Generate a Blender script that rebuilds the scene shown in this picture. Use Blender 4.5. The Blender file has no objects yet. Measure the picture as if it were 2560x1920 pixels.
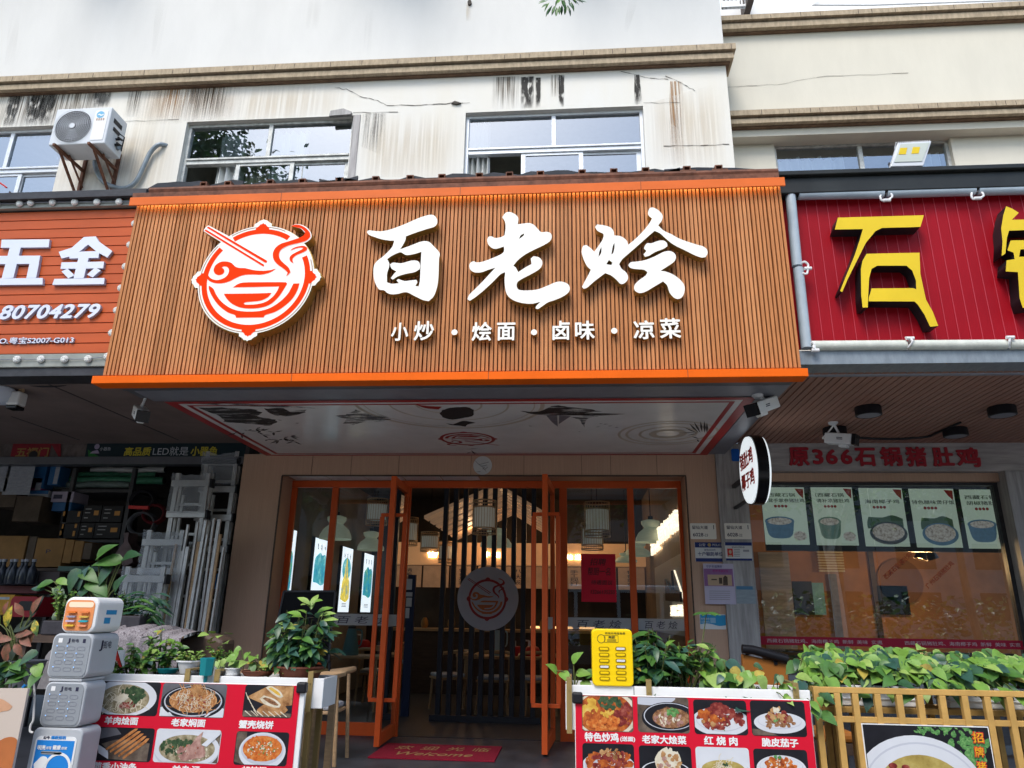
import bpy, math, random
from mathutils import Vector
R = math.radians
SC = bpy.context.scene
COL = SC.collection
# ------------------------------------------------------------------ camera (calibrated from the vanishing points)
FPX, PCX, PCY = 1790.0, 1280.0, 960.0
EY = Vector((146, 580, 1790)).normalized()
EZ = Vector((88, -5560, 1790)); EZ = (EZ - EY * EZ.dot(EY)).normalized()
EX = EY.cross(EZ)
if EX.x < 0: EX = -EX
EYE = Vector((0, 0, 1.35))
cam = bpy.data.cameras.new('camera'); cam_o = bpy.data.objects.new('camera', cam); COL.objects.link(cam_o)
cam.sensor_width = 36; cam.lens = 36 * FPX / 2560; cam.clip_end = 400; cam.clip_start = .05
from mathutils import Matrix
cam_o.matrix_world = Matrix(((EX.x, -EX.y, -EX.z, EYE.x), (EY.x, -EY.y, -EY.z, EYE.y), (EZ.x, -EZ.y, -EZ.z, EYE.z), (0, 0, 0, 1)))
SC.camera = cam_o
# ------------------------------------------------------------------ sky, sun, exposure
SUN_EL, SUN_AZ = 52, 200          # azimuth of the sun, clockwise from +Y
w = bpy.data.worlds.new('World'); SC.world = w; w.use_nodes = True
nt = w.node_tree; bg = nt.nodes['Background']
sky = nt.nodes.new('ShaderNodeTexSky'); sky.sky_type = 'NISHITA'; sky.sun_disc = False
sky.sun_elevation = R(SUN_EL); sky.sun_rotation = R(SUN_AZ); sky.air_density = 1.2; sky.dust_density = 1.6; sky.ozone_density = 1.0
nt.links.new(sky.outputs[0], bg.inputs[0]); bg.inputs[1].default_value = 0.15
sl = bpy.data.lights.new('sun', 'SUN'); sl.energy = 1.25; sl.angle = R(24); sl.color = (1, .96, .90)
so = bpy.data.objects.new('sun', sl); COL.objects.link(so)
sd = Vector((math.sin(R(SUN_AZ)) * math.cos(R(SUN_EL)), math.cos(R(SUN_AZ)) * math.cos(R(SUN_EL)), math.sin(R(SUN_EL))))
so.rotation_euler = sd.to_track_quat('Z', 'Y').to_euler(); so.location = (0, -10, 20)
SC.view_settings.view_transform = 'Standard'; SC.view_settings.look = 'None'
SC.view_settings.exposure = 1.02; SC.view_settings.gamma = 1.0; SC.view_settings.use_curve_mapping = False
SC.cycles.use_denoising = True
SC.cycles.max_bounces = 8; SC.cycles.transparent_max_bounces = 12
SC.cycles.sample_clamp_indirect = 4.0; SC.cycles.caustics_reflective = False; SC.cycles.caustics_refractive = False

# ------------------------------------------------------------------ measuring: photograph pixel -> point of a real plane
def ray(x, y):
    d = Vector((x - PCX, y - PCY, FPX)); return Vector((EX.dot(d), EY.dot(d), EZ.dot(d)))
CR = {'A0': (0, 0, .40687), 'A1': (800, 0, .40687), 'A2': (1660, 0, .40687), 'A3': (0, 420, .40687), 'A4': (800, 420, .40687),
      'A5': (1660, 420, .40687), 'B1': (0, 900, .32553), 'B2': (600, 1140, .30139), 'B3': (1000, 1140, .30139),
      'B4': (1400, 1140, .30139), 'B5': (1800, 900, .36173), 'B6': (0, 1400, .31342), 'B7': (600, 1500, .31646),
      'C1': (1300, 1500, .34358), 'C2': (1960, 1500, .27125), 'C3': (360, 940, .40687), 'C4': (1100, 940, .40687),
      'L': (440, 520, .21694), 'K': (0, 1600, .19293), 'Q': (0, 1380, .15671), 'S': (1000, 1560, .19892), 'H': (0, 1080, .20492),
      'P': (0, 0, 1.0), 'W': (120, 380, .19892)}
def C(c, x, y):
    o = CR[c]; return (o[0] + x * o[2], o[1] + y * o[2])
class Plane:
    def __init__(s, o, U, V):
        s.o = Vector(o); s.U = Vector(U); s.V = Vector(V); s.N = s.U.cross(s.V)
    def at(s, u, v, w=0): return s.o + s.U * u + s.V * v + s.N * w
    def px(s, x, y, w=0):
        r = ray(x, y); t = (s.o + s.N * w - EYE).dot(s.N) / r.dot(s.N); p = EYE + r * t - s.o
        return (p.dot(s.U), p.dot(s.V))
    def c(s, cr, x, y, w=0): return s.px(*C(cr, x, y), w)
    def pts(s, cr, l, w=0): return [s.c(cr, x, y, w) for x, y in l]
    def rect(s, cr, x0, y0, x1, y1, w=0):
        xm, ym = (x0 + x1) / 2, (y0 + y1) / 2
        u0 = s.c(cr, x0, ym, w)[0]; u1 = s.c(cr, x1, ym, w)[0]; v0 = s.c(cr, xm, y1, w)[1]; v1 = s.c(cr, xm, y0, w)[1]
        return (min(u0, u1), v0, max(u0, u1), v1)
def FY(y): return Plane((0, y, 0), (1, 0, 0), (0, 0, 1))       # faces the street; u = X, v = Z
def FX(x): return Plane((x, 0, 0), (0, 1, 0), (0, 0, 1))       # faces +X; u = Y, v = Z
def FXn(x): return Plane((x, 0, 0), (0, -1, 0), (0, 0, 1))     # faces -X; u = -Y, v = Z
def FD(z): return Plane((0, 0, z), (1, 0, 0), (0, -1, 0))      # faces down; u = X, v = -Y
def FU(z): return Plane((0, 0, z), (1, 0, 0), (0, 1, 0))       # faces up; u = X, v = Y

# ------------------------------------------------------------------ materials
def S(r, g, b):
    return tuple(((v / 255) / 12.92 if v / 255 <= .04045 else ((v / 255 + .055) / 1.055) ** 2.4) for v in (r, g, b))
def mat(name, col, rough=.5, metal=0, spec=.22, noise=None, bump=None, stretch=(1, 1, 1), col2=None, emit=None, gen=False, coat=0, ramp=None, detail=4):
    m = bpy.data.materials.new(name); m.use_nodes = True; n = m.node_tree.nodes; l = m.node_tree.links
    b = n['Principled BSDF']; b.inputs['Base Color'].default_value = (*col, 1); b.inputs['Roughness'].default_value = rough
    b.inputs['Metallic'].default_value = metal; b.inputs['Specular IOR Level'].default_value = spec; b.inputs['Coat Weight'].default_value = coat
    if noise or bump or ramp:
        tc = n.new('ShaderNodeTexCoord'); mp = n.new('ShaderNodeMapping'); mp.inputs['Scale'].default_value = stretch
        l.new(tc.outputs['Generated' if gen else 'Object'], mp.inputs[0])
    if noise or ramp:
        tx = n.new('ShaderNodeTexNoise'); tx.inputs['Scale'].default_value = noise[0] if noise else ramp[0]; tx.inputs['Detail'].default_value = detail
        tx.inputs['Roughness'].default_value = .65
        l.new(mp.outputs[0], tx.inputs[0]); cr = n.new('ShaderNodeValToRGB')
        e = cr.color_ramp.elements
        if ramp:
            e[0].position = ramp[1][0][0]; e[0].color = (*ramp[1][0][1], 1); e[1].position = ramp[1][-1][0]; e[1].color = (*ramp[1][-1][1], 1)
            for p, c_ in ramp[1][1:-1]:
                k = e.new(p); k.color = (*c_, 1)
        else:
            a = noise[1]; c2 = col2 or tuple(c_ * (1 - a) for c_ in col)
            e[0].position = .35; e[0].color = (*c2, 1); e[1].position = .65; e[1].color = (*col, 1)
        l.new(tx.outputs[0], cr.inputs[0]); l.new(cr.outputs[0], b.inputs['Base Color'])
        if emit and ramp: l.new(cr.outputs[0], b.inputs['Emission Color'])
    if bump:
        t2 = n.new('ShaderNodeTexNoise'); t2.inputs['Scale'].default_value = bump[0]; t2.inputs['Detail'].default_value = 5
        l.new(mp.outputs[0], t2.inputs[0]); bp = n.new('ShaderNodeBump'); bp.inputs['Strength'].default_value = bump[1]; bp.inputs['Distance'].default_value = .01
        l.new(t2.outputs[0], bp.inputs['Height']); l.new(bp.outputs[0], b.inputs['Normal'])
    if emit:
        if not ramp: b.inputs['Emission Color'].default_value = (*(emit[1] if len(emit) > 1 else col), 1)
        b.inputs['Emission Strength'].default_value = emit[0]
    return m
def glassmat(name, refl=.3, tint=(.9, .95, .95), rough=.0, ior=1.5):
    m = bpy.data.materials.new(name); m.use_nodes = True; n = m.node_tree.nodes; l = m.node_tree.links; n.clear()
    o = n.new('ShaderNodeOutputMaterial'); mx = n.new('ShaderNodeMixShader'); t = n.new('ShaderNodeBsdfTransparent'); g = n.new('ShaderNodeBsdfGlossy')
    t.inputs[0].default_value = (*tint, 1); g.inputs['Roughness'].default_value = rough; g.inputs[0].default_value = (.84, .93, 1, 1)
    f = n.new('ShaderNodeFresnel'); f.inputs[0].default_value = ior; a = n.new('ShaderNodeMath'); a.operation = 'MULTIPLY_ADD'
    a.inputs[1].default_value = 1 - refl; a.inputs[2].default_value = refl; a.use_clamp = True
    l.new(f.outputs[0], a.inputs[0]); l.new(a.outputs[0], mx.inputs[0]); l.new(t.outputs[0], mx.inputs[1]); l.new(g.outputs[0], mx.inputs[2]); l.new(mx.outputs[0], o.inputs[0])
    return m
def filmmat(name, col, alpha, rough=.4):
    m = mat(name, col, rough); m.node_tree.nodes['Principled BSDF'].inputs['Alpha'].default_value = alpha; return m
def stainmat(name, col, dens, sx=40, sz=1.2, thr=.5, soft=False):
    """dirt run on plaster: stretched noise, fading towards the rim of the patch"""
    m = bpy.data.materials.new(name); m.use_nodes = True; n = m.node_tree.nodes; l = m.node_tree.links
    b = n['Principled BSDF']; b.inputs['Base Color'].default_value = (*col, 1); b.inputs['Roughness'].default_value = .9
    tc = n.new('ShaderNodeTexCoord'); mp = n.new('ShaderNodeMapping'); mp.inputs['Scale'].default_value = (sx, 1, sz)
    l.new(tc.outputs['Object'], mp.inputs[0]); tx = n.new('ShaderNodeTexNoise'); tx.inputs['Scale'].default_value = 1; tx.inputs['Detail'].default_value = 6
    l.new(mp.outputs[0], tx.inputs[0])
    sp = n.new('ShaderNodeSeparateXYZ'); l.new(tc.outputs['Generated'], sp.inputs[0])
    def M2(op, a, b_=None):
        q = n.new('ShaderNodeMath'); q.operation = op; q.use_clamp = op in ('MULTIPLY',)
        for i, v in enumerate((a, b_)):
            if v is None: continue
            if isinstance(v, (int, float)): q.inputs[i].default_value = v
            else: l.new(v, q.inputs[i])
        return q.outputs[0]
    ex = M2('SUBTRACT', 1, M2('POWER', M2('ABSOLUTE', M2('SUBTRACT', M2('MULTIPLY', sp.outputs[0], 1.0), .5)), 1.0)); ex = M2('MULTIPLY', M2('SUBTRACT', ex, .5), 4.0)
    ez = M2('MULTIPLY', M2('ADD', sp.outputs[2], .05), 1.6)
    if soft: ez = M2('MULTIPLY', M2('MULTIPLY', ez, M2('SUBTRACT', 1, sp.outputs[2])), 2.2)
    k = M2('MULTIPLY', M2('SUBTRACT', tx.outputs[0], thr - .12), 5.0)
    k = M2('MULTIPLY', M2('MULTIPLY', M2('MULTIPLY', k, ex), ez), dens)
    l.new(k, b.inputs['Alpha']); return m

def inkmat(name, col, scale, stretch, lo, hi):
    m = mat(name, col, .5); n = m.node_tree.nodes; l = m.node_tree.links; b = n['Principled BSDF']
    tc = n.new('ShaderNodeTexCoord'); mp = n.new('ShaderNodeMapping'); mp.inputs['Scale'].default_value = stretch; l.new(tc.outputs['Object'], mp.inputs[0])
    tx = n.new('ShaderNodeTexNoise'); tx.inputs['Scale'].default_value = scale; tx.inputs['Detail'].default_value = 8; tx.inputs['Roughness'].default_value = .7; l.new(mp.outputs[0], tx.inputs[0])
    r = n.new('ShaderNodeMapRange'); r.inputs[1].default_value = lo; r.inputs[2].default_value = hi; l.new(tx.outputs[0], r.inputs[0]); l.new(r.outputs[0], b.inputs['Alpha']); return m
# ------------------------------------------------------------------ mesh building
OFF = {}
def tag(o, label=None, cat=None, group=None, kind=None):
    if label: o['label'] = label
    if cat: o['category'] = cat
    if group: o['group'] = group
    if kind: o['kind'] = kind
    return o
def thing(name, label, cat, loc=(0, 0, 0), group=None):
    o = bpy.data.objects.new(name, None); COL.objects.link(o); o.location = loc; o.empty_display_size = .1
    OFF[o.name] = Vector(loc); return tag(o, label, cat, group)
def link(name, me, parent=None, mats=None):
    o = bpy.data.objects.new(name, me); COL.objects.link(o)
    off = OFF.get(parent.name, Vector()) if parent else Vector()
    if parent: o.parent = parent
    OFF[o.name] = off
    if off.length: me.transform(Matrix.Translation(-off))
    for m in mats or []:
        me.materials.append(m)
    return o
class MB:
    def __init__(s): s.v = []; s.f = []; s.m = []; s.i = 0
    def add(s, vs, fs):
        k = len(s.v); s.v += [tuple(v) for v in vs]
        for f in fs: s.f.append([k + j for j in f]); s.m.append(s.i)
        return s
    def box(s, x0, x1, y0, y1, z0, z1):
        return s.add([(x, y, z) for z in (z0, z1) for y in (y0, y1) for x in (x0, x1)],
                     [(0, 2, 3, 1), (4, 5, 7, 6), (0, 1, 5, 4), (2, 6, 7, 3), (0, 4, 6, 2), (1, 3, 7, 5)])
    def prism(s, poly, vec):
        n = len(poly); vec = Vector(vec); a = [Vector(p) for p in poly]; b = [p + vec for p in a]
        return s.add(a + b, [list(range(n))[::-1], list(range(n, 2 * n))] + [(i, (i + 1) % n, n + (i + 1) % n, n + i) for i in range(n)])
    def bar(s, p, q, w, h=None, up=(0, 0, 1)):
        h = h or w; p = Vector(p); q = Vector(q); d = (q - p).normalized(); up = Vector(up)
        if abs(d.dot(up)) > .95: up = Vector((0, 1, 0))
        sx = d.cross(up).normalized(); sz = sx.cross(d).normalized()
        return s.prism([p + sx * a * w / 2 + sz * b * h / 2 for a, b in ((-1, -1), (1, -1), (1, 1), (-1, 1))], q - p)
    def cyl(s, p, q, r, r2=None, n=12, caps=True):
        r2 = r if r2 is None else r2; p = Vector(p); q = Vector(q); d = (q - p).normalized()
        a = d.orthogonal().normalized(); b = d.cross(a); k = len(s.v)
        for c_, rr in ((p, r), (q, r2)):
            for i in range(n):
                t = 2 * math.pi * i / n; s.v.append(tuple(c_ + (a * math.cos(t) + b * math.sin(t)) * rr))
        for i in range(n): s.f.append([k + i, k + (i + 1) % n, k + n + (i + 1) % n, k + n + i]); s.m.append(s.i)
        if caps:
            s.f.append([k + i for i in range(n)][::-1]); s.f.append([k + n + i for i in range(n)]); s.m += [s.i, s.i]
        return s
    def tube(s, pts, r, n=8, r2=None):
        pts = [Vector(p) for p in pts]; k = len(s.v); m = len(pts); ref = None
        for j, p in enumerate(pts):
            d = (pts[min(j + 1, m - 1)] - pts[max(j - 1, 0)]).normalized()
            a = d.orthogonal().normalized() if ref is None else (ref - d * ref.dot(d)).normalized()
            ref = a; b = d.cross(a); rr = r if r2 is None else r + (r2 - r) * j / (m - 1)
            for i in range(n):
                t = 2 * math.pi * i / n; s.v.append(tuple(p + (a * math.cos(t) + b * math.sin(t)) * rr))
        for j in range(m - 1):
            for i in range(n): s.f.append([k + j * n + i, k + j * n + (i + 1) % n, k + (j + 1) * n + (i + 1) % n, k + (j + 1) * n + i]); s.m.append(s.i)
        s.f.append([k + i for i in range(n)][::-1]); s.f.append([k + (m - 1) * n + i for i in range(n)]); s.m += [s.i, s.i]
        return s
    def lathe(s, c, prof, n=20, capb=True, capt=True, axis=None):
        c = Vector(c); ax = Vector(axis or (0, 0, 1)).normalized(); a = ax.orthogonal().normalized(); b = ax.cross(a); k = len(s.v)
        for r, z in prof:
            for i in range(n):
                t = 2 * math.pi * i / n; s.v.append(tuple(c + ax * z + (a * math.cos(t) + b * math.sin(t)) * r))
        for j in range(len(prof) - 1):
            for i in range(n): s.f.append([k + j * n + i, k + j * n + (i + 1) % n, k + (j + 1) * n + (i + 1) % n, k + (j + 1) * n + i]); s.m.append(s.i)
        e = k + (len(prof) - 1) * n
        if capb: s.f.append([k + i for i in range(n)][::-1]); s.m.append(s.i)
        if capt: s.f.append([e + i for i in range(n)]); s.m.append(s.i)
        return s
    def flat(s, pl, poly, w=0):
        return s.add([pl.at(u, v, w) for u, v in poly], [list(range(len(poly)))])
    def quad(s, pl, r, w=0):
        return s.flat(pl, [(r[0], r[1]), (r[2], r[1]), (r[2], r[3]), (r[0], r[3])], w)
    def slab(s, pl, r, w0, w1):
        return s.prism([pl.at(u, v, w0) for u, v in ((r[0], r[1]), (r[2], r[1]), (r[2], r[3]), (r[0], r[3]))], pl.N * (w1 - w0))
    def slabp(s, pl, poly, w0, w1):
        return s.prism([pl.at(u, v, w0) for u, v in poly], pl.N * (w1 - w0))
    def build(s, name, mats, parent=None, smooth=False, bevel=0):
        if not isinstance(mats, (list, tuple)): mats = [mats]
        me = bpy.data.meshes.new(name); me.from_pydata(s.v, [], s.f); me.update()
        for p, i in zip(me.polygons, s.m): p.material_index = i; p.use_smooth = bool(smooth)
        o = link(name, me, parent, mats)
        if bevel:
            bm = o.modifiers.new('bevel', 'BEVEL'); bm.width = bevel; bm.segments = 2; bm.limit_method = 'ANGLE'; bm.harden_normals = False
        if smooth and smooth != 'all':
            try: me.set_sharp_from_angle(angle=R(40))
            except Exception: pass
        return o
def rr(r, rad, n=5):
    """rounded rectangle outline"""
    u0, v0, u1, v1 = r; o = []
    for cx, cy, a in ((u1 - rad, v0 + rad, -90), (u1 - rad, v1 - rad, 0), (u0 + rad, v1 - rad, 90), (u0 + rad, v0 + rad, 180)):
        for i in range(n + 1):
            t = R(a + 90 * i / n); o.append((cx + rad * math.cos(t), cy + rad * math.sin(t)))
    return o
def ell(c, a, b=None, n=40, t0=0, t1=360):
    b = b or a; return [(c[0] + a * math.cos(R(t0 + (t1 - t0) * i / n)), c[1] + b * math.sin(R(t0 + (t1 - t0) * i / n))) for i in range(n + (t1 - t0 < 360))]
def smooth_loop(p, k=5, corner=55):
    """Catmull-Rom through a closed outline, keeping sharp corners"""
    n = len(p); P = [Vector(q) for q in p]; sharp = []
    for i in range(n):
        a = P[i] - P[i - 1]; b = P[(i + 1) % n] - P[i]
        sharp.append(a.length < 1e-9 or b.length < 1e-9 or math.degrees(a.angle(b, 0)) > corner)
    o = []
    for i in range(n):
        a, b, c_, d = P[i - 1], P[i], P[(i + 1) % n], P[(i + 2) % n]
        m1 = (c_ - a) * .5 if not sharp[i] else (c_ - b) * .8
        m2 = (d - b) * .5 if not sharp[(i + 1) % n] else (c_ - b) * .8
        L = (c_ - b).length
        if m1.length > L: m1 *= L / m1.length
        if m2.length > L: m2 *= L / m2.length
        for j in range(k):
            t = j / k; t2 = t * t; t3 = t2 * t
            o.append(tuple(b * (2 * t3 - 3 * t2 + 1) + m1 * (t3 - 2 * t2 + t) + c_ * (-2 * t3 + 3 * t2) + m2 * (t3 - t2)))
    return o
def place_mesh(me, fn, flip=False):
    for v in me.vertices: v.co = fn(v.co)
    if flip: me.flip_normals()
    me.update()
def curve_mesh(loops, thick):
    cu = bpy.data.curves.new('outline', 'CURVE'); cu.dimensions = '2D'; cu.fill_mode = 'BOTH'; cu.extrude = thick / 2
    for lp in loops:
        sp = cu.splines.new('POLY'); sp.points.add(len(lp) - 1); sp.use_cyclic_u = True
        for q, p in zip(sp.points, lp): q.co = (p[0], p[1], 0, 1)
    o = bpy.data.objects.new('outline', cu); COL.objects.link(o)
    me = bpy.data.meshes.new_from_object(o.evaluated_get(bpy.context.evaluated_depsgraph_get()))
    bpy.data.objects.remove(o); bpy.data.curves.remove(cu); return me
def two_tone(me, pl):
    for p in me.polygons: p.material_index = 0 if abs(p.normal.dot(pl.N)) > .9 else 1
def shape(name, pl, loops, w0, thick, mats, parent=None):
    """flat cut-out (with holes) standing w0 .. w0+thick off plane pl; mats = [face, side]"""
    me = curve_mesh(loops, thick)
    place_mesh(me, lambda c: pl.at(c.x, c.y, w0 + thick / 2 + c.z))
    me.name = name
    if not isinstance(mats, (list, tuple)): mats = [mats]
    if len(mats) > 1: two_tone(me, pl)
    return link(name, me, parent, mats)
_txt = {}
def text_mesh(body, bold, thick, spacing=1.0, res=3, line=1.0):
    cu = bpy.data.curves.new('text', 'FONT'); cu.body = body; cu.resolution_u = res; cu.offset = bold; cu.space_character = spacing; cu.space_line = line
    cu.extrude = thick / 2; cu.align_x = 'CENTER'
    o = bpy.data.objects.new('text', cu); COL.objects.link(o)
    me = bpy.data.meshes.new_from_object(o.evaluated_get(bpy.context.evaluated_depsgraph_get()))
    bpy.data.objects.remove(o); bpy.data.curves.remove(cu); return me
def text(body, pl, r, w0, thick, mats, parent=None, name='lettering', bold=.0, shear=0, rot=0, spacing=1.0, line=1.0, res=3, fn=None):
    """letters fitted into rectangle r = (u0, v0, u1, v1) of plane pl"""
    me = text_mesh(body, 0, 1.0, spacing, res, line)
    vs = me.vertices; ca, sa = math.cos(R(rot)), math.sin(R(rot))
    if shear or rot:
        for v in vs:
            x = v.co.x + shear * v.co.y; y = v.co.y; v.co.x, v.co.y = x * ca - y * sa, x * sa + y * ca
    if bold:
        import bmesh
        bm = bmesh.new(); bm.from_mesh(me); src = bm.verts[:] + bm.edges[:] + bm.faces[:]
        for i, (dx, dy) in enumerate(((-1, 0), (1, 0), (0, 1), (0, -1), (.7, .7), (-.7, .7), (.7, -.7), (-.7, -.7))):
            for v in [q for q in bmesh.ops.duplicate(bm, geom=src)['geom'] if isinstance(q, bmesh.types.BMVert)]:
                v.co.x += dx * bold; v.co.y += dy * bold; v.co.z += (.5 if v.co.z > 0 else -.0) * 0 + (i + 1) * min(.02, .00012 / max(thick, 1e-4)) * (1 if v.co.z > 0 else 0)
        bm.to_mesh(me); bm.free(); vs = me.vertices
    xs = [v.co.x for v in vs]; ys = [v.co.y for v in vs]
    x0, x1, y0, y1 = min(xs), max(xs), min(ys), max(ys)
    kx = (r[2] - r[0]) / max(x1 - x0, 1e-6); ky = (r[3] - r[1]) / max(y1 - y0, 1e-6)
    f = fn or (lambda u, v, w_: pl.at(u, v, w_))
    place_mesh(me, lambda c: f(r[0] + (c.x - x0) * kx, r[1] + (c.y - y0) * ky, w0 + (c.z + .5) * thick))
    if not isinstance(mats, (list, tuple)): mats = [mats]
    if len(mats) > 1: two_tone(me, pl)
    else:
        for p in me.polygons: p.material_index = 0
    me.name = name
    while len(me.materials): me.materials.pop()
    return link(name, me, parent, mats)
def copy_tree(o, parent=None):
    c = o.copy(); COL.objects.link(c); OFF[c.name] = OFF.get(o.name, Vector())
    if parent: c.parent = parent
    for ch in list(o.children): copy_tree(ch, c)
    return c
def kids(o): return [c for c in COL.objects if c.parent == o]
def wall_holes(pl, r, holes, depth, mb=None, w=0):
    """wall sheet with rectangular openings and their reveals"""
    mb = mb or MB(); us = sorted({r[0], r[2]} | {h[0] for h in holes} | {h[2] for h in holes}); vs = sorted({r[1], r[3]} | {h[1] for h in holes} | {h[3] for h in holes})
    for a, b in zip(us, us[1:]):
        for c_, d in zip(vs, vs[1:]):
            um, vm = (a + b) / 2, (c_ + d) / 2
            if um < r[0] or um > r[2] or vm < r[1] or vm > r[3]: continue
            if any(h[0] < um < h[2] and h[1] < vm < h[3] for h in holes): continue
            mb.quad(pl, (a, c_, b, d), w)
    for u0, v0, u1, v1 in holes:
        A = lambda u, v: (pl.at(u, v, w), pl.at(u, v, w - depth))
        for (p, q) in (((u0, v0), (u0, v1)), ((u0, v1), (u1, v1)), ((u1, v1), (u1, v0)), ((u1, v0), (u0, v0))):
            a, a2 = A(*p); b, b2 = A(*q); mb.add([a, b, b2, a2], [(0, 1, 2, 3)])
    return mb
# ------------------------------------------------------------------ leaves
def leaf(mb, base, d, up, L, W, kind='oval', fold=.25, curl=.3, i=None):
    d = Vector(d).normalized(); up = Vector(up); sx = d.cross(up)
    if sx.length < 1e-4: sx = d.orthogonal()
    sx.normalize(); nz = sx.cross(d).normalized()
    prof = {'oval': ((.0, .05), (.2, .72), (.45, 1), (.7, .8), (.9, .35), (1, 0)), 'heart': ((-.1, .45), (.05, .95), (.3, 1), (.6, .68), (.85, .25), (1, 0)),
            'lance': ((0, .05), (.25, .7), (.5, 1), (.75, .65), (1, 0)), 'small': ((0, .2), (.4, 1), (1, 0))}[kind]
    k = len(mb.v); base = Vector(base); mi = mb.i if i is None else i
    for t, wd in prof:
        c_ = base + d * (L * t) - nz * (curl * L * t * t)
        e = nz * (fold * W * wd * .5)
        mb.v += [tuple(c_ - sx * wd * W / 2 + e), tuple(c_), tuple(c_ + sx * wd * W / 2 + e)]
    for j in range(len(prof) - 1):
        a = k + 3 * j
        mb.f += [[a, a + 1, a + 4, a + 3], [a + 1, a + 2, a + 5, a + 4]]; mb.m += [mi, mi]
def rdir(g, zmin=-.2, zmax=1):
    z = g.uniform(zmin, zmax); a = g.uniform(0, 6.283); r = math.sqrt(max(0, 1 - z * z)); return Vector((r * math.cos(a), r * math.sin(a), z))
# ------------------------------------------------------------------ shared materials
M = {}
M['plaster'] = mat('cream_plaster', (.70, .665, .585), .85, noise=(1.1, .10), col2=(.72, .705, .66), bump=(60, .12), stretch=(1, 1, .35))
M['plaster_white'] = mat('off_white_plaster', (.67, .66, .63), .85, noise=(1.2, .07), bump=(60, .12), stretch=(1, 1, .35))
M['plaster_beige'] = mat('beige_plaster', (.66, .62, .52), .85, noise=(2.2, .06), bump=(60, .12), stretch=(1, 1, .3))
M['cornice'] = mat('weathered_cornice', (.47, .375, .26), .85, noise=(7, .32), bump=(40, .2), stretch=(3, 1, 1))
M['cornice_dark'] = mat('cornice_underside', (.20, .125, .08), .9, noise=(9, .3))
M['alu'] = mat('aluminium_frame', (.72, .75, .78), .35, .15, noise=(14, .12))
M['alu_old'] = mat('dirty_aluminium_frame', (.62, .63, .60), .45, .1, noise=(11, .35))
M['winglass'] = glassmat('window_glass', .27, (.75, .82, .85))
M['shopglass'] = glassmat('shop_glass', .06, (.88, .92, .92), ior=1.6)
M['shopglass2'] = glassmat('shop_glass_tinted', .17, (.85, .88, .86), ior=1.6)
M['room'] = mat('dim_room', (.45, .42, .35), .9, noise=(3, .3))
M['curtain'] = mat('white_curtain', (.75, .75, .72), .8, noise=(3, .1))
M['curtain_beige'] = mat('beige_curtain', (.55, .47, .33), .8, noise=(3, .15))
M['stain_black'] = stainmat('black_mould', (.04, .037, .033), 2.0, 20, 6, .48)
M['stain_drip'] = stainmat('dark_drips', (.10, .07, .04), .75, 45, 1.0, .53)
M['stain_rust'] = stainmat('rust_runs', (.38, .21, .09), .7, 38, .8, .52)
M['stain_faint'] = stainmat('faint_runs', (.50, .34, .15), .22, 24, .5, .47, True)
M['stain_veil'] = stainmat('pale_veil_runs', (.36, .33, .28), .06, 16, .4, .45, True)
M['crack'] = mat('crack', (.08, .07, .06), .9)
M['orange'] = mat('orange_aluminium', (.82, .135, .008), .5, spec=.08, noise=(3, .08))
M['red_orange'] = mat('red_orange_frame', (.68, .105, .022), .45, noise=(3, .12), stretch=(1, 1, .4))
M['orange_trim'] = mat('faded_orange_trim', (.72, .155, .035), .5, spec=.1, noise=(5, .12), stretch=(.4, 1, 1))
M['slat'] = mat('wood_grain_slats', (.57, .225, .075), .45, noise=(5, .32), stretch=(30, 6, 1), bump=(40, .08))
M['slat_b'] = mat('wood_grain_slats_dull', (.51, .205, .07), .5, noise=(5, .35), stretch=(30, 6, 1), bump=(40, .08)); M['slat_c'] = mat('wood_grain_slats_pale', (.62, .26, .095), .42, noise=(5, .3), stretch=(30, 6, 1), bump=(40, .08))
M['slat_gap'] = mat('slat_grooves', (.30, .12, .05), .6)
M['rust'] = mat('rusty_steel', (.20, .085, .05), .7, noise=(12, .5), bump=(30, .2))
M['steel'] = mat('dark_steel', (.06, .06, .065), .5, .3, noise=(10, .3))
M['tarp'] = mat('dark_membrane', (.03, .035, .045), .6, noise=(4, .4), bump=(9, .6))
M['gold'] = mat('gold_metal_edge', (.42, .27, .07), .35, .6)
M['lit_white'] = mat('lit_acrylic', (.60, .59, .55), .4, emit=(.16, (1, .98, .91)))
M['lit_orange'] = mat('lit_orange_film', (.75, .032, .002), .6, spec=.04, emit=(.15, (1, .04, .002)))
M['lit_grey'] = mat('emblem_outline', (.35, .22, .16), .5)
M['white'] = mat('white_paint', (.80, .80, .79), .45, noise=(6, .05))
M['offwhite'] = mat('off_white_plastic', (.66, .68, .70), .4, noise=(5, .06))
M['grey_sheet'] = mat('grey_sheet_metal', (.26, .27, .31), .4, .2, noise=(4, .15))
M['grey_dark'] = mat('dark_grey_sheet', (.13, .135, .15), .4, .2, noise=(4, .2))
M['trim_grey'] = mat('galvanised_trim', (.28, .32, .35), .4, .25, noise=(7, .22), stretch=(3, 1, 1))
M['black'] = mat('black_paint', (.015, .015, .018), .4)
M['black_gloss'] = mat('black_gloss', (.012, .012, .014), .15)
M['ceil_brown'] = mat('brown_ceiling', (.24, .185, .165), .7, noise=(2, .2))
M['ceil_wood'] = mat('wood_strip_ceiling', (.42, .225, .165), .5, noise=(4, .25), stretch=(20, .6, 1))
M['wood_panel'] = mat('fluted_wood_panel', (.54, .35, .245), .55, noise=(3, .16), stretch=(60, 60, .6), bump=(30, .06))
M['wood_light'] = mat('pale_oak', (.52, .34, .19), .5, noise=(3, .25), stretch=(2, 14, 14), bump=(20, .06))
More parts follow.
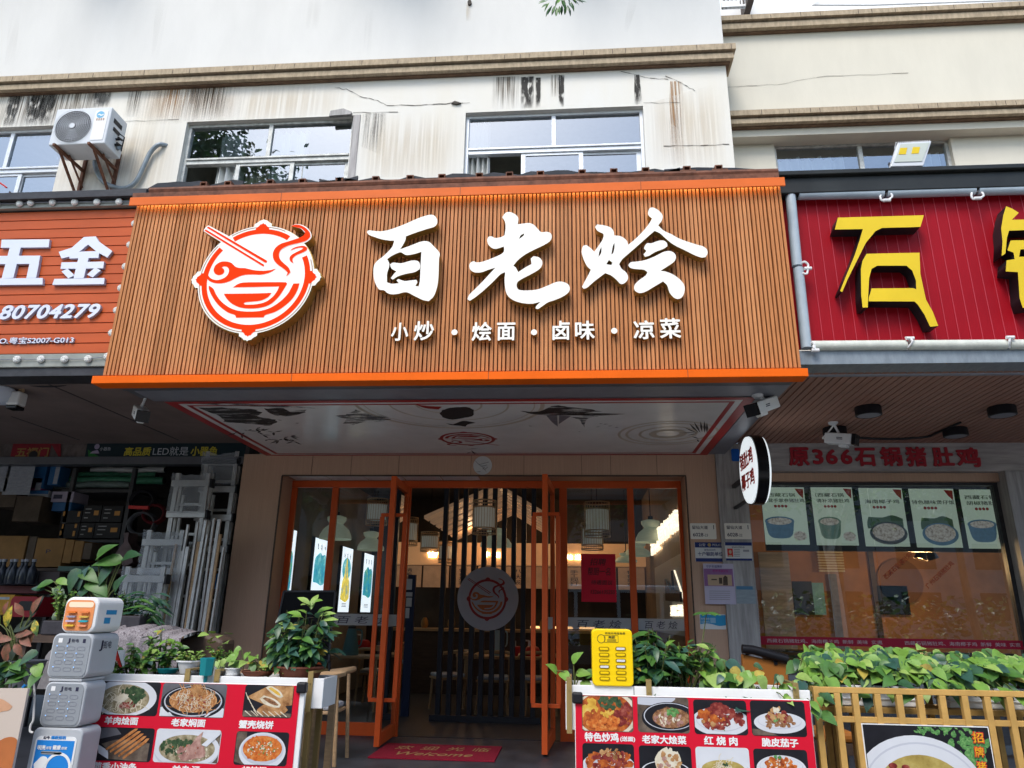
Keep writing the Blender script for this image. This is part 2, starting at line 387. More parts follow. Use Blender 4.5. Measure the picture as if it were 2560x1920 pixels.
M['wood_dark'] = mat('dark_wood', (.09, .06, .045), .5, noise=(4, .35), stretch=(1, 8, 8))
M['stone'] = mat('grey_wood_vein_stone', (.48, .45, .44), .45, noise=(3.2, .45), stretch=(.5, 1, 5), detail=9)
M['stone_v'] = mat('grey_stone_column', (.42, .40, .39), .5, noise=(4, .4), stretch=(6, 6, .5), detail=9)
M['redtext'] = mat('red_acrylic', (.60, .035, .03), .35)
M['red_panel'] = mat('red_plank_panel', (.34, .006, .014), .45, spec=.12, noise=(1.3, .18), stretch=(1, 1, .5))
M['red_menu'] = mat('red_print', (.62, .008, .03), .35)
M['yellow'] = mat('yellow_acrylic', (.75, .53, .02), .4, noise=(2, .08))
M['white_letter'] = mat('white_acrylic', (.72, .75, .84), .4)
M['letter_side'] = mat('letter_side', (.42, .43, .55), .5)
M['screen_bar'] = mat('black_brown_bar', (.035, .037, .045), .4)
M['floor_in'] = mat('dark_plank_floor', (.055, .055, .06), .4, noise=(5, .45), stretch=(1, 9, 1), bump=(12, .1))
M['tile_out'] = mat('dark_stone_paving', (.055, .06, .075), .45, noise=(3, .45), bump=(25, .12))
M['asphalt'] = mat('asphalt', (.05, .05, .05), .85, noise=(30, .4), bump=(90, .3))
M['soffit'] = mat('printed_soffit_panel', (.80, .80, .79), .25, noise=(1.1, .12))
M['ink'] = mat('ink_print', (.035, .032, .032), .45)
M['ink_grey'] = mat('grey_ink_wash', (.22, .22, .25), .45, noise=(6, .4))
M['ink_brush'] = inkmat('ink_brush', (.03, .028, .028), 3, (1, 5, 1), .36, .52); M['ink_mist'] = inkmat('ink_mist', (.10, .10, .12), 4, (1, 4, 1), .42, .62)
M['ink_pale'] = mat('pale_ochre_print', (.50, .44, .36), .45)
M['soffit_red'] = mat('red_border_print', (.40, .03, .03), .4)
M['pot_white'] = mat('white_pot', (.75, .76, .76), .35)
M['pot_teal'] = mat('teal_plastic', (.01, .20, .22), .3)
M['pot_brown'] = mat('terracotta', (.22, .075, .045), .6, noise=(8, .25))
M['soil'] = mat('soil', (.04, .028, .02), .95, noise=(40, .5))
M['g1'] = mat('leaf_deep', (.030, .095, .035), .38, noise=(14, .4), spec=.4)
M['g2'] = mat('leaf_mid', (.065, .17, .03), .42, noise=(14, .35), spec=.4)
M['g3'] = mat('leaf_fresh', (.16, .31, .045), .45, noise=(14, .3), spec=.4)
M['g4'] = mat('leaf_pale', (.27, .40, .09), .5, noise=(14, .3), spec=.4)
M['g5'] = mat('leaf_blueish', (.035, .10, .07), .35, noise=(14, .4), spec=.4)
M['g6'] = mat('leaf_yellowed', (.42, .33, .06), .55, noise=(9, .5))
M['stem'] = mat('stem', (.10, .12, .04), .7)
M['bark'] = mat('bark', (.20, .16, .12), .9, noise=(8, .5), bump=(14, .6), stretch=(1, 1, .3))
M['bark_white'] = mat('whitewashed_bark', (.55, .52, .46), .9, noise=(8, .3), bump=(14, .5))
M['gold_rail'] = mat('gold_painted_rail', (.60, .36, .11), .42, .05, noise=(6, .22))
M['brass'] = mat('brass_strip', (.42, .30, .12), .35, .5)
M['cab_grey'] = mat('grey_cabinet_shell', (.46, .48, .50), .35, noise=(4, .08))
M['power_grey'] = mat('grey_cabinet_face', (.27, .29, .31), .4)
M['power_yellow'] = mat('yellow_cabinet', (.86, .58, .005), .35)
M['blue_print'] = mat('blue_print', (.02, .22, .62), .4)
M['dark_print'] = mat('dark_print', (.03, .03, .06), .5)
M['paper'] = mat('paper', (.66, .66, .66), .7)
M['grey_print'] = mat('grey_print', (.30, .30, .33), .6)
M['sofa'] = mat('brown_leather', (.11, .075, .055), .5, noise=(6, .2))
M['lace'] = mat('patterned_cloth', (.3, .27, .28), .85, ramp=(30, ((.36, (.10, .08, .09)), (.48, (.34, .31, .32)), (.56, (.16, .14, .15)), (.66, (.38, .35, .36)))), bump=(14, .5))
M['film'] = filmmat('clear_plastic_wrap', (.50, .54, .58), .34, .2)
M['ladder'] = mat('ladder_aluminium', (.55, .55, .54), .35, .4, noise=(8, .2))
M['cardboard'] = mat('cardboard', (.24, .13, .045), .8, noise=(6, .2))
M['cardboard_dark'] = mat('old_cardboard', (.10, .075, .055), .85, noise=(5, .3))
# ------------------------------------------------------------------ the ground
mb = MB(); mb.box(-14, 12, 3.6, 8.95, -.15, 0); o = mb.build('forecourt_paving', M['tile_out']); tag(o, kind='structure')
mb = MB(); mb.box(-90, 90, -90, 60, -.65, -.30); o = mb.build('street', M['asphalt']); tag(o, kind='structure')
mb = MB(); mb.box(-40, 40, -5.0, 3.6, -.30, -.15); o = mb.build('pavement', mat('pale_bounce_paving', (.50, .48, .44), .8, noise=(5, .18), bump=(30, .2))); tag(o, kind='structure')  # out of view; kept pale to bounce light up under the canopy
# ------------------------------------------------------------------ upper storeys
YB, YR, YRL = 8.3, 8.75, 8.93
B = FY(YB); BR = FY(YR); BL = FY(YRL)
bld = thing('apartment_building', 'cream plastered apartment building with brown stepped cornices above the shops', 'building', (-1, YB, 3.4))
bay_r = B.px(1822, 250)[0]
def winrect(pl, x0, x1, yt, h):
    u0 = pl.px(x0, yt + 40)[0]; u1 = pl.px(x1, yt + 40)[0]; v1 = pl.px((x0 + x1) / 2, yt)[1]; return (u0, v1 - h, u1, v1)
W3 = winrect(B, 1163, 1610, 273, 2.0); W2 = winrect(B, 462, 880, 297, 2.0); W1 = winrect(B, -130, 160, 318, 2.0)
vsc = B.px(900, 170)[1]
mb = wall_holes(B, (-12.5, 3.6, bay_r, vsc), [W1, W2, W3], .14)
mb.add([B.at(bay_r, 3.6), B.at(bay_r, 3.6, -1), B.at(bay_r, vsc, -1), B.at(bay_r, vsc)], [(0, 1, 2, 3)]); mb.build('bay_wall', M['plaster'], bld)
mb = MB(); mb.quad(B, (-12.5, vsc, bay_r, 13.5)); mb.add([B.at(bay_r, vsc), B.at(bay_r, vsc, -1), B.at(bay_r, 13.5, -1), B.at(bay_r, 13.5)], [(0, 1, 2, 3)]); mb.build('upper_wall', M['plaster_white'], bld)
W4 = winrect(BL, 1938, 2384, 350, 1.5)
vco = BR.px(2200, 330)[1]
mb = wall_holes(BL, (bay_r - .5, 3.6, 9.5, vco + .1), [W4], .12); mb.build('recessed_wall', M['plaster_beige'], bld)
vtop = BR.px(2100, 40)[1]
mb = MB(); mb.box(bay_r - .3, 9.5, YR, YRL + .1, vco, vtop + .05); mb.build('overhanging_wall', M['plaster_beige'], bld)
def cornice(pl, ua, ub, vt, name, hs, ret=True):
    """stepped string course; hs = heights of upper fascia, groove, lower fascia"""
    a, g, b_ = hs; mb = MB(); y = pl.o.y
    e = .0 if not ret else 1.0
    mb.box(ua, ub + .12 * e, y - .16, y + .3, vt - a, vt)
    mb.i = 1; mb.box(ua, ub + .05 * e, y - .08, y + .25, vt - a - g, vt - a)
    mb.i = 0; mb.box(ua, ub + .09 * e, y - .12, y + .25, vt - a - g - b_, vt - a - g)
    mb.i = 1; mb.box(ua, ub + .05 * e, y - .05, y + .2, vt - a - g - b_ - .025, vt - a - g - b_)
    # joints: narrow dark slots across the fascia
    g_ = random.Random(int(abs(vt) * 100)); mb.i = 2; u = ua
    while u < ub:
        u += g_.uniform(.12, .55); t = vt - g_.uniform(0, a * .3)
        mb.box(u, u + .007, y - .1615, y - .155, vt - a + .003, t)
    return mb.build(name, [M['cornice'], M['cornice_dark'], M['crack']], bld)
F8 = FY(YB - .16)
cornice(B, -12.5, bay_r, F8.px(900, 150)[1], 'cornice', (.095, .03, .085))
F9 = FY(YR - .16)
cornice(BR, bay_r + .002, 9.5, F9.px(2200, 20)[1], 'cornice', (.085, .03, .095), False)
cornice(BR, bay_r + .002, 9.5, F9.px(2200, 262)[1], 'cornice', (.085, .03, .075), False)

def window(pl, r, frame, dep, name='window', trans=.52, sashes=((.0, .43), (.31, .67), (.64, 1.0)), open_first=True, sash2=None):
    """two fixed lights over sliding sashes; trans = height of the upper lights"""
    u0, v0, u1, v1 = r; f = .045; mb = MB(); um = (u0 + u1) / 2; vt = v1 - trans
    P = lambda a, b, c_, d, w0, w1: mb.slab(pl, (a, b, c_, d), w0, w1)
    P(u0, v1 - f, u1, v1, -dep - .04, -dep + .035); P(u0, v0, u0 + f, v1 - f, -dep - .04, -dep + .035); P(u1 - f, v0, u1, v1 - f, -dep - .04, -dep + .035)
    P(um - .03, vt, um + .03, v1 - f, -dep - .03, -dep + .03)
    P(u0 + f, vt - .03, u1 - f, vt, -dep - .05, -dep + .05); P(u0 + f, vt - .09, u1 - f, vt - .032, -dep - .05, -dep + .03)
    wd = mb.build(name, frame, bld, bevel=.004)
    mg = MB()
    for a, b in ((u0 + f, um - .03), (um + .03, u1 - f)): mg.quad(pl, (a, vt, b, v1 - f), -dep)
    mg.build('fixed_pane', M['winglass'], wd)
    for k, (a, b) in enumerate(sashes):
        a = u0 + f + (u1 - u0 - 2 * f) * a; b = u0 + f + (u1 - u0 - 2 * f) * b; w_ = -dep - .025 + (.025 if k == 1 else -.002)
        if k == 0 and open_first: continue
        ms = MB(); t = .062
        for q in ((a, v0, a + t, vt - .09), (b - t, v0, b, vt - .09), (a + t, vt - .09 - .04, b - t, vt - .09)): ms.slab(pl, q, w_ - .012, w_ + .012)
        ms.build('sash', frame, wd, bevel=.003)
        mg = MB(); mg.quad(pl, (a + t, v0, b - t, vt - .13), w_ - .002); mg.build('pane', M['winglass'], wd)
    mr = MB(); y = pl.o.y + dep
    a, b, c_, d = u0 - .3, u1 + .3, v0 - .2, v1 + .25; Y0, Y1 = y + .06, y + 2.2
    mr.add([(a, Y1, c_), (b, Y1, c_), (b, Y1, d), (a, Y1, d)], [(0, 1, 2, 3)]); mr.add([(a, Y0, d), (b, Y0, d), (b, Y1, d), (a, Y1, d)], [(0, 1, 2, 3)])
    mr.add([(a, Y0, c_), (a, Y1, c_), (a, Y1, d), (a, Y0, d)], [(0, 1, 2, 3)]); mr.add([(b, Y0, c_), (b, Y1, c_), (b, Y1, d), (b, Y0, d)], [(0, 1, 2, 3)])
    mr.build('room', M['room'], wd)
    return wd
tr3 = W3[3] - B.px(1385, 372, -.14)[1]
window(B, W3, M['alu'], .11, trans=tr3); window(B, W2, M['alu_old'], .11, trans=W2[3] - B.px(670, 398, -.14)[1])
window(B, W1, M['alu'], .11, trans=W1[3] - B.px(60, 410)[1]); window(BL, W4, M['alu_old'], .10, trans=.62)
def curtain(u0, u1, y, v0, v1, label, m, waves=5, seed=1):
    g = random.Random(seed); mb = MB(); n = waves * 8; top = []; bot = []
    for i in range(n + 1):
        t = i / n; d = .05 * math.sin(t * waves * 6.283) + .02 * math.sin(t * 17 + seed)
        um = (u0 + u1) / 2; u = u0 + (u1 - u0) * t
        top.append((u, y + d, v1)); bot.append((um + (u - um) * g.uniform(1.0, 1.12), y + d * 1.3, v0))
    k = n + 1; mb.add(top + bot, [(i, i + 1, k + i + 1, k + i) for i in range(n)])
    tag(mb.build('curtain', m, smooth=True), label, 'curtain')
x = lambda px_, py: B.px(px_, py, -.3)[0]
curtain(x(1166, 330), x(1228, 330), 8.50, 6.4, W3[3] - .02, 'white curtain at the left end of the window with two clean upper lights', M['curtain'], 5, 1)
curtain(x(690, 370), x(778, 370), 8.50, 6.4, W2[3] - .1, 'gathered white curtain right of the mullion in the dirty window', M['curtain'], 5, 2)
curtain(x(560, 370), x(625, 370), 8.52, 6.4, W2[3] - .1, 'gathered white curtain left of the mullion in the dirty window', M['curtain'], 4, 3)
curtain(x(630, 370), x(690, 370), 8.56, 6.4, W2[3] - .1, 'beige curtain panel behind the mullion of the dirty window', M['curtain_beige'], 3, 4)
curtain(W4[0] + .1, W4[0] + 1.0, 9.12, W4[1], W4[3] - .15, 'white curtain behind the left half of the low window by the flood light', M['curtain'], 6, 6)
curtain(W4[2] - .5, W4[2] - .1, 9.12, W4[1], W4[3] - .15, 'white curtain at the right end of the low window by the flood light', M['curtain'], 4, 7)
# reveal trim and repair strip right of the dirty window
mb = MB(); mb.box(W2[2], W2[2] + .1, YB - .012, YB + .05, 5.6, W2[3]); mb.build('grey_repair_strip', M['stone_v'], bld)
# stains and cracks (real dirt with a shape of its own)
def stain(m, cr, pts_, off=.004):
    mb = MB(); p = B.pts(cr, pts_); mb.flat(B, p, off); mb.build('water_stain', M[m], bld)
for m, cr, q in (
    ('stain_black', 'A0', [(55, 585), (130, 580), (95, 770), (15, 775)]), ('stain_black', 'A0', [(175, 575), (360, 570), (325, 765), (145, 770)]),
    ('stain_black', 'A0', [(575, 560), (690, 555), (675, 655), (565, 660)]), ('stain_drip', 'A0', [(-60, 580), (700, 555), (670, 780), (-60, 800)]),
    ('stain_drip', 'A0', [(790, 555), (890, 550), (850, 720), (770, 720)]), ('stain_rust', 'A0', [(880, 545), (1500, 535), (1470, 735), (830, 760)]),
    ('stain_drip', 'A0', [(1130, 540), (1420, 530), (1400, 725), (1100, 740)]), ('stain_faint', 'A0', [(380, 740), (1120, 720), (1080, 1170), (330, 1190)]),
    ('stain_faint', 'A0', [(700, 555), (2200, 510), (2200, 700), (700, 780)]),
    ('stain_black', 'A1', [(1232, 475), (1318, 470), (1312, 664), (1232, 668)]), ('stain_black', 'A1', [(1325, 478), (1358, 478), (1358, 660), (1322, 662)]),
    ('stain_black', 'A1', [(1464, 462), (1502, 462), (1498, 655), (1464, 658)]), ('stain_black', 'A1', [(1932, 460), (1962, 460), (1980, 640), (1930, 645)]),
    ('stain_drip', 'A1', [(1060, 475), (1230, 470), (1225, 665), (1050, 675)]), ('stain_drip', 'A1', [(1415, 462), (1480, 460), (1475, 590), (1410, 600)]),
    ('stain_drip', 'A1', [(260, 700), (410, 695), (390, 960), (250, 900)]), ('stain_rust', 'A1', [(2150, 500), (2230, 500), (2240, 1020), (2140, 1020)]),
    ('stain_faint', 'A1', [(240, 700), (880, 680), (870, 1085), (220, 1090)]), ('stain_faint', 'A1', [(2000, 640), (2480, 500), (2500, 1020), (2010, 1040)])):
    stain(m, cr, q)
for q in ([(895, 10), (935, 10), (930, 130), (900, 130)], [(280, 40), (330, 40), (310, 380), (265, 380)], [(1900, -10), (1960, -10), (1890, 200), (1860, 200)]): stain('stain_faint' if q[0][0] == 895 else 'stain_veil', 'A1', q)
for q in ([(960, -20), (1040, -20), (980, 350), (930, 350)], [(1880, -20), (1990, -20), (1950, 180), (1850, 180)], [(60, 60), (130, 60), (90, 400), (30, 400)]): stain('stain_veil', 'A0', q)
mb = MB(); mb.slabp(B, ell(B.c('A1', 920, 22), .03, .045, 12), 0, .03); mb.build('wall_plug', M['crack'], bld)
def crack(cr, pts_, wd=.012, pl=None, par=None):
    pl = pl or B; p = pl.pts(cr, pts_); mb = MB(); g = random.Random(len(pts_) * 7)
    q = []
    for a, b in zip(p, p[1:]):
        for k in range(5):
            t = k / 5; q.append((a[0] + (b[0] - a[0]) * t + g.uniform(-.008, .008), a[1] + (b[1] - a[1]) * t + g.uniform(-.01, .01)))
    q.append(p[-1])
    for a, b in zip(q, q[1:]):
        h = wd * g.uniform(.3, 1) / 2; mb.flat(pl, [(a[0], a[1] - h), (b[0], b[1] - h), (b[0], b[1] + h), (a[0], a[1] + h)], .006)
    mb.build('crack', M['crack'], par or bld)
crack('A1', [(90, 540), (160, 550), (270, 600), (350, 615), (415, 650), (620, 645), (810, 635), (920, 632)])
crack('A1', [(205, 695), (480, 690)], .01); crack('A1', [(1850, 440), (2000, 475), (2140, 490)], .01); crack('A2', [(10, 470), (110, 510), (190, 560)], .012)
crack('A1', [(1990, 635), (2210, 632)], .007); crack('A2', [(0, 900), (180, 893), (400, 888)], .012); crack('A0', [(760, 750), (1100, 735)], .007)
crack('A2', [(385, 535), (700, 520), (1000, 470), (1500, 450)], .007, BR)
mb = MB(); mb.slabp(B, B.pts('A1', [(62, 725), (70, 695), (150, 680), (200, 700), (195, 715)]), .0, .05); mb.build('broken_lintel', M['stone_v'], bld)
mb = MB(); mb.slabp(B, B.pts('A1', [(808, 640), (830, 628), (868, 640), (840, 647)]), .0, .03); mb.build('spalled_patch', M['crack'], bld)
# far balconies seen over the right cornice
bb = thing('balcony_block', 'pale building with white balcony railing rising behind the right cornice', 'building', (3, 13, 9))
F12 = FY(13.0)
mb = MB(); r = F12.rect('A2', 300, -260, 2300, 330); mb.box(r[0], r[2] + 6, 13.3, 13.6, r[1] - 3, r[3] + 1); mb.build('wall', M['white'], bb)
mb = MB(); r = F12.rect('A2', 345, -40, 490, 66)
for k in range(7): u = r[0] + (r[2] - r[0]) * k / 6; mb.box(u, u + .03, 12.9, 12.94, r[1], r[3])
for v in (r[1], (r[1] + r[3]) / 2): mb.box(r[0], r[2], 12.88, 12.96, v, v + .05)
mb.build('railing', M['white'], bb)
mb = MB(); r = F12.rect('A2', 490, -60, 528, 66); mb.box(r[0], r[2], 12.7, 13.3, r[1], r[3]); mb.build('post', M['wood_dark'], bb)
mb = MB()
for k in range(4):
    p = [F12.c('A2', 790 + 38 * k, -70), F12.c('A2', 785 + 36 * k, -10), F12.c('A2', 830 + 32 * k, 55)]
    mb.tube([F12.at(*q, .3) for q in p], .02, 6)
mb.build('curved_bar', M['steel'], bb)
mb = MB(); mb.slabp(F12, F12.pts('A2', [(900, 60), (1060, -40), (2300, -40), (2300, 25), (1260, 60)]), .1, .14); mb.build('balcony_slab', M['white'], bb)
# ------------------------------------------------------------------ air conditioner on its bracket
FA = FY(7.72)
ac_r = FA.rect('A0', 325, 665, 665, 885)
ac = thing('air_conditioner', 'white outdoor air conditioner on rusty wall brackets above the hardware shop', 'air conditioner', (ac_r[0], 7.72, ac_r[1]))
mb = MB(); mb.slab(FA, ac_r, -.36, 0); mb.build('casing', M['offwhite'], ac, bevel=.015)
c0 = FA.c('A0', 450, 778); rad = (FA.c('A0', 562, 778)[0] - FA.c('A0', 338, 778)[0]) / 2
mb = MB(); mb.flat(FA, ell(c0, rad * .97), .004); mb.build('fan_opening', M['black'], ac)
mb = MB()
for k in range(3):
    p = [(c0[0] + rad * .8 * math.cos(R(a + 120 * k)) * q, c0[1] + rad * .8 * math.sin(R(a + 120 * k)) * q) for a, q in ((0, .15), (10, 1), (35, 1.05), (60, .95), (70, .2))]
    mb.slabp(FA, p, .005, .009)
mb.build('fan', M['grey_dark'], ac)
mb = MB()
for k in range(9):
    q = rad * (1 - k * .096); pts_ = [FA.at(u, v, .022 - .006 * (k / 12)) for u, v in ell(c0, q, n=36)]
    for a, b in zip(pts_, pts_[1:] + pts_[:1]): mb.bar(a, b, .0035)
for k in range(40):
    a = R(k * 9); d = (math.cos(a), math.sin(a)); mb.bar(FA.at(c0[0] + d[0] * rad * .2, c0[1] + d[1] * rad * .2, .016), FA.at(c0[0] + d[0] * rad, c0[1] + d[1] * rad, .016), .002)
mb.flat(FA, ell(c0, rad * .16, n=24), .026); mb.build('fan_grille', M['offwhite'], ac)
mb = MB(); mb.slabp(FA, rr(FA.rect('A0', 572, 680, 650, 860), .02), .001, .006); mb.build('front_panel', M['white'], ac)
mb = MB(); cc = FA.c('A0', 620, 706); mb.flat(FA, ell(cc, .055), .008); mb.build('blue_disc', mat('sticker_blue', (.16, .42, .62), .4), ac)
mb = MB(); mb.flat(FA, [(cc[0] - .05, cc[1] - .01), (cc[0] - .015, cc[1] + .015), (cc[0] + .01, cc[1] - .004), (cc[0] + .05, cc[1] + .012), (cc[0] + .045, cc[1] - .012), (cc[0] + .01, cc[1] - .024), (cc[0] - .015, cc[1] - .006)], .009); mb.build('wave_mark', M['white'], ac)
mb = MB(); rq = FA.rect('A0', 592, 728, 646, 742)
for k in range(4): w_ = (rq[2] - rq[0]) / 4; mb.quad(FA, (rq[0] + w_ * k + .004, rq[1], rq[0] + w_ * (k + .75), rq[3]), .008)
mb.build('printed_marks', mat('sticker_brown', (.45, .30, .22), .5), ac)
xs = ac_r[2]; PX = FX(xs)
mb = MB(); mb.slab(PX, (7.80, ac_r[3] - .19, 7.98, ac_r[3] - .12), -.02, .004); mb.slab(PX, (7.82, ac_r[3] - .30, 7.95, ac_r[3] - .25), -.01, .012); mb.build('side_vent', M['black'], ac)
mb = MB()
for k in range(2): mb.cyl((xs, 7.92, ac_r[1] + .12 + .09 * k), (xs + .06, 7.92, ac_r[1] + .12 + .09 * k), .018); mb.bar((xs + .05, 7.88, ac_r[1] + .12 + .09 * k), (xs + .05, 7.98, ac_r[1] + .14 + .09 * k), .02)
mb.tube([(xs + .03, 7.92, ac_r[1] + .3), (xs + .09, 7.95, ac_r[1] + .26), (xs + .07, 7.97, ac_r[1] + .05)], .009); mb.build('valve', M['black'], ac)
for xx, m_ in ((ac_r[0] + .13, M['rust']), (ac_r[2] - .18, M['rust'])):
    mb = MB(); z0 = ac_r[1] - .012
    mb.bar((xx, 7.66, z0 - .02), (xx, YB, z0 - .02), .035); mb.bar((xx, YB - .02, z0 + .25), (xx, YB - .02, z0 - .5), .04); mb.bar((xx, 7.78, z0 - .03), (xx, YB - .03, z0 - .46), .028)
    mb.bar((xx + .05, 7.9, z0 - .02), (xx + .05, YB - .03, z0 - .30), .02)
    mb.build('bracket', m_, ac)
hs = [(xs + .05, 7.95, ac_r[1] + .1)] + [tuple(B.at(*B.c('A0', *q), .06)) for q in ((612, 985), (610, 1060), (650, 1130), (720, 1165), (790, 1170), (850, 1130), (900, 1030), (940, 950), (990, 905))] + [tuple(B.at(*B.c('A0', 1022, 890), -.02))]
def spline(p, k=6):
    p = [Vector(q) for q in p]; o = []
    for i in range(len(p) - 1):
        a, b, c_, d = p[max(i - 1, 0)], p[i], p[i + 1], p[min(i + 2, len(p) - 1)]
        for j in range(k):
            t = j / k; o.append(.5 * (2 * b + (c_ - a) * t + (2 * a - 5 * b + 4 * c_ - d) * t * t + (3 * b - a - 3 * c_ + d) * t ** 3))
    return o + [p[-1]]
mb = MB(); mb.tube(spline(hs), .032, 10); o = mb.build('refrigerant_pipe', M['trim_grey'], None, True); tag(o, 'grey wrapped pipe looping from the air conditioner into the wall', 'pipe')

# ------------------------------------------------------------------ the canopy with the restaurant sign
YS = 5.6; F = FY(YS)
XL, XR, Z0, ZT = -4.02, 1.878, 3.275, 4.985
cn = thing('restaurant_sign', 'wide brown slatted restaurant sign with orange trims, round bowl emblem and white characters', 'shop sign', (-1.07, YS, 3.2))
mb = MB(); mb.box(XL + .01, XR - .01, YS + .041, 6.16, 3.24, 5.06); mb.box(-3.815, 1.86, 6.161, 8.28, 3.24, 5.05); mb.build('canopy_box', M['grey_dark'], cn)
mb = MB(); n = 168; p = (XR - XL) / n
for k in range(n):
    u = XL + p * k; wide = .70 if k % 4 != 3 else .60; mb.i = (0, 0, 2, 3, 0, 2, 0, 3, 3, 0, 2)[(k // 4 * 7 + k // 16) % 11]
    mb.box(u, u + p * wide, YS - .012, YS + .03, Z0, ZT)
mb.i = 1; mb.box(XL, XR, YS + .031, YS + .04, Z0, ZT)
mb.build('slat_panel', [M['slat'], M['slat_gap'], M['slat_b'], M['slat_c']], cn)
mb = MB(); mb.box(XL - .03, XR + .008, YS - .10, YS + .05, 3.172, 3.24); mb.build('bottom_trim', M['orange'], cn, bevel=.004)
mb = MB(); mb.box(XL - .03, XR + .008, YS - .085, YS - .07, 4.912, 4.998); mb.box(XL - .03, XR + .008, YS - .0699, YS - .013, 4.982, 4.998); mb.build('top_trim', M['orange_trim'], cn, bevel=.004)
mb = MB()
for u in (-2.6, -.95, .65):
    mb.box(u, u + .004, YS - .0865, YS - .08, 4.914, 4.996); mb.box(u + .3, u + .304, YS - .1015, YS - .09, 3.174, 3.238)
mb.build('trim_joint', M['rust'], cn)
mb = MB(); mb.box(XL + .02, XR - .02, YS - .05, YS - .035, 4.966, 4.976); mb.build('light_strip', mat('led_strip', (1, .9, .5), .5, emit=(5, (.95, .95, .45))), cn)
mb = MB(); mb.tube([(XL + .1, YS + .0, 5.11), (-1, YS, 5.115), (XR - .02, YS, 5.10)], .036, 8); mb.box(XL - .05, XR - .02, YS - .03, YS + .3, 5.0, 5.08); mb.build('rusty_edge_pipe', M['rust'], cn)
FB = FY(YS + .12); FT = FY(YS + .25)
for cr, x_, y_ in [('A0', 1260, 1108), ('A0', 1405, 1130), ('A0', 1665, 1118), ('A0', 1860, 1112), ('A0', 2090, 1112), ('A1', 120, 1105), ('A1', 345, 1098), ('A1', 555, 1098), ('A1', 750, 1093),
                  ('A1', 980, 1085), ('A1', 1165, 1078), ('A1', 1355, 1075), ('A1', 1610, 1065), ('A1', 1805, 1058), ('A1', 2000, 1050), ('A2', 140, 1048), ('A2', 335, 1045)]:
    u, v = FB.c(cr, x_, y_); mb = MB(); s_ = .034
    for a, b, c_, d in ((-s_, s_, -s_, -s_ + .01), (-s_, s_, s_ - .01, s_), (-s_, -s_ + .01, -s_ + .01, s_ - .01), (s_ - .01, s_, -s_ + .01, s_ - .01)):
        mb.box(u + a, u + b, YS + .1, YS + .9, 5.235 + c_, 5.235 + d)
    mb.box(u - .07, u + .07, YS + .06, YS + .095, 5.165, 5.20); mb.build('rafter_tube', M['rust'], cn)
g = random.Random(5)
for a, b in (((905, 1150), (1500, 1115)), ((1500, 1120), (2200, 1110))):
    mb = MB(); p0 = FT.c('A0', *a); p1 = FT.c('A0', *b); top = [(p0[0] + (p1[0] - p0[0]) * t / 9, 5.345 + g.uniform(-.03, .03)) for t in range(10)]
    top[0] = (p0[0], 5.29)
    mb.slabp(FT, [(p0[0], 5.13), (p1[0], 5.13)] + top[::-1], 0, .02); mb.build('roof_membrane', M['tarp'], cn)
for a, b in (((0, 1105), (1150, 1080)), ((1150, 1085), (2210, 1045))):
    mb = MB(); p0 = FT.c('A1', *a); p1 = FT.c('A1', *b); top = [(p0[0] + (p1[0] - p0[0]) * t / 14, 5.335 + g.uniform(-.025, .025)) for t in range(15)]
    mb.slabp(FT, [(p0[0], 5.13), (p1[0], 5.13)] + top[::-1], 0, .02); mb.build('roof_membrane', M['tarp'], cn)
mb = MB(); p0 = FT.c('A2', 0, 1045); p1 = FT.c('A2', 610, 1045)
mb.slabp(FT, [(p0[0], 5.13), (p1[0] - .02, 5.13), (p1[0], 5.29), (p1[0] - .25, 5.32), (p0[0] + .3, 5.34), (p0[0], 5.33)], 0, .02); mb.build('roof_membrane', M['tarp'], cn)
# the three brush-written characters
TH = .085; w0 = .016
BAI = [[(287, 392), (300, 383), (370, 389), (430, 378), (520, 345), (600, 310), (660, 290), (692, 288), (712, 302), (721, 325), (716, 348), (700, 362), (640, 380), (580, 400), (528, 420), (524, 445), (508, 475), (492, 500), (560, 475), (625, 451), (668, 453), (700, 482), (735, 522), (731, 560), (729, 640), (725, 700), (715, 748), (697, 790), (668, 818), (632, 811), (580, 786), (530, 763), (480, 773), (440, 776), (412, 767), (395, 752), (362, 745), (337, 700), (328, 650), (332, 600), (350, 572), (385, 545), (420, 512), (445, 482), (456, 446), (430, 446), (380, 438), (330, 422), (300, 410)],
       [(413, 560), (440, 540), (480, 521), (498, 518), (530, 535), (580, 528), (623, 515), (618, 600), (614, 690), (606, 728), (586, 724), (598, 702), (592, 687), (560, 690), (520, 694), (482, 682), (470, 690), (485, 708), (440, 711), (412, 702), (412, 650), (424, 610), (425, 585)],
       [(430, 592), (450, 581), (500, 585), (560, 569), (600, 571), (615, 595), (612, 622), (580, 640), (530, 650), (480, 665), (447, 686), (435, 676), (455, 650), (470, 635), (440, 618)]]
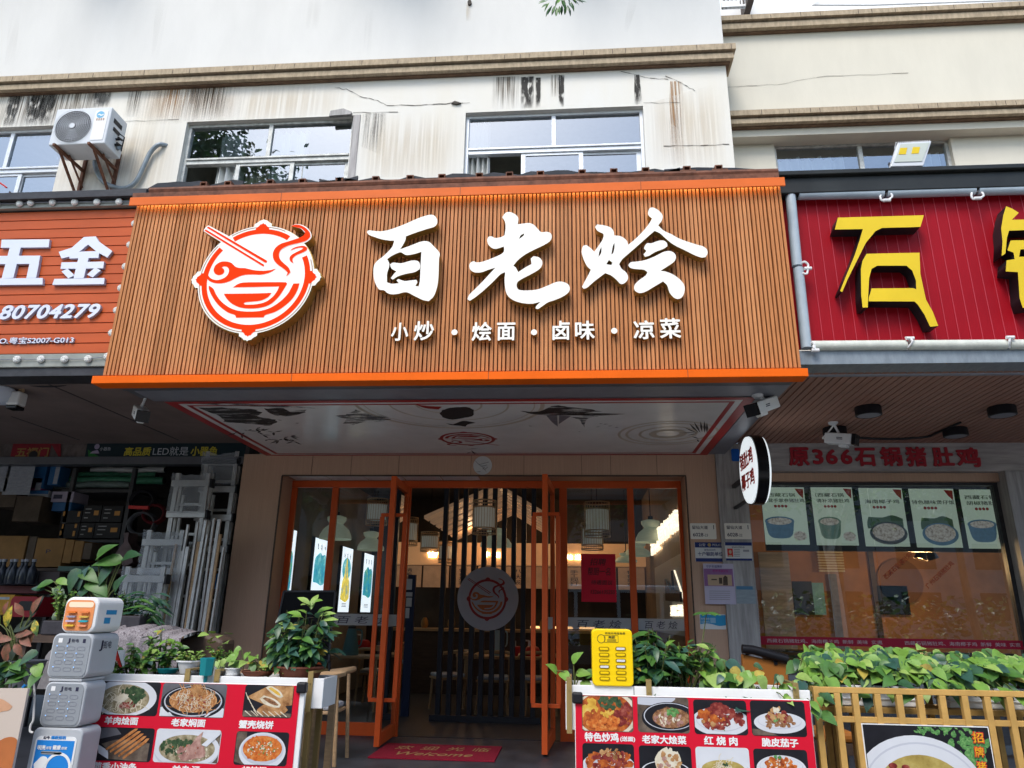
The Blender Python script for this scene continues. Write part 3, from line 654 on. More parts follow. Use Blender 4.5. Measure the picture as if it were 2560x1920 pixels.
LAO = [[(1120, 302), (1140, 276), (1165, 270), (1200, 285), (1218, 307), (1215, 346), (1250, 341), (1285, 338), (1315, 350), (1340, 376), (1360, 394), (1395, 392), (1418, 402), (1424, 427), (1410, 452), (1370, 476), (1310, 505), (1260, 532), (1215, 567), (1188, 600), (1203, 612), (1218, 640), (1260, 612), (1300, 590), (1295, 556), (1312, 542), (1345, 549), (1365, 572), (1362, 602), (1340, 627), (1290, 656), (1240, 682), (1213, 702), (1209, 730), (1225, 749), (1280, 752), (1340, 745), (1400, 722), (1450, 701), (1490, 699), (1525, 715), (1535, 742), (1525, 766), (1490, 791), (1440, 812), (1400, 826), (1370, 846), (1340, 866), (1324, 862), (1330, 846), (1356, 822), (1300, 834), (1240, 829), (1190, 813), (1155, 786), (1140, 750), (1134, 690), (1138, 640), (1110, 652), (1060, 702), (1000, 757), (950, 797), (920, 816), (906, 806), (915, 781), (950, 746), (1000, 696), (1050, 642), (1078, 612), (1030, 627), (990, 641), (950, 641), (925, 626), (917, 602), (925, 581), (945, 573), (962, 580), (1000, 575), (1060, 553), (1110, 531), (1130, 512), (1130, 482), (1085, 496), (1060, 493), (1035, 471), (1027, 442), (1035, 422), (1055, 420), (1075, 430), (1110, 425), (1134, 413), (1140, 370), (1137, 332)],
       [(1222, 437), (1234, 413), (1256, 402), (1250, 416)]]
HUI = [[(1690, 362), (1702, 347), (1740, 351), (1785, 365), (1804, 388), (1808, 414), (1850, 420), (1885, 446), (1893, 472), (1935, 438), (1985, 388), (2022, 342), (2040, 310), (2018, 290), (2017, 265), (2028, 246), (2047, 243), (2080, 260), (2105, 291), (2100, 322), (2078, 352), (2113, 385), (2160, 407), (2213, 436), (2313, 470), (2353, 481), (2377, 500), (2381, 526), (2368, 548), (2343, 550), (2303, 536), (2243, 506), (2173, 471), (2122, 431), (2090, 402), (2056, 386), (2020, 417), (1975, 457), (1930, 497), (1895, 527), (1858, 560), (1838, 590), (1852, 617), (1880, 641), (1893, 667), (1888, 691), (1865, 711), (1845, 711), (1825, 690), (1790, 661), (1752, 646), (1720, 670), (1680, 701), (1640, 736), (1620, 742), (1610, 730), (1625, 700), (1650, 655), (1664, 625), (1640, 602), (1620, 561), (1608, 520), (1610, 497), (1618, 478), (1637, 473), (1662, 491), (1685, 514), (1710, 480), (1735, 442), (1743, 415), (1738, 403), (1705, 386)],
       [(1711, 548), (1717, 512), (1729, 484), (1728, 520)], [(1790, 532), (1799, 482), (1809, 458), (1809, 492), (1801, 522)], [(1759, 591), (1775, 565), (1797, 581), (1791, 596)]]
HUI2 = [[(2000, 472), (2012, 462), (2037, 462), (2080, 447), (2112, 446), (2131, 461), (2135, 480), (2112, 496), (2060, 516), (2020, 540), (1996, 545), (1988, 530), (2006, 510), (1990, 494)],
        [(1894, 597), (1910, 579), (1945, 575), (2000, 565), (2060, 541), (2110, 516), (2150, 510), (2180, 526), (2187, 551), (2175, 576), (2140, 601), (2092, 632), (2123, 636), (2173, 656), (2218, 691), (2240, 726), (2238, 766), (2223, 795), (2198, 805), (2173, 795), (2148, 765), (2133, 721), (2108, 697), (2060, 725), (2010, 755), (1975, 768), (1945, 762), (1930, 741), (1935, 716), (1960, 690), (2000, 661), (2012, 640), (1990, 625), (1940, 621), (1906, 613)]]
FF = FY(YS - w0 - TH)
def trace(cr, loops, pl, k=4): return [smooth_loop(pl.pts(cr, lp), k) for lp in loops]
for ch in (BAI, LAO, HUI + HUI2):
    shape('character', FF, trace('A4', ch, FF), -TH, TH, [M['lit_white'], M['gold']], cn)
th2 = .05; F2 = FY(YS - .016 - th2)
for t, q in (('小', (437, 950, 543, 1062)), ('炒', (577, 940, 700, 1060)), ('烩', (932, 946, 1055, 1062)), ('面', (1087, 950, 1200, 1060)), ('卤', (1428, 938, 1535, 1057)),
             ('味', (1567, 938, 1688, 1055)), ('凉', (1925, 936, 2055, 1052)), ('菜', (2087, 922, 2217, 1048))):
    text(t, F2, F2.rect('A4', *q), -th2, th2, [M['lit_white'], M['gold']], cn, 'small_character', bold=.022)
for x_, y_ in ((826, 1009), (1315, 1009), (1808, 1000)):
    c_ = F2.c('A4', x_, y_); mb = MB(); mb.slabp(F2, ell(c_, .026, n=20), -th2, -.001); mb.i = 1; mb.flat(F2, ell(c_, .026, n=20), 0); mb.build('dot', [M['gold'], M['lit_white']], cn)
# the emblem
TE = .11; FE = FY(YS - .016 - TE)
def emblem_shapes(pl, cr='L', dx=0):
    T_ = lambda l: smooth_loop(pl.pts(cr, l), 4, 50)
    chop1 = pl.pts(cr, [(357, 228), (378, 218), (1052, 610), (1046, 632), (1030, 632)]); chop2 = pl.pts(cr, [(330, 262), (345, 248), (1018, 656), (1014, 674), (1000, 672)])
    steam = T_([(1330, 212), (1375, 195), (1440, 203), (1505, 240), (1545, 290), (1550, 335), (1510, 375), (1440, 400), (1360, 418), (1285, 440), (1215, 480), (1190, 530), (1200, 590), (1245, 640), (1300, 690), (1322, 742), (1270, 792), (1290, 745), (1240, 700), (1170, 650), (1125, 590), (1120, 520), (1150, 460), (1210, 415), (1290, 390), (1380, 360), (1440, 340), (1480, 310), (1490, 280), (1450, 240), (1390, 225)])
    steam2 = T_([(1318, 495), (1350, 465), (1420, 442), (1480, 440), (1515, 462), (1508, 490), (1450, 520), (1390, 545), (1350, 580), (1345, 610), (1358, 642), (1320, 615), (1310, 580), (1330, 545), (1390, 510), (1450, 480), (1470, 462), (1430, 458), (1370, 472)])
    swirl = T_([(1152, 697), (1100, 715), (1000, 725), (900, 718), (800, 695), (740, 692), (690, 680), (640, 635), (580, 618), (510, 625), (455, 665), (435, 715), (450, 755), (490, 775), (535, 765), (558, 735), (552, 705), (530, 690), (545, 675), (590, 680), (612, 715), (600, 765), (560, 805), (490, 830), (430, 825), (385, 795), (362, 740), (362, 700), (340, 740), (345, 790), (390, 845), (460, 868), (540, 868), (620, 845), (700, 805), (780, 775), (880, 768), (980, 770), (1070, 750), (1120, 725)])
    bowl_rim = T_([(655, 917), (720, 875), (780, 860), (900, 857), (1265, 857), (1282, 875), (1230, 960), (1180, 1030), (1090, 1110), (980, 1150), (840, 1160), (730, 1145), (640, 1100), (585, 1045), (552, 990), (900, 986), (1103, 979), (1060, 1030), (970, 1070), (800, 1088), (782, 1102), (800, 1115), (930, 1110), (1040, 1080), (1120, 1020), (1165, 960), (1190, 905), (900, 912)])
    bowl = T_([(378, 895), (430, 930), (470, 1010), (530, 1085), (620, 1150), (720, 1185), (850, 1195), (980, 1185), (1090, 1150), (1200, 1080), (1290, 990), (1340, 900), (1355, 872), (1424, 870), (1400, 950), (1340, 1050), (1240, 1140), (1140, 1200), (1030, 1235), (1010, 1262), (695, 1266), (680, 1235), (600, 1205), (500, 1130), (430, 1040), (385, 950)])
    return chop1, chop2, steam, steam2, swirl, bowl_rim, bowl
def ornament(c_, r_, ang, a, b, k):
    """pointed leaf bump on a circle of radius r_"""
    o = []
    for t, q in ((-a, 0), (-a * .92, b * .38), (-a * .65, b * .52), (-a * .52, b * .62), (-a * .36, b * .82), (-a * .12, b * .86), (0, b), (a * .12, b * .86), (a * .36, b * .82), (a * .52, b * .62), (a * .65, b * .52), (a * .92, b * .38), (a, 0)):
        o.append((c_[0] + (r_ + q * k) * math.cos(R(ang + t)), c_[1] + (r_ + q * k) * math.sin(R(ang + t))))
    return o
def orn_circle(c_, r_, a, b, n=72, cut=None):
    o = []; ang = 0
    for q in range(4):
        base = 90 * q
        o += ornament(c_, r_, base, a, b, 1)
        m_ = int((90 - 2 * a) / 5)
        for k in range(1, m_): t = base + a + (90 - 2 * a) * k / m_; o.append((c_[0] + r_ * math.cos(R(t)), c_[1] + r_ * math.sin(R(t))))
    return o
def cpx(pl, cr, x_, y_): return pl.c(cr, x_, y_)
def draw_emblem(pl, parent, white, red, side, th, line, prefix=''):
    lf = pl.c('L', 243, 850); rt = pl.c('L', 1600, 800); tp = pl.c('L', 1000, 205); bt = pl.c('L', 830, 1450)
    c_ = ((lf[0] + rt[0]) / 2 + .0, (tp[1] + bt[1]) / 2); Rd = (abs(rt[0] - lf[0]) + abs(tp[1] - bt[1])) / 4
    body = orn_circle(c_, Rd, 9, .068)
    hook = smooth_loop(pl.pts('L', [(1330, 208), (1375, 188), (1450, 195), (1520, 235), (1560, 300), (1555, 350), (1500, 395), (1420, 420), (1330, 380), (1400, 350), (1460, 335), (1490, 290), (1440, 240), (1380, 222)]), 4)
    sticks = pl.pts('L', [(348, 218), (375, 200), (610, 325), (530, 400), (320, 268), (325, 245)])
    emb = shape('emblem_body', pl, [body], -th, th - .012, [side, side], parent)
    fc = shape('emblem_face', pl, [orn_circle(c_, Rd * .99, 9, .068)], -.012, .012, [white, side], emb)
    for lp, nm in ((hook, 'steam_backing'), (sticks, 'chopstick_backing')): shape(nm, pl, [lp], -th + .002, th - .001, [white, side], emb)
    # hairline and broad ring
    gap = lambda t: False
    def arc(r0, r1, t0, t1, w_, n=60):
        mb = MB()
        for i in range(n):
            a, b = t0 + (t1 - t0) * i / n, t0 + (t1 - t0) * (i + 1) / n
            mb.flat(pl, [(c_[0] + q * math.cos(R(t)), c_[1] + q * math.sin(R(t))) for q, t in ((r0, a), (r1, a), (r1, b), (r0, b))], w_)
        return mb
    arc(Rd * .955, Rd * .97, 65, 123, .0015).build('hairline_ring', line, emb); arc(Rd * .955, Rd * .97, 140, 380, .0015).build('hairline_ring', line, emb)
    arc(Rd * .835, Rd * .925, 57, 123, .002).build('red_ring', red, emb); arc(Rd * .835, Rd * .925, 140, 386, .002, 120).build('red_ring', red, emb)
    for q in range(4): mb = MB(); mb.flat(pl, ornament(c_, Rd * .90, 90 * q, 7.5, .075, 1), .0025); mb.build('red_ornament', red, emb)
    ch1, ch2, st, st2, sw, br, bw = emblem_shapes(pl)
    for lp, nm, w_ in ((ch1, 'chopstick', .004), (ch2, 'chopstick', .004), (st, 'steam', .005), (st2, 'steam', .004), (sw, 'noodle_swirl', .003), (br, 'soup', .003), (bw, 'bowl', .003)):
        me = curve_mesh([lp], 0.0); place_mesh(me, lambda q: pl.at(q.x, q.y, w_)); link(nm, me, emb, [red])
    return emb
M['edge_red'] = mat('lit_dark_red_film', (.45, .05, .04), .4, emit=(.25, (.7, .06, .06)))
draw_emblem(FE, cn, M['lit_white'], M['lit_orange'], M['gold'], TE, M['lit_grey'])

# ------------------------------------------------------------------ hardware shop sign on the left
YH = 5.82; H = FY(YH); zb = 3.41
hw = thing('hardware_shop_sign', 'orange plank hardware shop sign with white characters in a grey bulb-studded frame', 'shop sign', (-5, YH, zb))
rH = H.rect('A3', -500, 265, 760, 1140); uR = H.px(318, 640)[0] ; v_t = H.c('A3', 400, 265)[1]; v_b = H.c('A3', 400, 1142)[1]
mb = MB(); n = 15; hgt = (v_t - v_b) / n
for k in range(n):
    v = v_b + hgt * k; mb.box(-9, uR, YH - .006, YH + .03, v + .006, v + hgt - .004)
mb.i = 1; mb.box(-9, uR, YH + .031, YH + .05, v_b, v_t); mb.build('plank_panel', [mat('orange_red_planks', (.56, .105, .025), .4, noise=(1.5, .15), stretch=(.6, 1, 3)), M['slat_gap']], hw)
mb = MB(); HC = FY(YH - .06); HC2 = FY(YH - .11); v0 = HC.c('A3', 300, 1222)[1]; v1 = HC2.c('A3', 300, 140)[1]; vg0 = HC2.c('A3', 300, 190)[1] - .03; vg1 = HC.c('A3', 300, 245)[1]
mb.box(-9, -4.02, YH - .06, YH + .1, v0, v_b - .02); mb.box(uR + .045, uR + .16, YH - .05, YH + .1, v_b - .02, vg1)
mb.box(-9, -4.0, YH - .06, YH + .1, vg1 + .005, vg0 + .03); mb.build('bulb_frame', mat('grey_frame', (.33, .34, .30), .5, .2, noise=(5, .25)), hw, bevel=.006)
mb = MB(); mb.box(-9, -3.95, YH - .12, YH + .5, vg0 + .032, (vg0 + v1) / 2); mb.box(-9, -4.05, YH - .10, YH + .5, (vg0 + v1) / 2 + .003, v1); mb.box(-9, uR + .04, YH - .02, YH + .1, v_t, vg1); mb.box(-9, -4.03, YH - .04, YH + .2, v0 - .08, v0 - .003)
mb.build('dark_cap', M['steel'], hw, bevel=.006)
bulbm = mat('bulb', (.72, .72, .68), .3)
FHB = FY(YH - .065)
def bulb(u, v, pl):
    mb = MB(); mb.lathe(pl.at(u, v, 0), [(.033, 0), (.036, .01), (.03, .022), (.0, .03)], 12, axis=pl.N, capt=False)
    for k in range(6): a = R(60 * k); mb.lathe(pl.at(u + .018 * math.cos(a), v + .018 * math.sin(a), .02), [(.009, 0), (.008, .008), (.0, .013)], 6, axis=pl.N)
    mb.build('bulb', bulbm, hw, True)
prev = []
for x_, y_ in ((125, 222), (193, 217), (327, 214), (463, 213), (600, 212), (735, 210), (840, 210), (-15, 225), (108, 1178), (255, 1177), (400, 1177), (545, 1175), (665, 1160), (-40, 1180)):
    u, v = FHB.c('A3', x_, y_); bulb(u, v, FHB); prev.append((u, v))
for x_, y_ in ((832, 345), (803, 475), (775, 608), (748, 740), (722, 877), (692, 1015)): bulb(*FHB.c('A3', x_, y_), FHB)
mb = MB(); q = sorted([p for p in prev if p[1] > 4]); mb.tube(spline([FHB.at(u, v, .012) for u, v in q], 3), .004, 5); q = sorted([p for p in prev if p[1] < 4]); mb.tube(spline([FHB.at(u, v, .012) for u, v in q], 3), .004, 5); mb.build('bulb_cable', M['grey_sheet'], hw)
L2 = [M['white_letter'], M['letter_side']]; t_ = .03; HF = FY(YH - .006 - t_)
# 五 and 金 as bold strokes
def strokes(name, cr, polys, pl, th, mats, parent):
    mb = MB(); k = 0
    for p in polys:
        q = pl.pts(cr, p); mb.i = 1; mb.slabp(pl, q, -th, -.0008 - .0004 * k); mb.i = 0; mb.flat(pl, q, 0 + .0004 * k)
        k += 1
    return mb.build(name, mats, parent)
strokes('character', 'A3', [[(10, 440), (305, 438), (298, 487), (5, 490)], [(60, 488), (128, 488), (82, 675), (10, 678)], [(-60, 541), (248, 538), (238, 588), (-70, 592)], [(182, 586), (240, 586), (222, 675), (162, 676)], [(-120, 680), (263, 676), (262, 716), (-130, 720)]], HF, t_, L2, hw)
strokes('character', 'A3', [[(515, 424), (588, 420), (608, 452), (690, 510), (660, 550), (600, 518), (540, 470), (500, 505), (440, 540), (378, 556), (360, 515), (440, 490)], [(432, 515), (610, 510), (605, 552), (425, 556)], [(378, 580), (640, 575), (634, 616), (372, 620)], [(482, 552), (545, 552), (515, 676), (452, 678)], [(378, 636), (415, 618), (458, 660), (420, 678)], [(570, 672), (535, 655), (585, 612), (620, 630)], [(335, 682), (643, 676), (640, 714), (322, 718)]], HF, t_, L2, hw)
text('80704279', HF, HF.rect('A3', 0, 838, 612, 926), -t_, t_, L2, hw, 'phone_number', bold=.03, shear=.2, spacing=1.05)
text('O.粤宝S2007-G013', HF, HF.rect('A3', -8, 1035, 448, 1076), -t_, .02, L2, hw, 'small_lettering', bold=.012)
# cables
mb = MB(); mb.tube(spline([B.at(*B.c('A0', *q), .15) for q in ((-60, 1090), (0, 1128), (40, 1155), (90, 1190))]), .012, 6); tag(mb.build('red_wire', M['redtext'], None, True), 'short dark red wire below the window at the left edge', 'cable')
mb = MB(); P6 = FY(6.2); mb.tube(spline([P6.at(*P6.c('B1', *q)) for q in ((0, 125), (120, 170), (280, 200), (450, 200), (620, 165), (790, 112))]), .008, 6)
tag(mb.build('sagging_cable', M['black'], None, True), 'thin black cable sagging under the hardware shop canopy', 'cable')

# ------------------------------------------------------------------ stone pot chicken sign on the right
YQ = 5.82; Q = FY(YQ); zq = 3.354
sp = thing('stone_pot_sign', 'red plank restaurant sign with thick yellow characters framed by grey tubes', 'shop sign', (3, YQ, zq))
vt_ = Q.c('A5', 1500, 165)[1]; vb_ = Q.c('A5', 1500, 1068)[1]; uL = Q.c('A5', 870, 640)[0] - .15
mb = MB(); u = uL - .05; k = 0
while u < 6.5:
    mb.i = 0; mb.box(u, u + .086, YQ, YQ + .03, vb_ - .05, vt_ + .05); mb.i = 1; mb.box(u + .0865, u + .0915, YQ - .004, YQ + .03, vb_ - .05, vt_ + .05); u += .092
mb.build('plank_panel', [M['red_panel'], mat('red_plank_seam', (.50, .05, .07), .35)], sp)
QC = FY(YQ - .08); v0 = QC.c('A5', 1500, 1110)[1]; v1 = QC.c('A5', 1500, 1200)[1]; v2 = Q.c('A5', 1500, 1222)[1]
mb = MB(); mb.box(1.90, 6.5, YQ - .06, YQ + .1, v1, v0); mb.box(1.90, 6.5, YQ - .09, YQ + .15, v2, v1 - .003); mb.build('bottom_trim', M['trim_grey'], sp, bevel=.006)
QC = FY(YQ - .14); a = QC.c('A5', 1500, 30)[1]; b = QC.c('A5', 1500, 125)[1]; c_ = QC.c('A5', 1500, 0)[1]
mb = MB(); mb.box(1.88, 6.5, YQ - .12, YQ + .6, b, a); mb.box(1.86, 6.5, YQ - .16, YQ + .6, a + .003, c_); mb.build('top_cap', mat('dark_cap_metal', (.035, .037, .035), .35, .2, noise=(3, .3)), sp, bevel=.008)
tubem = mat('grey_tube', (.42, .49, .54), .35, noise=(6, .15)); tubew = mat('cream_tube', (.68, .70, .62), .4, noise=(9, .2))
QT = FY(YQ - .07)
def ltube(a, b, r_, m_):
    mb = MB(); mb.cyl(QT.at(*QT.c('A5', *a)), QT.at(*QT.c('A5', *b)), r_, n=14); mb.build('light_tube', m_, sp, True)
for a, b in (((825, 166), (1345, 158)), ((1365, 156), (1905, 140)), ((1925, 140), (2480, 128))): ltube(a, b, .044, tubem)
ltube((775, 150), (818, 605), .044, tubem); ltube((825, 618), (875, 1108), .044, tubem)
for a, b in (((905, 1092), (1485, 1088)), ((1505, 1088), (2100, 1085)), ((2120, 1085), (2600, 1082))): ltube(a, b, .042, tubew)
def loop_(pts_, name='cable_loop'):
    mb = MB(); mb.tube(spline([QT.at(*QT.c('A5', x_, y_), w_) for x_, y_, w_ in pts_], 5), .009, 6); x_, y_, w_ = pts_[len(pts_) // 2]
    p = QT.at(*QT.c('A5', x_, y_), w_); mb.cyl(p + Vector((-.03, 0, 0)), p + Vector((.03, 0, 0)), .015, n=8); mb.build('cable_loop', M['white'], sp, True)
loop_([(1348, 158, 0), (1320, 185, .03), (1330, 210, .03), (1360, 210, .03), (1392, 190, .03), (1385, 170, .03), (1365, 158, 0)]); loop_([(1905, 140, 0), (1878, 170, .03), (1885, 200, .03), (1915, 198, .03), (1950, 185, .03), (1945, 165, .03), (1925, 142, 0)])
loop_([(820, 605, 0), (850, 590, .04), (875, 605, .04), (875, 630, .04), (870, 660, .04), (850, 662, .04), (828, 640, 0)]); loop_([(890, 1105, 0), (905, 1080, .04), (920, 1130, .04), (905, 1110, .05), (930, 1090, .0)])
loop_([(1490, 1110, .02), (1505, 1085, .06), (1495, 1060, .05), (1485, 1042, .0)]); loop_([(2115, 1110, .02), (2100, 1085, .05), (2105, 1055, .05), (2120, 1070, .04), (2112, 1100, .0)])
SHI = [[(1068, 305), (1597, 290), (1575, 362), (1340, 368), (1300, 387), (1240, 460), (1190, 560), (1130, 680), (1095, 762), (1082, 755), (1120, 660), (1170, 540), (1200, 450), (1222, 375), (1050, 378)]]
SHI2 = [[(1245, 527), (1570, 520), (1575, 650), (1610, 810), (1650, 880), (1685, 970), (1635, 975), (1600, 900), (1560, 840), (1540, 820), (1258, 819), (1258, 800), (1275, 740), (1530, 738), (1550, 745), (1548, 690), (1525, 630), (1490, 600), (1310, 600), (1275, 620), (1260, 680), (1255, 780), (1252, 857), (1220, 857), (1212, 780), (1210, 620), (1220, 570)]]
GUO = [[(2075, 540), (2080, 450), (2072, 370), (2085, 290), (2102, 235), (2140, 250), (2180, 275), (2137, 318), (2420, 312), (2415, 375), (2120, 385), (2107, 430), (2098, 525)],
       [(2110, 505), (2130, 445), (2420, 440), (2410, 490), (2190, 500), (2182, 545), (2400, 545), (2400, 620), (2240, 640), (2250, 700), (2290, 800), (2330, 840), (2205, 860), (2185, 800), (2175, 640), (2100, 635), (2105, 568), (2155, 560), (2148, 520)]]
tq = .13; QF = FY(YQ - tq - .01)
for ch in (SHI + SHI2, GUO): shape('character', QF, [QF.pts('A5', lp) for lp in ch], -tq, tq, [M['yellow'], M['black']], sp)
# black keyline round the yellow faces, slightly larger and behind
# flood light on the canopy
FL = FY(5.9); fl = thing('flood_light', 'white finned flood light with two yellow diode squares standing on the right canopy', 'flood light', FL.at(*FL.c('A2', 1500, 1035)))
q = FL.pts('A2', [(1385, 1035), (1430, 890), (1635, 878), (1585, 1030)])
mb = MB(); mb.slabp(FL, q, -.03, .03); mb.build('housing', M['offwhite'], fl, bevel=.006)
mb = MB(); mb.slabp(FL, FL.pts('A2', [(1405, 1010), (1445, 900), (1620, 892), (1575, 1005)]), .031, .036); mb.build('lens', mat('pale_lens', (.52, .56, .50), .2), fl)
for cx_, cy_ in ((1457, 945), (1535, 940)):
    mb = MB(); mb.slabp(FL, FL.pts('A2', [(cx_ - 27, cy_ + 20), (cx_ - 17, cy_ - 20), (cx_ + 27, cy_ - 22), (cx_ + 18, cy_ + 18)]), .0365, .039); mb.build('diode', M['yellow'], fl)
mb = MB()
for k in range(16):
    t = k / 15; p = FL.c('A2', 1430 + 205 * t, 890 - 12 * t); mb.bar(FL.at(p[0], p[1] - .005, -.05), FL.at(p[0], p[1] + .03, -.0), .007)
mb.build('cooling_fins', M['white'], fl)
mb = MB(); p = FL.c('A2', 1490, 1040); mb.bar(FL.at(p[0] - .12, p[1] - .05, 0), FL.at(p[0] + .12, p[1] - .05, 0), .03); mb.bar(FL.at(p[0] - .12, p[1] - .05, 0), FL.at(p[0] - .12, p[1] + .1, -.045), .02); mb.bar(FL.at(p[0] + .12, p[1] - .05, 0), FL.at(p[0] + .12, p[1] + .1, -.045), .02); mb.build('stand', M['steel'], fl)
# ------------------------------------------------------------------ underside of the canopy: printed panel
ZC = 3.222; D = FD(ZC); D2 = FD(ZC - .006)
mb = MB(); mb.box(XL + .02, XR - .02, YS + .02, 5.88, ZC, 3.239); mb.build('dark_underside', M['grey_dark'], cn)
mb = MB(); mb.box(XL + .12, XR - .2, 5.884, 6.2, ZC - .003, 3.239); mb.build('grey_underside', M['grey_sheet'], cn)
mb = MB(); mb.box(1.67, XR - .02, 5.884, 8.59, ZC, 3.239); mb.build('side_underside', M['grey_sheet'], cn)
U0, U1, N0, N1 = -3.80, 1.655, -8.595, -6.2          # panel on D: u = X, v = -Y
pn = MB().quad(D, (U0, N0, U1, N1), .008).build('soffit_panel', M['soffit'], cn)
def border(i0, i1, w_):
    mb = MB(); a = (U0 + i0 * 1.3, N0 + i0 * .9, U1 - i0 * 1.3, N1 - i0); b = (U0 + i1 * 1.3, N0 + i1 * .9, U1 - i1 * 1.3, N1 - i1)
    for q in ((a[0], a[1], a[2], b[1]), (a[0], b[3], a[2], a[3]), (a[0], b[1], b[0], b[3]), (b[2], b[1], a[2], b[3])): mb.quad(D, q, w_)
    mb.build('red_border', M['soffit_red'], pn)
border(.0, .075, .0095); border(.12, .155, .0095)
def blotch(name, cr, pts_, m, w_=.0095, k=3, jit=0, seed=1):
    p = D.pts(cr, pts_)
    lp = smooth_loop(p, k, 80)
    if jit:
        g = random.Random(seed); lp = [(u + g.uniform(-jit, jit), v + g.uniform(-jit, jit) * .8) for u, v in lp]
    me = curve_mesh([lp], 0.0); place_mesh(me, lambda q: D.at(q.x, q.y, w_)); link(name, me, pn, [M[m]])
blotch('ink_mountain', 'C3', [(345, 190), (480, 188), (600, 196), (690, 200), (725, 225), (700, 240), (760, 255), (815, 268), (800, 285), (770, 300), (690, 292), (600, 285), (500, 275), (470, 245), (410, 222)], 'ink_brush', jit=.02)
blotch('ink_wash', 'C3', [(730, 195), (850, 190), (900, 215), (1000, 200), (980, 225), (870, 240), (790, 235)], 'ink_brush', jit=.02, seed=2)
blotch('ink_wash', 'C3', [(260, 160), (480, 158), (700, 165), (1080, 195), (800, 185), (500, 178)], 'ink_mist', jit=.02, seed=4)
blotch('ink_pavilion', 'C3', [(1180, 240), (1260, 225), (1290, 198), (1340, 215), (1390, 230), (1450, 232), (1510, 258), (1430, 275), (1350, 280), (1280, 295), (1215, 285), (1240, 262)], 'ink_mist', jit=.02, seed=3)
blotch('ink_lotus', 'C3', [(1835, 205), (1880, 190), (1940, 185), (2000, 188), (2028, 210), (2020, 240), (1970, 250), (1900, 262), (1850, 255), (1820, 230)], 'ink', .0098, jit=.008)
blotch('ink_lotus', 'C3', [(1855, 285), (1900, 292), (1960, 270), (2020, 278), (2038, 282), (1990, 292), (1975, 306), (1940, 300), (1890, 296)], 'ink', .0098)
blotch('red_leaf', 'C3', [(1665, 168), (1740, 178), (1830, 183), (1810, 200), (1730, 192)], 'soffit_red')
blotch('ink_boat', 'C4', [(495, 210), (600, 212), (690, 180), (730, 175), (790, 185), (900, 195), (990, 212), (880, 222), (1150, 228), (1000, 236), (700, 236), (560, 226)], 'ink_brush', jit=.012, seed=8)
blotch('ink_sail', 'C4', [(652, 236), (720, 235), (724, 305), (690, 280)], 'ink_grey', .010); blotch('ink_sail', 'C4', [(732, 236), (805, 240), (730, 290)], 'ink_grey', .010)
blotch('ink_boat', 'C4', [(800, 245), (860, 240), (880, 225), (920, 235), (980, 243), (910, 255), (885, 310), (860, 268)], 'ink_mist', jit=.008, seed=9)
def twigs(cr, segs, wd=.012):
    mb = MB()
    for a, b in segs:
        p = D.c(cr, *a); q = D.c(cr, *b); d = Vector((q[0] - p[0], q[1] - p[1])); n_ = Vector((-d.y, d.x)).normalized() * wd
        m_ = ((p[0] + q[0]) / 2, (p[1] + q[1]) / 2); mb.flat(D, [p, (m_[0] + n_.x, m_[1] + n_.y), q, (m_[0] - n_.x, m_[1] - n_.y)], .0102)
    mb.build('ink_twig', M['ink'], pn)
g = random.Random(3); sg = []
for x_, y_ in ((560, 345), (640, 330), (690, 320), (730, 355), (800, 340), (760, 385), (860, 375), (900, 365), (920, 395), (720, 330), (600, 355), (830, 390)):
    for k in range(4): sg.append(((x_, y_), (x_ + g.uniform(-60, 70), y_ + g.uniform(-14, 24))))
twigs('C3', sg, .013)
twigs('C4', [((1580, 345), (1500, 310)), ((1590, 340), (1470, 345)), ((1590, 345), (1530, 285)), ((1600, 345), (1560, 275)), ((1610, 340), (1600, 272)), ((1625, 345), (1625, 270)), ((1640, 345), (1640, 280)), ((1585, 345), (1520, 360)), ((1580, 385), (1590, 400)), ((1545, 365), (1590, 380))], .012)
twigs('C4', [((975, 288), (1000, 286)), ((1000, 292), (1035, 288)), ((955, 308), (985, 305)), ((1030, 302), (1060, 300)), ((1070, 312), (1100, 308)), ((540, 300), (570, 303)), ((850, 335), (862, 337))], .008)
twigs('C3', [((820, 262), (850, 268)), ((930, 285), (955, 283)), ((1980, 445), (2060, 440)), ((2000, 460), (2050, 470)), ((2010, 450), (2035, 478)), ((1980, 470), (2010, 462))], .01)
def ringflat(c_, rads, m, name, w_=.0092):
    mb = MB()
    for r0, r1 in rads:
        for i in range(60):
            a, b = R(6 * i), R(6 * i + 6); mb.flat(D, [(c_[0] + q * math.cos(t), c_[1] + q * math.sin(t)) for q, t in ((r0, a), (r1, a), (r1, b), (r0, b))], w_)
    mb.build(name, M[m], pn)
cm = D.c('C3', 1870, 170)
def clip_ring(c_, r0, r1, name):
    mb = MB()
    for i in range(90):
        a, b = R(4 * i), R(4 * i + 4); p = [(c_[0] + q * math.cos(t), c_[1] + q * math.sin(t)) for q, t in ((r0, a), (r1, a), (r1, b), (r0, b))]
        if all(N0 < q[1] < N1 - .1 for q in p): mb.flat(D, p, .0090)
    mb.build(name, M['ink_pale'], pn)
for r0, r1 in ((.86, .9), (.8, .812), (.55, .57), (.3, .32)): clip_ring(cm, r0, r1, 'pale_medallion')
cm = D.c('C4', 1400, 350)
for r0, r1 in ((.50, .53), (.42, .45), (.28, .31), (.12, .2)): clip_ring(cm, r0, r1, 'pale_medallion')
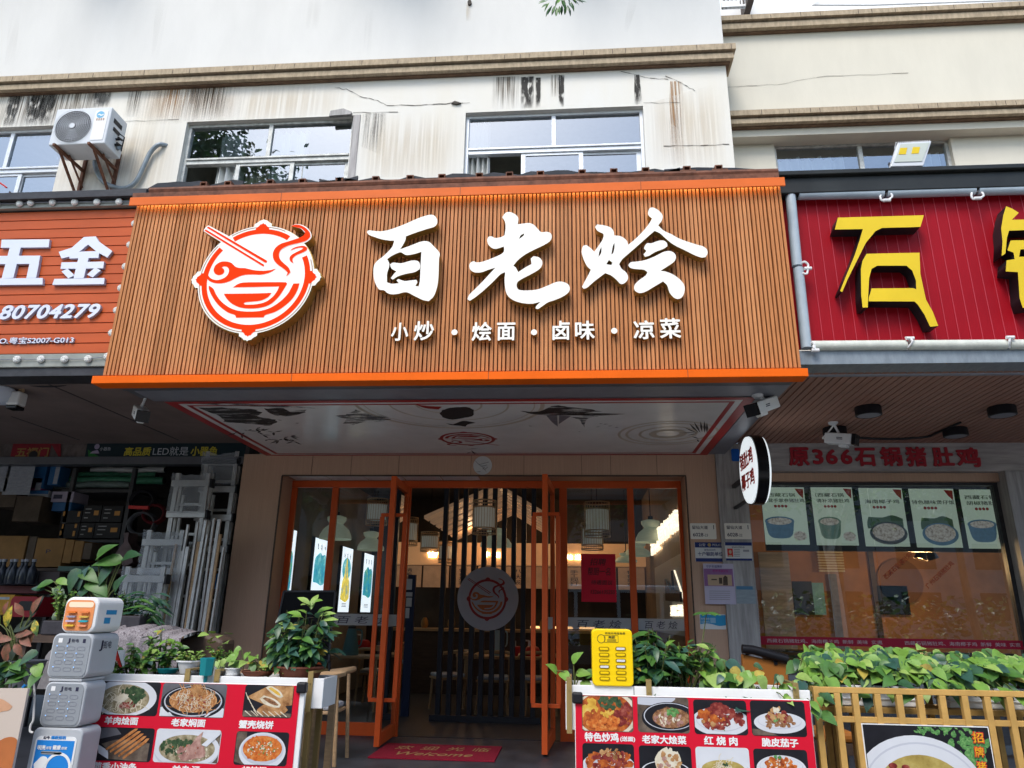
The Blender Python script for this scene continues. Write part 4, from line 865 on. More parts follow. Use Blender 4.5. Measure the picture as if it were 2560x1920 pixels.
# flat print of the emblem, reused on the soffit and on the screen disc
_lf, _rt, _tp, _bt = FE.c('L', 243, 850), FE.c('L', 1600, 800), FE.c('L', 1000, 205), FE.c('L', 830, 1450)
EC = ((_lf[0] + _rt[0]) / 2, (_tp[1] + _bt[1]) / 2); ERd = (abs(_rt[0] - _lf[0]) + abs(_tp[1] - _bt[1])) / 4
ELP = [[((u - EC[0]) / ERd, (v - EC[1]) / ERd) for u, v in lp] for lp in emblem_shapes(FE)]
def print_emblem(pl, c_, rad, ms, w_, parent, s_=1, name='printed_emblem'):
    f_ = lambda p: (c_[0] + s_ * p[0] * rad, c_[1] + s_ * p[1] * rad)
    ring = [f_(p) for p in orn_circle((0, 0), .955, 7, .09)]; hole = [f_(p) for p in ell((0, 0), .84, n=60)]
    me = curve_mesh([ring, hole], 0.0); place_mesh(me, lambda q: pl.at(q.x, q.y, w_)); link(name, me, parent, [ms[0]])
    for k, lp in enumerate(ELP):
        me = curve_mesh([[f_(p) for p in lp]], 0.0); place_mesh(me, lambda q: pl.at(q.x, q.y, w_ + .0006)); link(name, me, parent, [ms[0] if k < 4 else ms[1]])
ce = D.c('C3', 1988, 382); rx = (D.c('C3', 2165, 382)[0] - D.c('C3', 1810, 382)[0]) / 2
print_emblem(D, ce, rx, (M['soffit_red'], M['soffit_red']), .0095, pn, -1)
# ------------------------------------------------------------------ neighbouring ceilings
mb = MB(); mb.box(-14, -3.818, 6.17, 8.635, 3.385, 3.44); mb.box(-14, -4.02, 5.86, 6.169, 3.385, 3.44)
lc = tag(mb.build('hardware_shop_ceiling', M['ceil_brown']), 'dark brown board ceiling with seams under the hardware shop sign', 'ceiling')
OFF[lc.name] = Vector()
mb = MB(); DL = FD(3.3845)
for a, b in (((150, 90), (1370, 615)), ((90, 435), (610, 615)), ):
    p = DL.c('B1', *a); q = DL.c('B1', *b); mb.bar(DL.at(*p), DL.at(*q), .018, .004); mb.build('seam', M['black'], lc); mb = MB()
mb = MB(); u = 1.74
while u < 6.4:
    mb.box(u, u + .058, 5.95, 8.58, 3.35, 3.372); u += .07
mb.i = 1; mb.box(1.72, 6.4, 5.95, 8.58, 3.373, 3.40)
rc = tag(mb.build('strip_ceiling', [M['ceil_wood'], M['slat_gap']]), 'brown wood strip ceiling with round black downlights under the stone pot sign', 'ceiling')
mb = MB(); mb.cyl((1.9, 6.02, 3.36), (6.3, 6.02, 3.36), .025); o = mb.build('conduit', M['grey_sheet']); tag(o, 'thin grey conduit running along the front of the wood strip ceiling', 'pipe')
DR = FD(3.35)
for k, (cr, x_, y_, lb) in enumerate((('B5', 1020, 325, 'round black downlight on the strip ceiling, the one nearest the canopy edge on the left'), ('B5', 1943, 325, 'largest round black downlight at the far right of the strip ceiling'),
                                     ('B5', 790, 470, 'round black downlight directly behind the track camera'), ('B5', 1622, 475, 'round black downlight at the end of the dangling ceiling cable'))):
    p = DR.at(*DR.c(cr, x_, y_)); t = thing('downlight', lb, 'downlight', p, 'round black downlights under the strip ceiling')
    mb = MB(); mb.lathe(p, [(.118, 0), (.122, -.015), (.122, -.085), (.108, -.09)], 24, capt=False); mb.build('housing', M['black'], t, True)
    mb = MB(); mb.lathe(p, [(.106, -.087), (.09, -.089)], 24); mb.build('diffuser', M['grey_sheet'], t)
mb = MB(); mb.tube(spline([DR.at(*DR.c('B5', *q), .01) for q in ((930, 530), (1180, 540), (1420, 525), (1500, 495), (1660, 425))]), .014, 6); tag(mb.build('ceiling_cable', M['black'], None, True), 'loose black cable strung along the wood strip ceiling', 'cable')
# ------------------------------------------------------------------ security cameras
def sec_cam(pos, d, lb, body, mount, L_=.3, w_=.085, name='security_camera'):
    pos = Vector(pos); d = Vector(d).normalized(); t = thing(name, lb, 'security camera', mount)
    mb = MB(); mb.bar(pos - d * L_ / 2, pos + d * L_ * .38, w_, w_ * .95); mb.bar(pos - d * L_ * .1 + Vector((0, 0, -w_ * .6)), pos + d * L_ * .2 + Vector((0, 0, -w_ * .6)), w_ * .55, w_ * .3); mb.build('body', body, t, bevel=.012)
    mb = MB(); mb.bar(pos + d * L_ * .381, pos + d * L_ * .5, w_ * 1.0, w_ * .95); mb.cyl(pos + d * L_ * .5, pos + d * L_ * .505, w_ * .3); mb.build('lens_hood', M['black_gloss'], t, bevel=.008)
    mb = MB(); mb.lathe(mount, [(.05, 0), (.05, -.012), (.03, -.03)], 16); mb.cyl(mount, pos + Vector((0, 0, w_ * .5)) - d * .02, .013); mb.build('mount', M['offwhite'], t, True)
    sd_ = d.cross(Vector((0, 0, 1))).normalized(); s_ = -1 if sd_.y > 0 else 1
    mb = MB(); c_ = pos + sd_ * s_ * (w_ / 2 + .001)
    for k in range(2): mb.bar(c_ + d * (-.03) + Vector((0, 0, .008 - .016 * k)), c_ + d * .03 + Vector((0, 0, .008 - .016 * k)), .002, .008)
    mb.build('printed_mark', M['dark_print'], t)
    mb = MB(); mb.tube(spline([mount + Vector((.03, 0, 0)), (mount + pos) / 2 - d * L_ * .3 + Vector((0, 0, -.02)), pos - d * (L_ * .62), pos - d * L_ * .5]), .008, 6); mb.build('cable', M['white'], t)
    return t
P7 = FY(6.35); a = P7.c('B1', 1035, 380); b = P7.c('B1', 1130, 445); m_ = P7.c('B1', 1135, 240)
sec_cam(P7.at((a[0] + b[0]) / 2, (a[1] + b[1]) / 2), Vector((b[0] - a[0], -.16, b[1] - a[1])), 'white box security camera pointing down right, hung beside the painted soffit', M['white'], P7.at(*m_), .34, .115)
P7 = FY(6.15); a = P7.c('B5', 360, 285); b = P7.c('B5', 225, 355); m_ = P7.c('B5', 250, 155)
sec_cam(P7.at((a[0] + b[0]) / 2, (a[1] + b[1]) / 2), Vector((b[0] - a[0], -.14, b[1] - a[1])), 'bright white security camera pointing down left under the right end of the orange canopy', M['white'], P7.at(m_[0], 3.22), .36, .115)
P7 = FY(7.6); a = P7.c('B5', 790, 535); b = P7.c('B5', 890, 560); m_ = P7.c('B5', 775, 385)
sec_cam(P7.at((a[0] + b[0]) / 2, (a[1] + b[1]) / 2), Vector((b[0] - a[0], -.12, b[1] - a[1])), 'grey bullet security camera hanging from the wood strip ceiling by a bracket', M['offwhite'], P7.at(m_[0], 3.35), .32, .12)
P7 = FY(6.3); t = thing('security_camera', 'white square-bodied camera facing down by the hanging bulb under the hardware shop ceiling', 'security camera', P7.at(*P7.c('B1', 190, 130)))
mb = MB(); r = P7.rect('B1', 82, 250, 178, 355); mb.slab(P7, r, -.06, .06); mb.build('body', M['white'], t, bevel=.02)
mb = MB(); mb.slab(P7, (r[0] + .005, r[1] - .035, r[2] - .005, r[1] - .001), -.055, .055); mb.build('lens_hood', M['black_gloss'], t, bevel=.01)
mb = MB(); a = P7.c('B1', 195, 120); mb.bar(P7.at(*a), P7.at((r[0] + r[2]) / 2 + .03, r[3] - .02), .04, .02); mb.bar(P7.at(a[0] - .05, a[1]), P7.at(a[0] + .05, a[1]), .05, .02); mb.cyl(P7.at((r[0] + r[2]) / 2, r[3]), P7.at((r[0] + r[2]) / 2, r[3] + .12), .005); mb.build('mount', M['wood_light'], t)
P7 = FY(6.25); c_ = P7.c('B1', 10, 260); p = P7.at(*c_)
t = thing('hanging_bulb', 'large frosted white bulb hanging at the left edge under the hardware shop ceiling', 'lamp', p + Vector((0, 0, .35)))
mb = MB(); mb.lathe(p, [(.02, -.11), (.09, -.09), (.115, -.02), (.11, .05), (.07, .09)], 20); mb.build('globe', mat('frosted_globe', (.62, .68, .78), .3), t, True)
mb = MB(); mb.lathe(p, [(.07, .09), (.06, .12), (.045, .16), (.03, .2)], 16); mb.cyl(p + Vector((0, 0, .2)), (p.x + .05, p.y, 3.41), .006); mb.build('socket', M['grey_sheet'], t, True)

# ------------------------------------------------------------------ restaurant front
YW, YG = 8.6, 8.96
W = FY(YW); G = FY(YG)
rf = thing('restaurant_shopfront', 'restaurant shopfront with fluted wood surround, orange aluminium frame and open glass doors', 'shopfront', (-1.1, YW, 0))
mb = MB(); mb.box(-4.09, -3.56, YW, YG + .05, 0, 3.236); mb.build('pillar', M['wood_panel'], rf)
mb = MB(); mb.box(1.377, 1.742, YW, YG + .05, 0, 3.236); mb.build('pillar', M['wood_panel'], rf)
mb = MB(); mb.box(-3.558, 1.375, YW, YG + .05, 2.972, 3.236); mb.build('header', M['wood_panel'], rf)
mb = MB()
for u in (-3.2, -2.7, -2.1, -1.2, -.55, .15, .5, 1.05): mb.box(u, u + .004, YW - .003, YW + .01, 2.975, 3.23)
mb.box(-3.57, 1.39, YW - .008, YW + .01, 2.955, 2.971); mb.box(-3.575, -3.559, YW - .008, YW + .01, 0, 2.954); mb.box(1.378, 1.394, YW - .008, YW + .01, 0, 2.954); mb.build('panel_joint', M['wood_dark'], rf)
mb = MB()
for k in range(5): mb.box(-3.5 + .48 * k, -3.04 + .48 * k, YW + .05, YG - .06, 2.962, 2.971)
mb.build('reveal_panel', M['white'], rf)
med = MB(); cm = W.c('C4', 262, 550); med.slabp(W, ell(cm, .115, n=40), .001, .006); md = med.build('round_medallion', mat('porcelain', (.55, .56, .55), .35), rf)
mb = MB()
for a, b in (((215, 520), (240, 545)), ((240, 545), (262, 560)), ((262, 560), (285, 590)), ((240, 545), (300, 530)), ((250, 555), (290, 548)), ((262, 575), (275, 560)), ((275, 575), (295, 560)), ((225, 590), (250, 588))):
    p = W.c('C4', *a); q = W.c('C4', *b); mb.bar(W.at(*p, .0075), W.at(*q, .0075), .008, .002)
mb.build('plum_branch', M['ink'], md)
mb = MB(); fr = lambda u0, u1, z0, z1, t=.05: mb.box(u0, u1, YG - t / 2, YG + t / 2, z0, z1)
fr(-3.558, 1.375, 2.872, 2.96, .06)
for a, b in ((-3.557, -3.49), (-3.025, -2.945), (-2.075, -2.0), (-.125, -.03), (.713, .79), (1.33, 1.374)): fr(a, b, 0, 2.871)
for a, b in ((-3.489, -3.026), (-2.944, -2.076), (-.029, .712), (.791, 1.329)): fr(a, b, .0, .14); fr(a, b, 2.80, 2.871) if False else None
mb.build('frame', M['red_orange'], rf, bevel=.004)
for a, b in ((-3.489, -3.026), (-2.944, -2.076), (-.029, .712), (.791, 1.329)):
    mb = MB(); mb.quad(G, (a, .14, b, 2.871), 0); gp = mb.build('fixed_pane', M['shopglass'], rf)
    mb = MB(); mb.quad(G, (a + .003, 1.205, b - .003, 1.335), .006)
    fb = mb.build('frosted_band', M['frost'] if 'frost' in M else M.setdefault('frost', filmmat('frosted_film', (.62, .66, .68), .5, .6)), gp)
    wd = b - a
    if wd > .5:
        text('百 老 烩', G, (a + wd * .15, 1.225, b - wd * .15, 1.31), .008, .001, M['dark_print'], gp, 'band_lettering', shear=.15)
def door(hx, hy, fx, fy, lab):
    h = Vector((hx, hy, 0)); f_ = Vector((fx, fy, 0)); d = (f_ - h).normalized(); L_ = (f_ - h).length; nrm = Vector((-d.y, d.x, 0))
    mb = MB(); top, bot = 2.868, .02; Zv = Vector((0, 0, 1))
    def bx(a0, a1, z0, z1, t=.05):
        q = [h + d * a + nrm * s_ * t / 2 for a, s_ in ((a0, -1), (a1, -1), (a1, 1), (a0, 1))]; mb.prism([p + Zv * z0 for p in q], Zv * (z1 - z0))
    bx(0, .075, bot, top); bx(L_ - .075, L_, bot, top, .06); bx(.0755, L_ - .0755, top - .09, top); bx(.0755, L_ - .0755, bot, bot + .13)
    dr = mb.build('door', M['red_orange'], rf, bevel=.004); dr['label'] = lab
    mg = MB(); a = h + d * .0755; b = h + d * (L_ - .0755); mg.add([a + Zv * .15, b + Zv * .15, b + Zv * 2.778, a + Zv * 2.778], [(0, 1, 2, 3)]); mg.build('door_pane', M['shopglass'], dr)
    mg = MB(); o_ = nrm * .004; mg.add([a + o_ + Zv * 1.205, b + o_ + Zv * 1.205, b + o_ + Zv * 1.335, a + o_ + Zv * 1.335], [(0, 1, 2, 3)]); mg.build('frosted_band', M['frost'], dr)
    for s_ in (-1, 1):
        mh = MB(); c_ = h + d * (L_ - .13) + nrm * s_ * .135; e = h + d * (L_ - .13) + nrm * s_ * .026; z0, z1 = HZ
        mh.bar(c_ + Zv * z0, c_ + Zv * z1, .05, .03, up=d); mh.bar(c_ + nrm * s_ * .015 + Zv * (z1 + .02), e + Zv * (z1 + .02), .03, .04); mh.bar(c_ + nrm * s_ * .015 + Zv * (z0 - .02), e + Zv * (z0 - .02), .03, .04)
        mh.build('door_handle', M['red_orange'], dr, bevel=.004)
PH = FY(8.25); HZ = (PH.px(960, 1745)[1], PH.px(975, 1292)[1])
door(-2.04, 8.93, -2.03, 8.12, 'glass door leaf standing open on the left')
door(-.205, 8.93, -.272, 7.98, 'glass door leaf standing open on the right')
# ------------------------------------------------------------------ restaurant interior
YB2 = 14.6
ri = thing('restaurant_interior', 'dark restaurant dining room seen through the orange doors, with warm lit back wall', 'room', (-1.1, 11, 0))
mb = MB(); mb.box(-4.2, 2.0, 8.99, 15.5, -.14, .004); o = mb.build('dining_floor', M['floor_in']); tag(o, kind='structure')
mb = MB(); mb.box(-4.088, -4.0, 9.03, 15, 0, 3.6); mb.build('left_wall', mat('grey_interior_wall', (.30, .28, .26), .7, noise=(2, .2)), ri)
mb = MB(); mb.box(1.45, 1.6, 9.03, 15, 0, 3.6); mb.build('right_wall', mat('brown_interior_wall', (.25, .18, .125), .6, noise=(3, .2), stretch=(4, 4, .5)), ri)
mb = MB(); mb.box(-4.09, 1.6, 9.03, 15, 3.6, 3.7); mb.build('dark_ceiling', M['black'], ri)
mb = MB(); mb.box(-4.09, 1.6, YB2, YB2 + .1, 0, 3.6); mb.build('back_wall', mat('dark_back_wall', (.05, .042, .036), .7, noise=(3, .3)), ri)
BK = FY(YB2)
warm = mat('warm_lit_wall', (.62, .36, .19), .6, noise=(2, .15), emit=(.10, (1, .50, .22)))
r = BK.rect('B3', -100, 735, 1700, 912); mb = MB(); mb.box(-3.6, 1.45, YB2 - .35, YB2 - .001, r[1], r[3]); bf = mb.build('lit_fascia', warm, ri)
BF2 = FY(YB2 - .35); lt = mat('warm_lit_letters', (1, .8, .5), .5, emit=(5, (1, .74, .42)))
for t_, q in (('嘗', (230, 790, 315, 840)), ('中', (700, 795, 745, 840)), ('国', (790, 800, 830, 845)), ('味', (1385, 818, 1435, 862)), ('道', (1450, 818, 1500, 862))):
    text(t_, BF2, BF2.rect('B3', *q), .01, .03, lt, ri, 'lit_character', bold=.01)
r2 = BK.rect('B3', 0, 925, 1600, 1100)
for k in range(9):
    u0 = -3.4 + .54 * k; mb = MB(); mb.box(u0, u0 + .5, YB2 - .32, YB2 - .28, r2[1], r2[3]); mbd = mb.build('menu_board', mat('menu_paper', (.45, .30, .20), .7, noise=(6, .25), emit=(.035, (1, .55, .3))) if k == 0 else bpy.data.materials['menu_paper'], ri)
    if k % 2 == 0 or k in (5, 7):
        tx = ('精美凉菜', '', '特色炒菜', '', '八大碗', '手工面', '手工现打', '烩面', '特色烩菜')[k]
        text('\n'.join(tx), FY(YB2 - .321), (u0 + .16, r2[1] + .06, u0 + .32, r2[3] - .05), .001, .002, M['dark_print'], mbd, 'menu_lettering', line=1.0)
mb = MB(); mb.box(-3.0, 1.4, YB2 - 1.0, YB2 - .4, 0, 1.05); mb.i = 1; mb.box(-3.05, 1.42, YB2 - 1.05, YB2 - .38, 1.052, 1.10); tag(mb.build('counter', [M['wood_dark'], M['wood_light']]), 'long dark serving counter with a pale top along the back of the restaurant', 'counter')
g = random.Random(11)
mb = MB(); mb.box(-.75, .45, YB2 - .42, YB2 - .40, 1.12, 1.16); mb.build('counter_glow_strip', mat('warm_strip', (1, .7, .4), .5, emit=(.9, (1, .55, .22))), ri)
for k, u in enumerate((-2.7, -2.2, -1.5, -.5, -.15, .1, .75)):
    h_ = g.uniform(.1, .28); p = (u, YB2 - .75, 1.102); mb = MB(); mb.lathe(p, [(.05, 0), (.07, h_ * .3), (.06, h_ * .7), (.03, h_)], 12)
    tag(mb.build('jar', M['cardboard'], None, True), ['small brown jar at the left end of the back counter', 'brown jar standing under the lit wall left of the slat screen', 'brown jar behind the left bars of the slat screen', 'brown jar just right of the round screen disc', 'small jar behind the right bars of the slat screen', 'jar by the right door leaf on the back counter', 'jar on the back counter seen through the right glass pane'][k], 'jar', 'jars on the back counter')
# gabled plank canopy
gb = thing('plank_gable', 'pale plank gable roof hanging inside the dark restaurant', 'decorative roof', (-.8, 12, 2))
P11 = FY(11.0); ap = P11.c('B3', 810, 250); le = P11.c('B3', 200, 520); re_ = P11.c('B3', 1290, 545)
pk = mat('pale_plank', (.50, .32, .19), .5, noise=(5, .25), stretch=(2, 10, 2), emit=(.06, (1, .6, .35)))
for k in range(7):
    y = 11.0 + .5 * k
    for s_, e in ((-1, le), (1, re_)):
        mb = MB(); a = Vector((ap[0], y, ap[1])); b = Vector((e[0], y, e[1])); nn = Vector((0, 0, 1))
        n2 = 1 if s_ < 0 else 2
        for j in range(n2):
            yo = .36 / n2 * j; w_ = .34 / n2 - .02 * (n2 - 1)
            mb.prism([a + Vector((0, yo, 0)), a + Vector((0, yo + w_, 0)), b + Vector((0, yo + w_, 0)), b + Vector((0, yo, 0))], nn * .05)
        mb.build('plank', pk, gb)
mb = MB(); mb.bar((ap[0], 11, ap[1] + .08), (ap[0], 14.4, ap[1] + .08), .06); mb.build('ridge_beam', M['wood_dark'], gb)
# slat screen with the round disc
YSC = 10.25; SCN = FY(YSC); sc_ = thing('slat_screen', 'black vertical slat screen with a round white emblem disc behind the restaurant doors', 'screen', (-1.1, YSC, 0))
xs_ = [SCN.c('S', 470 + 133 * k, 1000)[0] for k in range(10)]
for u in xs_:
    mb = MB(); mb.box(u - .033, u + .033, YSC, YSC + .09, .08, 3.58); mb.build('slat', M['screen_bar'], sc_, bevel=.003)
mb = MB(); mb.box(xs_[0] - .1, xs_[-1] + .1, YSC - .03, YSC + .12, .005, .08); mb.build('base_rail', M['screen_bar'], sc_)
cd = SCN.c('B3', 728, 1180, .03); rd_ = abs(SCN.c('B3', 980, 1180, .03)[0] - SCN.c('B3', 474, 1180, .03)[0]) / 2
mb = MB(); mb.slabp(SCN, ell(cd, rd_, n=64), .003, .03); ds = mb.build('emblem_disc', mat('disc_paint', (.58, .58, .61), .35, noise=(4, .08)), sc_)
print_emblem(SCN, (cd[0] - .005, cd[1] - .01), rd_ * .66, (mat('disc_red', (.36, .035, .03), .4), mat('disc_orange', (.60, .17, .05), .4)), .031, ds)
# wall light boxes
LW = FX(-4.0)
lbm = mat('light_box_white', (.8, .86, .92), .4, emit=(.60, (.82, .91, 1.0)))
art = [mat('lit_teal_wash', (.05, .3, .5), .5, ramp=(6, ((.3, (.01, .16, .34)), (.48, (.04, .34, .46)), (.6, (.10, .36, .20)), (.72, (.5, .7, .72)))), emit=(.5,)), mat('lit_blue_wash', (.05, .3, .5), .5, ramp=(6, ((.3, (.01, .22, .42)), (.5, (.05, .40, .50)), (.62, (.25, .60, .62)), (.74, (.6, .8, .82)))), emit=(.5,)),
       mat('lit_yellow_wash', (.5, .4, .1), .5, ramp=(7, ((.3, (.04, .22, .35)), (.5, (.55, .42, .04)), (.7, (.75, .62, .20)))), emit=(.75,))]
for k, (tl, tr, bl, am, lb) in enumerate((((300, 570), (448, 615), (250, 1330), 0, 'tall lit wall panel with blue-green mountain painting, cut by the wood pillar'), ((600, 668), (715, 705), (545, 1200), 1, 'tall lit wall panel with wide turquoise mountain painting behind the orange mullion'),
                                           ((830, 742), (920, 768), (785, 1300), 2, 'tall lit wall panel painted with a yellow tower'), ((1012, 797), (1093, 825), (980, 1300), 0, 'narrow lit wall panel farthest inside with blue waterside painting'))):
    a = LW.c('B2', *tl); b = LW.c('B2', *tr); c_ = LW.c('B2', *bl); r = (a[0], c_[1], b[0], a[1]); wd, ht = r[2] - r[0], r[3] - r[1]
    t = thing('wall_light_box', lb, 'light box', LW.at(r[0], r[1]), 'lit picture panels on the left wall')
    mb = MB(); mb.slab(LW, r, .001, .05); mb.build('frame', M['black'], t)
    mb = MB(); mb.quad(LW, (r[0] + .012, r[1] + .012, r[2] - .012, r[3] - .012), .052); mb.build('lit_panel', lbm, t)
    g = random.Random(k); uc, vc = (r[0] + r[2]) / 2, r[1] + ht * .56
    if k == 2: out = [(-.38, -.36), (-.3, -.1), (-.16, .0), (-.12, .12), (-.07, .15), (-.05, .24), (0, .27), (.05, .24), (.07, .15), (.12, .12), (.18, .0), (.36, -.12), (.38, -.34), (.1, -.4)]
    else: out = [(-.40, -.27), (-.41, -.05), (-.38, .10), (-.24, .16), (-.05, .21), (.1, .17), (.28, .19), (.39, .12), (.41, -.08), (.37, -.26), (.15, -.31), (-.12, -.28)]
    if k == 2:
        mb = MB(); mb.flat(LW, ell((uc, vc + ht * .1), wd * .38, ht * .17), .053); mb.build('painted_sky', art[1], t)
    me = curve_mesh([smooth_loop([(uc + a_ * wd, vc + b_ * ht) for a_, b_ in out], 4, 70)], 0.0); place_mesh(me, lambda q: LW.at(q.x, q.y, .054)); link('painting', me, t, [art[am]])
    mb = MB()
    for j in range(3):
        cu_ = r[0] + wd * (.25 + .25 * j); cv = r[3] - ht * .14
        for s_ in range(4): a_ = g.uniform(0, 3.1); mb.bar(LW.at(cu_ - .03 * math.cos(a_), cv - .045 * math.sin(a_) + g.uniform(-.02, .02), .053), LW.at(cu_ + .03 * math.cos(a_), cv + .045 * math.sin(a_), .053), .008, .002)
    for j in range(3): mb.quad(LW, (uc - wd * .2, r[1] + ht * (.09 + .022 * j), uc + wd * .2, r[1] + ht * (.098 + .022 * j)), .0535)
    mb.build('brush_marks', M['grey_print'], t)
# lit words and picture on the right wall
RW = FXn(1.45)
def rwr(cr, tl, br):
    a = RW.c(cr, *tl); b = RW.c(cr, *br); return (min(a[0], b[0]), min(a[1], b[1]), max(a[0], b[0]), max(a[1], b[1]))
lw_ = mat('lit_wall_letters', (1, .9, .75), .5, emit=(.75, (1, .84, .62)))
q0 = RW.c('B4', 830, 580); q1 = RW.c('B4', 1005, 430); q2 = RW.c('B4', 1008, 610)
sg_ = thing('wall_lettering', 'row of glowing white characters on the right wall of the restaurant', 'lettering', RW.at(q0[0], q2[1]))
n_ = 5
for k, ch in enumerate('河南好味道'):
    a = q0[0] + (q1[0] - q0[0]) * k / n_; b = q0[0] + (q1[0] - q0[0]) * (k + .85) / n_; text(ch, RW, (a, q2[1], b, q1[1]), .02, .05, lw_, sg_, 'character', bold=.03)
a = RW.c('B4', 775, 690); b = RW.c('B4', 850, 780); text('舌尖上', RW, (a[0], b[1], b[0] , a[1]), .02, .04, lw_, sg_, 'character', bold=.03) if b[0] > a[0] else None
pc = thing('wall_picture', 'white wall niche with a dark pagoda silhouette and glowing words on the right wall', 'picture', (1.45, 9.6, .8))
r = rwr('B4', (800, 930), (1070, 1500)); mb = MB(); mb.slab(RW, r, .001, .03); mb.build('panel', mat('pale_wall_panel', (.42, .42, .40), .5), pc)
a = RW.c('B4', 920, 1200); b = RW.c('B4', 1050, 1210); tp_ = RW.c('B4', 978, 945)
mb = MB(); mb.slabp(RW, [a, b, (b[0] - .01, b[1] + .12), ((a[0] + b[0]) / 2 + .06, tp_[1] - .25), ((a[0] + b[0]) / 2 + .02, tp_[1]), ((a[0] + b[0]) / 2 - .05, tp_[1] - .3), (a[0] + .02, a[1] + .3), (a[0] + .02, a[1] + .1)], .05, .08); mb.build('pagoda', M['black'], pc)
mb = MB(); mb.slabp(RW, [((a[0] + b[0]) / 2 + .03, tp_[1]), ((a[0] + b[0]) / 2 + .08, tp_[1] + .0), (b[0] + .08, b[1] + .02), (b[0] + .02, b[1] + .02)], .03, .045); mb.i = 0; mb.build('glow_edge', lw_, pc)
a = RW.c('B4', 945, 1240); b = RW.c('B4', 1048, 1330); text('百老\n烩面', RW, (a[0], b[1], b[0], a[1]), .03, .03, lw_, pc, 'character', bold=.02)
# pendant lamps and cage lanterns
def lantern(cr, cx_, y0, y1, w_, lb, Dm=.31):
    px = w_ * CR[cr][2]; Yd = max(9.35, min(13.6, Dm * FPX / px * .985)); pl = FY(Yd); a = pl.c(cr, cx_, y0); b = pl.c(cr, cx_, y1); rad = px / FPX * Yd * 1.02 / 2; h_ = a[1] - b[1]
    t = thing('cage_lantern', lb, 'lantern', (a[0], Yd, a[1]), 'bamboo cage lanterns in the restaurant'); c_ = Vector((a[0], Yd, b[1]))
    mb = MB(); n = 26
    for k in range(n): al = 6.283 * k / n; d = Vector((math.cos(al) * rad, math.sin(al) * rad, 0)); mb.cyl(c_ + d, c_ + d + Vector((0, 0, h_)), .004, n=4, caps=False)
    for z in (0, h_ * .16, h_ * .80, h_): mb.lathe(c_ + Vector((0, 0, z)), [(rad * 1.02, -.008), (rad * 1.02, .008), (rad * .96, .008), (rad * .96, -.008), (rad * 1.02, -.008)], 26, False, False)
    mb.build('cage', M['wood_light'], t)
    mb = MB(); mb.lathe(c_, [(rad * .9, h_ * .2), (rad * .9, h_ * .78)], 30, False, False); mb.build('shade', mat('lantern_cloth', (.62, .62, .56), .8, emit=(.035, (.9, .9, .75))) if 'lantern_cloth' not in bpy.data.materials else bpy.data.materials['lantern_cloth'], t, True)
    mb = MB(); mb.cyl((a[0], Yd, a[1]), (a[0], Yd, 3.6), .006, n=6); mb.build('cord', M['black'], t)
for a in ((('B3', 703, 375, 645, 190, 'largest bamboo cage lantern, hanging in front of the slat screen')), ('B3', 250, 635, 790, 145, 'cage lantern hanging left of the slat screen below the plank roof'), ('B3', 385, 712, 885, 115, 'small cage lantern hanging behind the left slats'),
          ('B2', 1145, 362, 570, 172, 'cage lantern partly behind the open left door leaf'), ('B2', 1410, 515, 740, 140, 'cage lantern right of the open left door leaf'),
          ('B4', 305, 390, 668, 205, 'cage lantern above the red paper notice, nearer one'), ('B4', 265, 560, 775, 172, 'cage lantern just above the red paper notice, lower and farther one')): lantern(*a)
pgm = mat('pale_green_lamp', (.40, .44, .34), .6, noise=(10, .12), stretch=(1, 1, 6), emit=(.05, (.8, .9, .65)))
def pendant(cr, cx_, y0, y1, w_, lb, Dm=.5):
    px = w_ * CR[cr][2]; Yd = max(9.4, min(13.4, Dm * FPX / px)); pl = FY(Yd); a = pl.c(cr, cx_, y0); b = pl.c(cr, cx_, y1); rad = px / FPX * Yd / 2; h_ = a[1] - b[1]; c_ = Vector((a[0], Yd, b[1]))
    t = thing('dome_pendant', lb, 'pendant lamp', (a[0], Yd, a[1]), 'two-tier dome pendant lamps')
    mb = MB(); mb.lathe(c_, [(rad, 0), (rad * .97, h_ * .15), (rad * .8, h_ * .35), (rad * .5, h_ * .5), (rad * .42, h_ * .55)], 28, False, True); mb.lathe(c_, [(rad * .42, h_ * .56), (rad * .58, h_ * .68), (rad * .60, h_ * .8), (rad * .3, h_ * .86)], 28, False, True); mb.build('shade', pgm, t, True)
    mb = MB(); mb.cyl(c_ + Vector((0, 0, h_ * .86)), c_ + Vector((0, 0, h_)), rad * .16); mb.cyl(c_ + Vector((0, 0, h_)), (c_.x, c_.y, 3.6), .008, n=6); mb.build('cord', M['black'], t)
for a in (('B2', 810, 465, 690, 265, 'pale green dome pendant crossing the left orange mullion'), ('B2', 1095, 600, 782, 222, 'pale green dome pendant under the left cage lantern'), ('B4', 748, 500, 715, 252, 'pale green dome pendant in front of the glowing wall words'),
          ('B4', 640, 700, 830, 222, 'cream dome pendant beside the right mullion'), ('B3', 800, 575, 755, 262, 'dome pendant behind the middle slats'), ('B4', 545, 790, 880, 180, 'dome pendant at the right edge of the red paper notice')): pendant(*a)
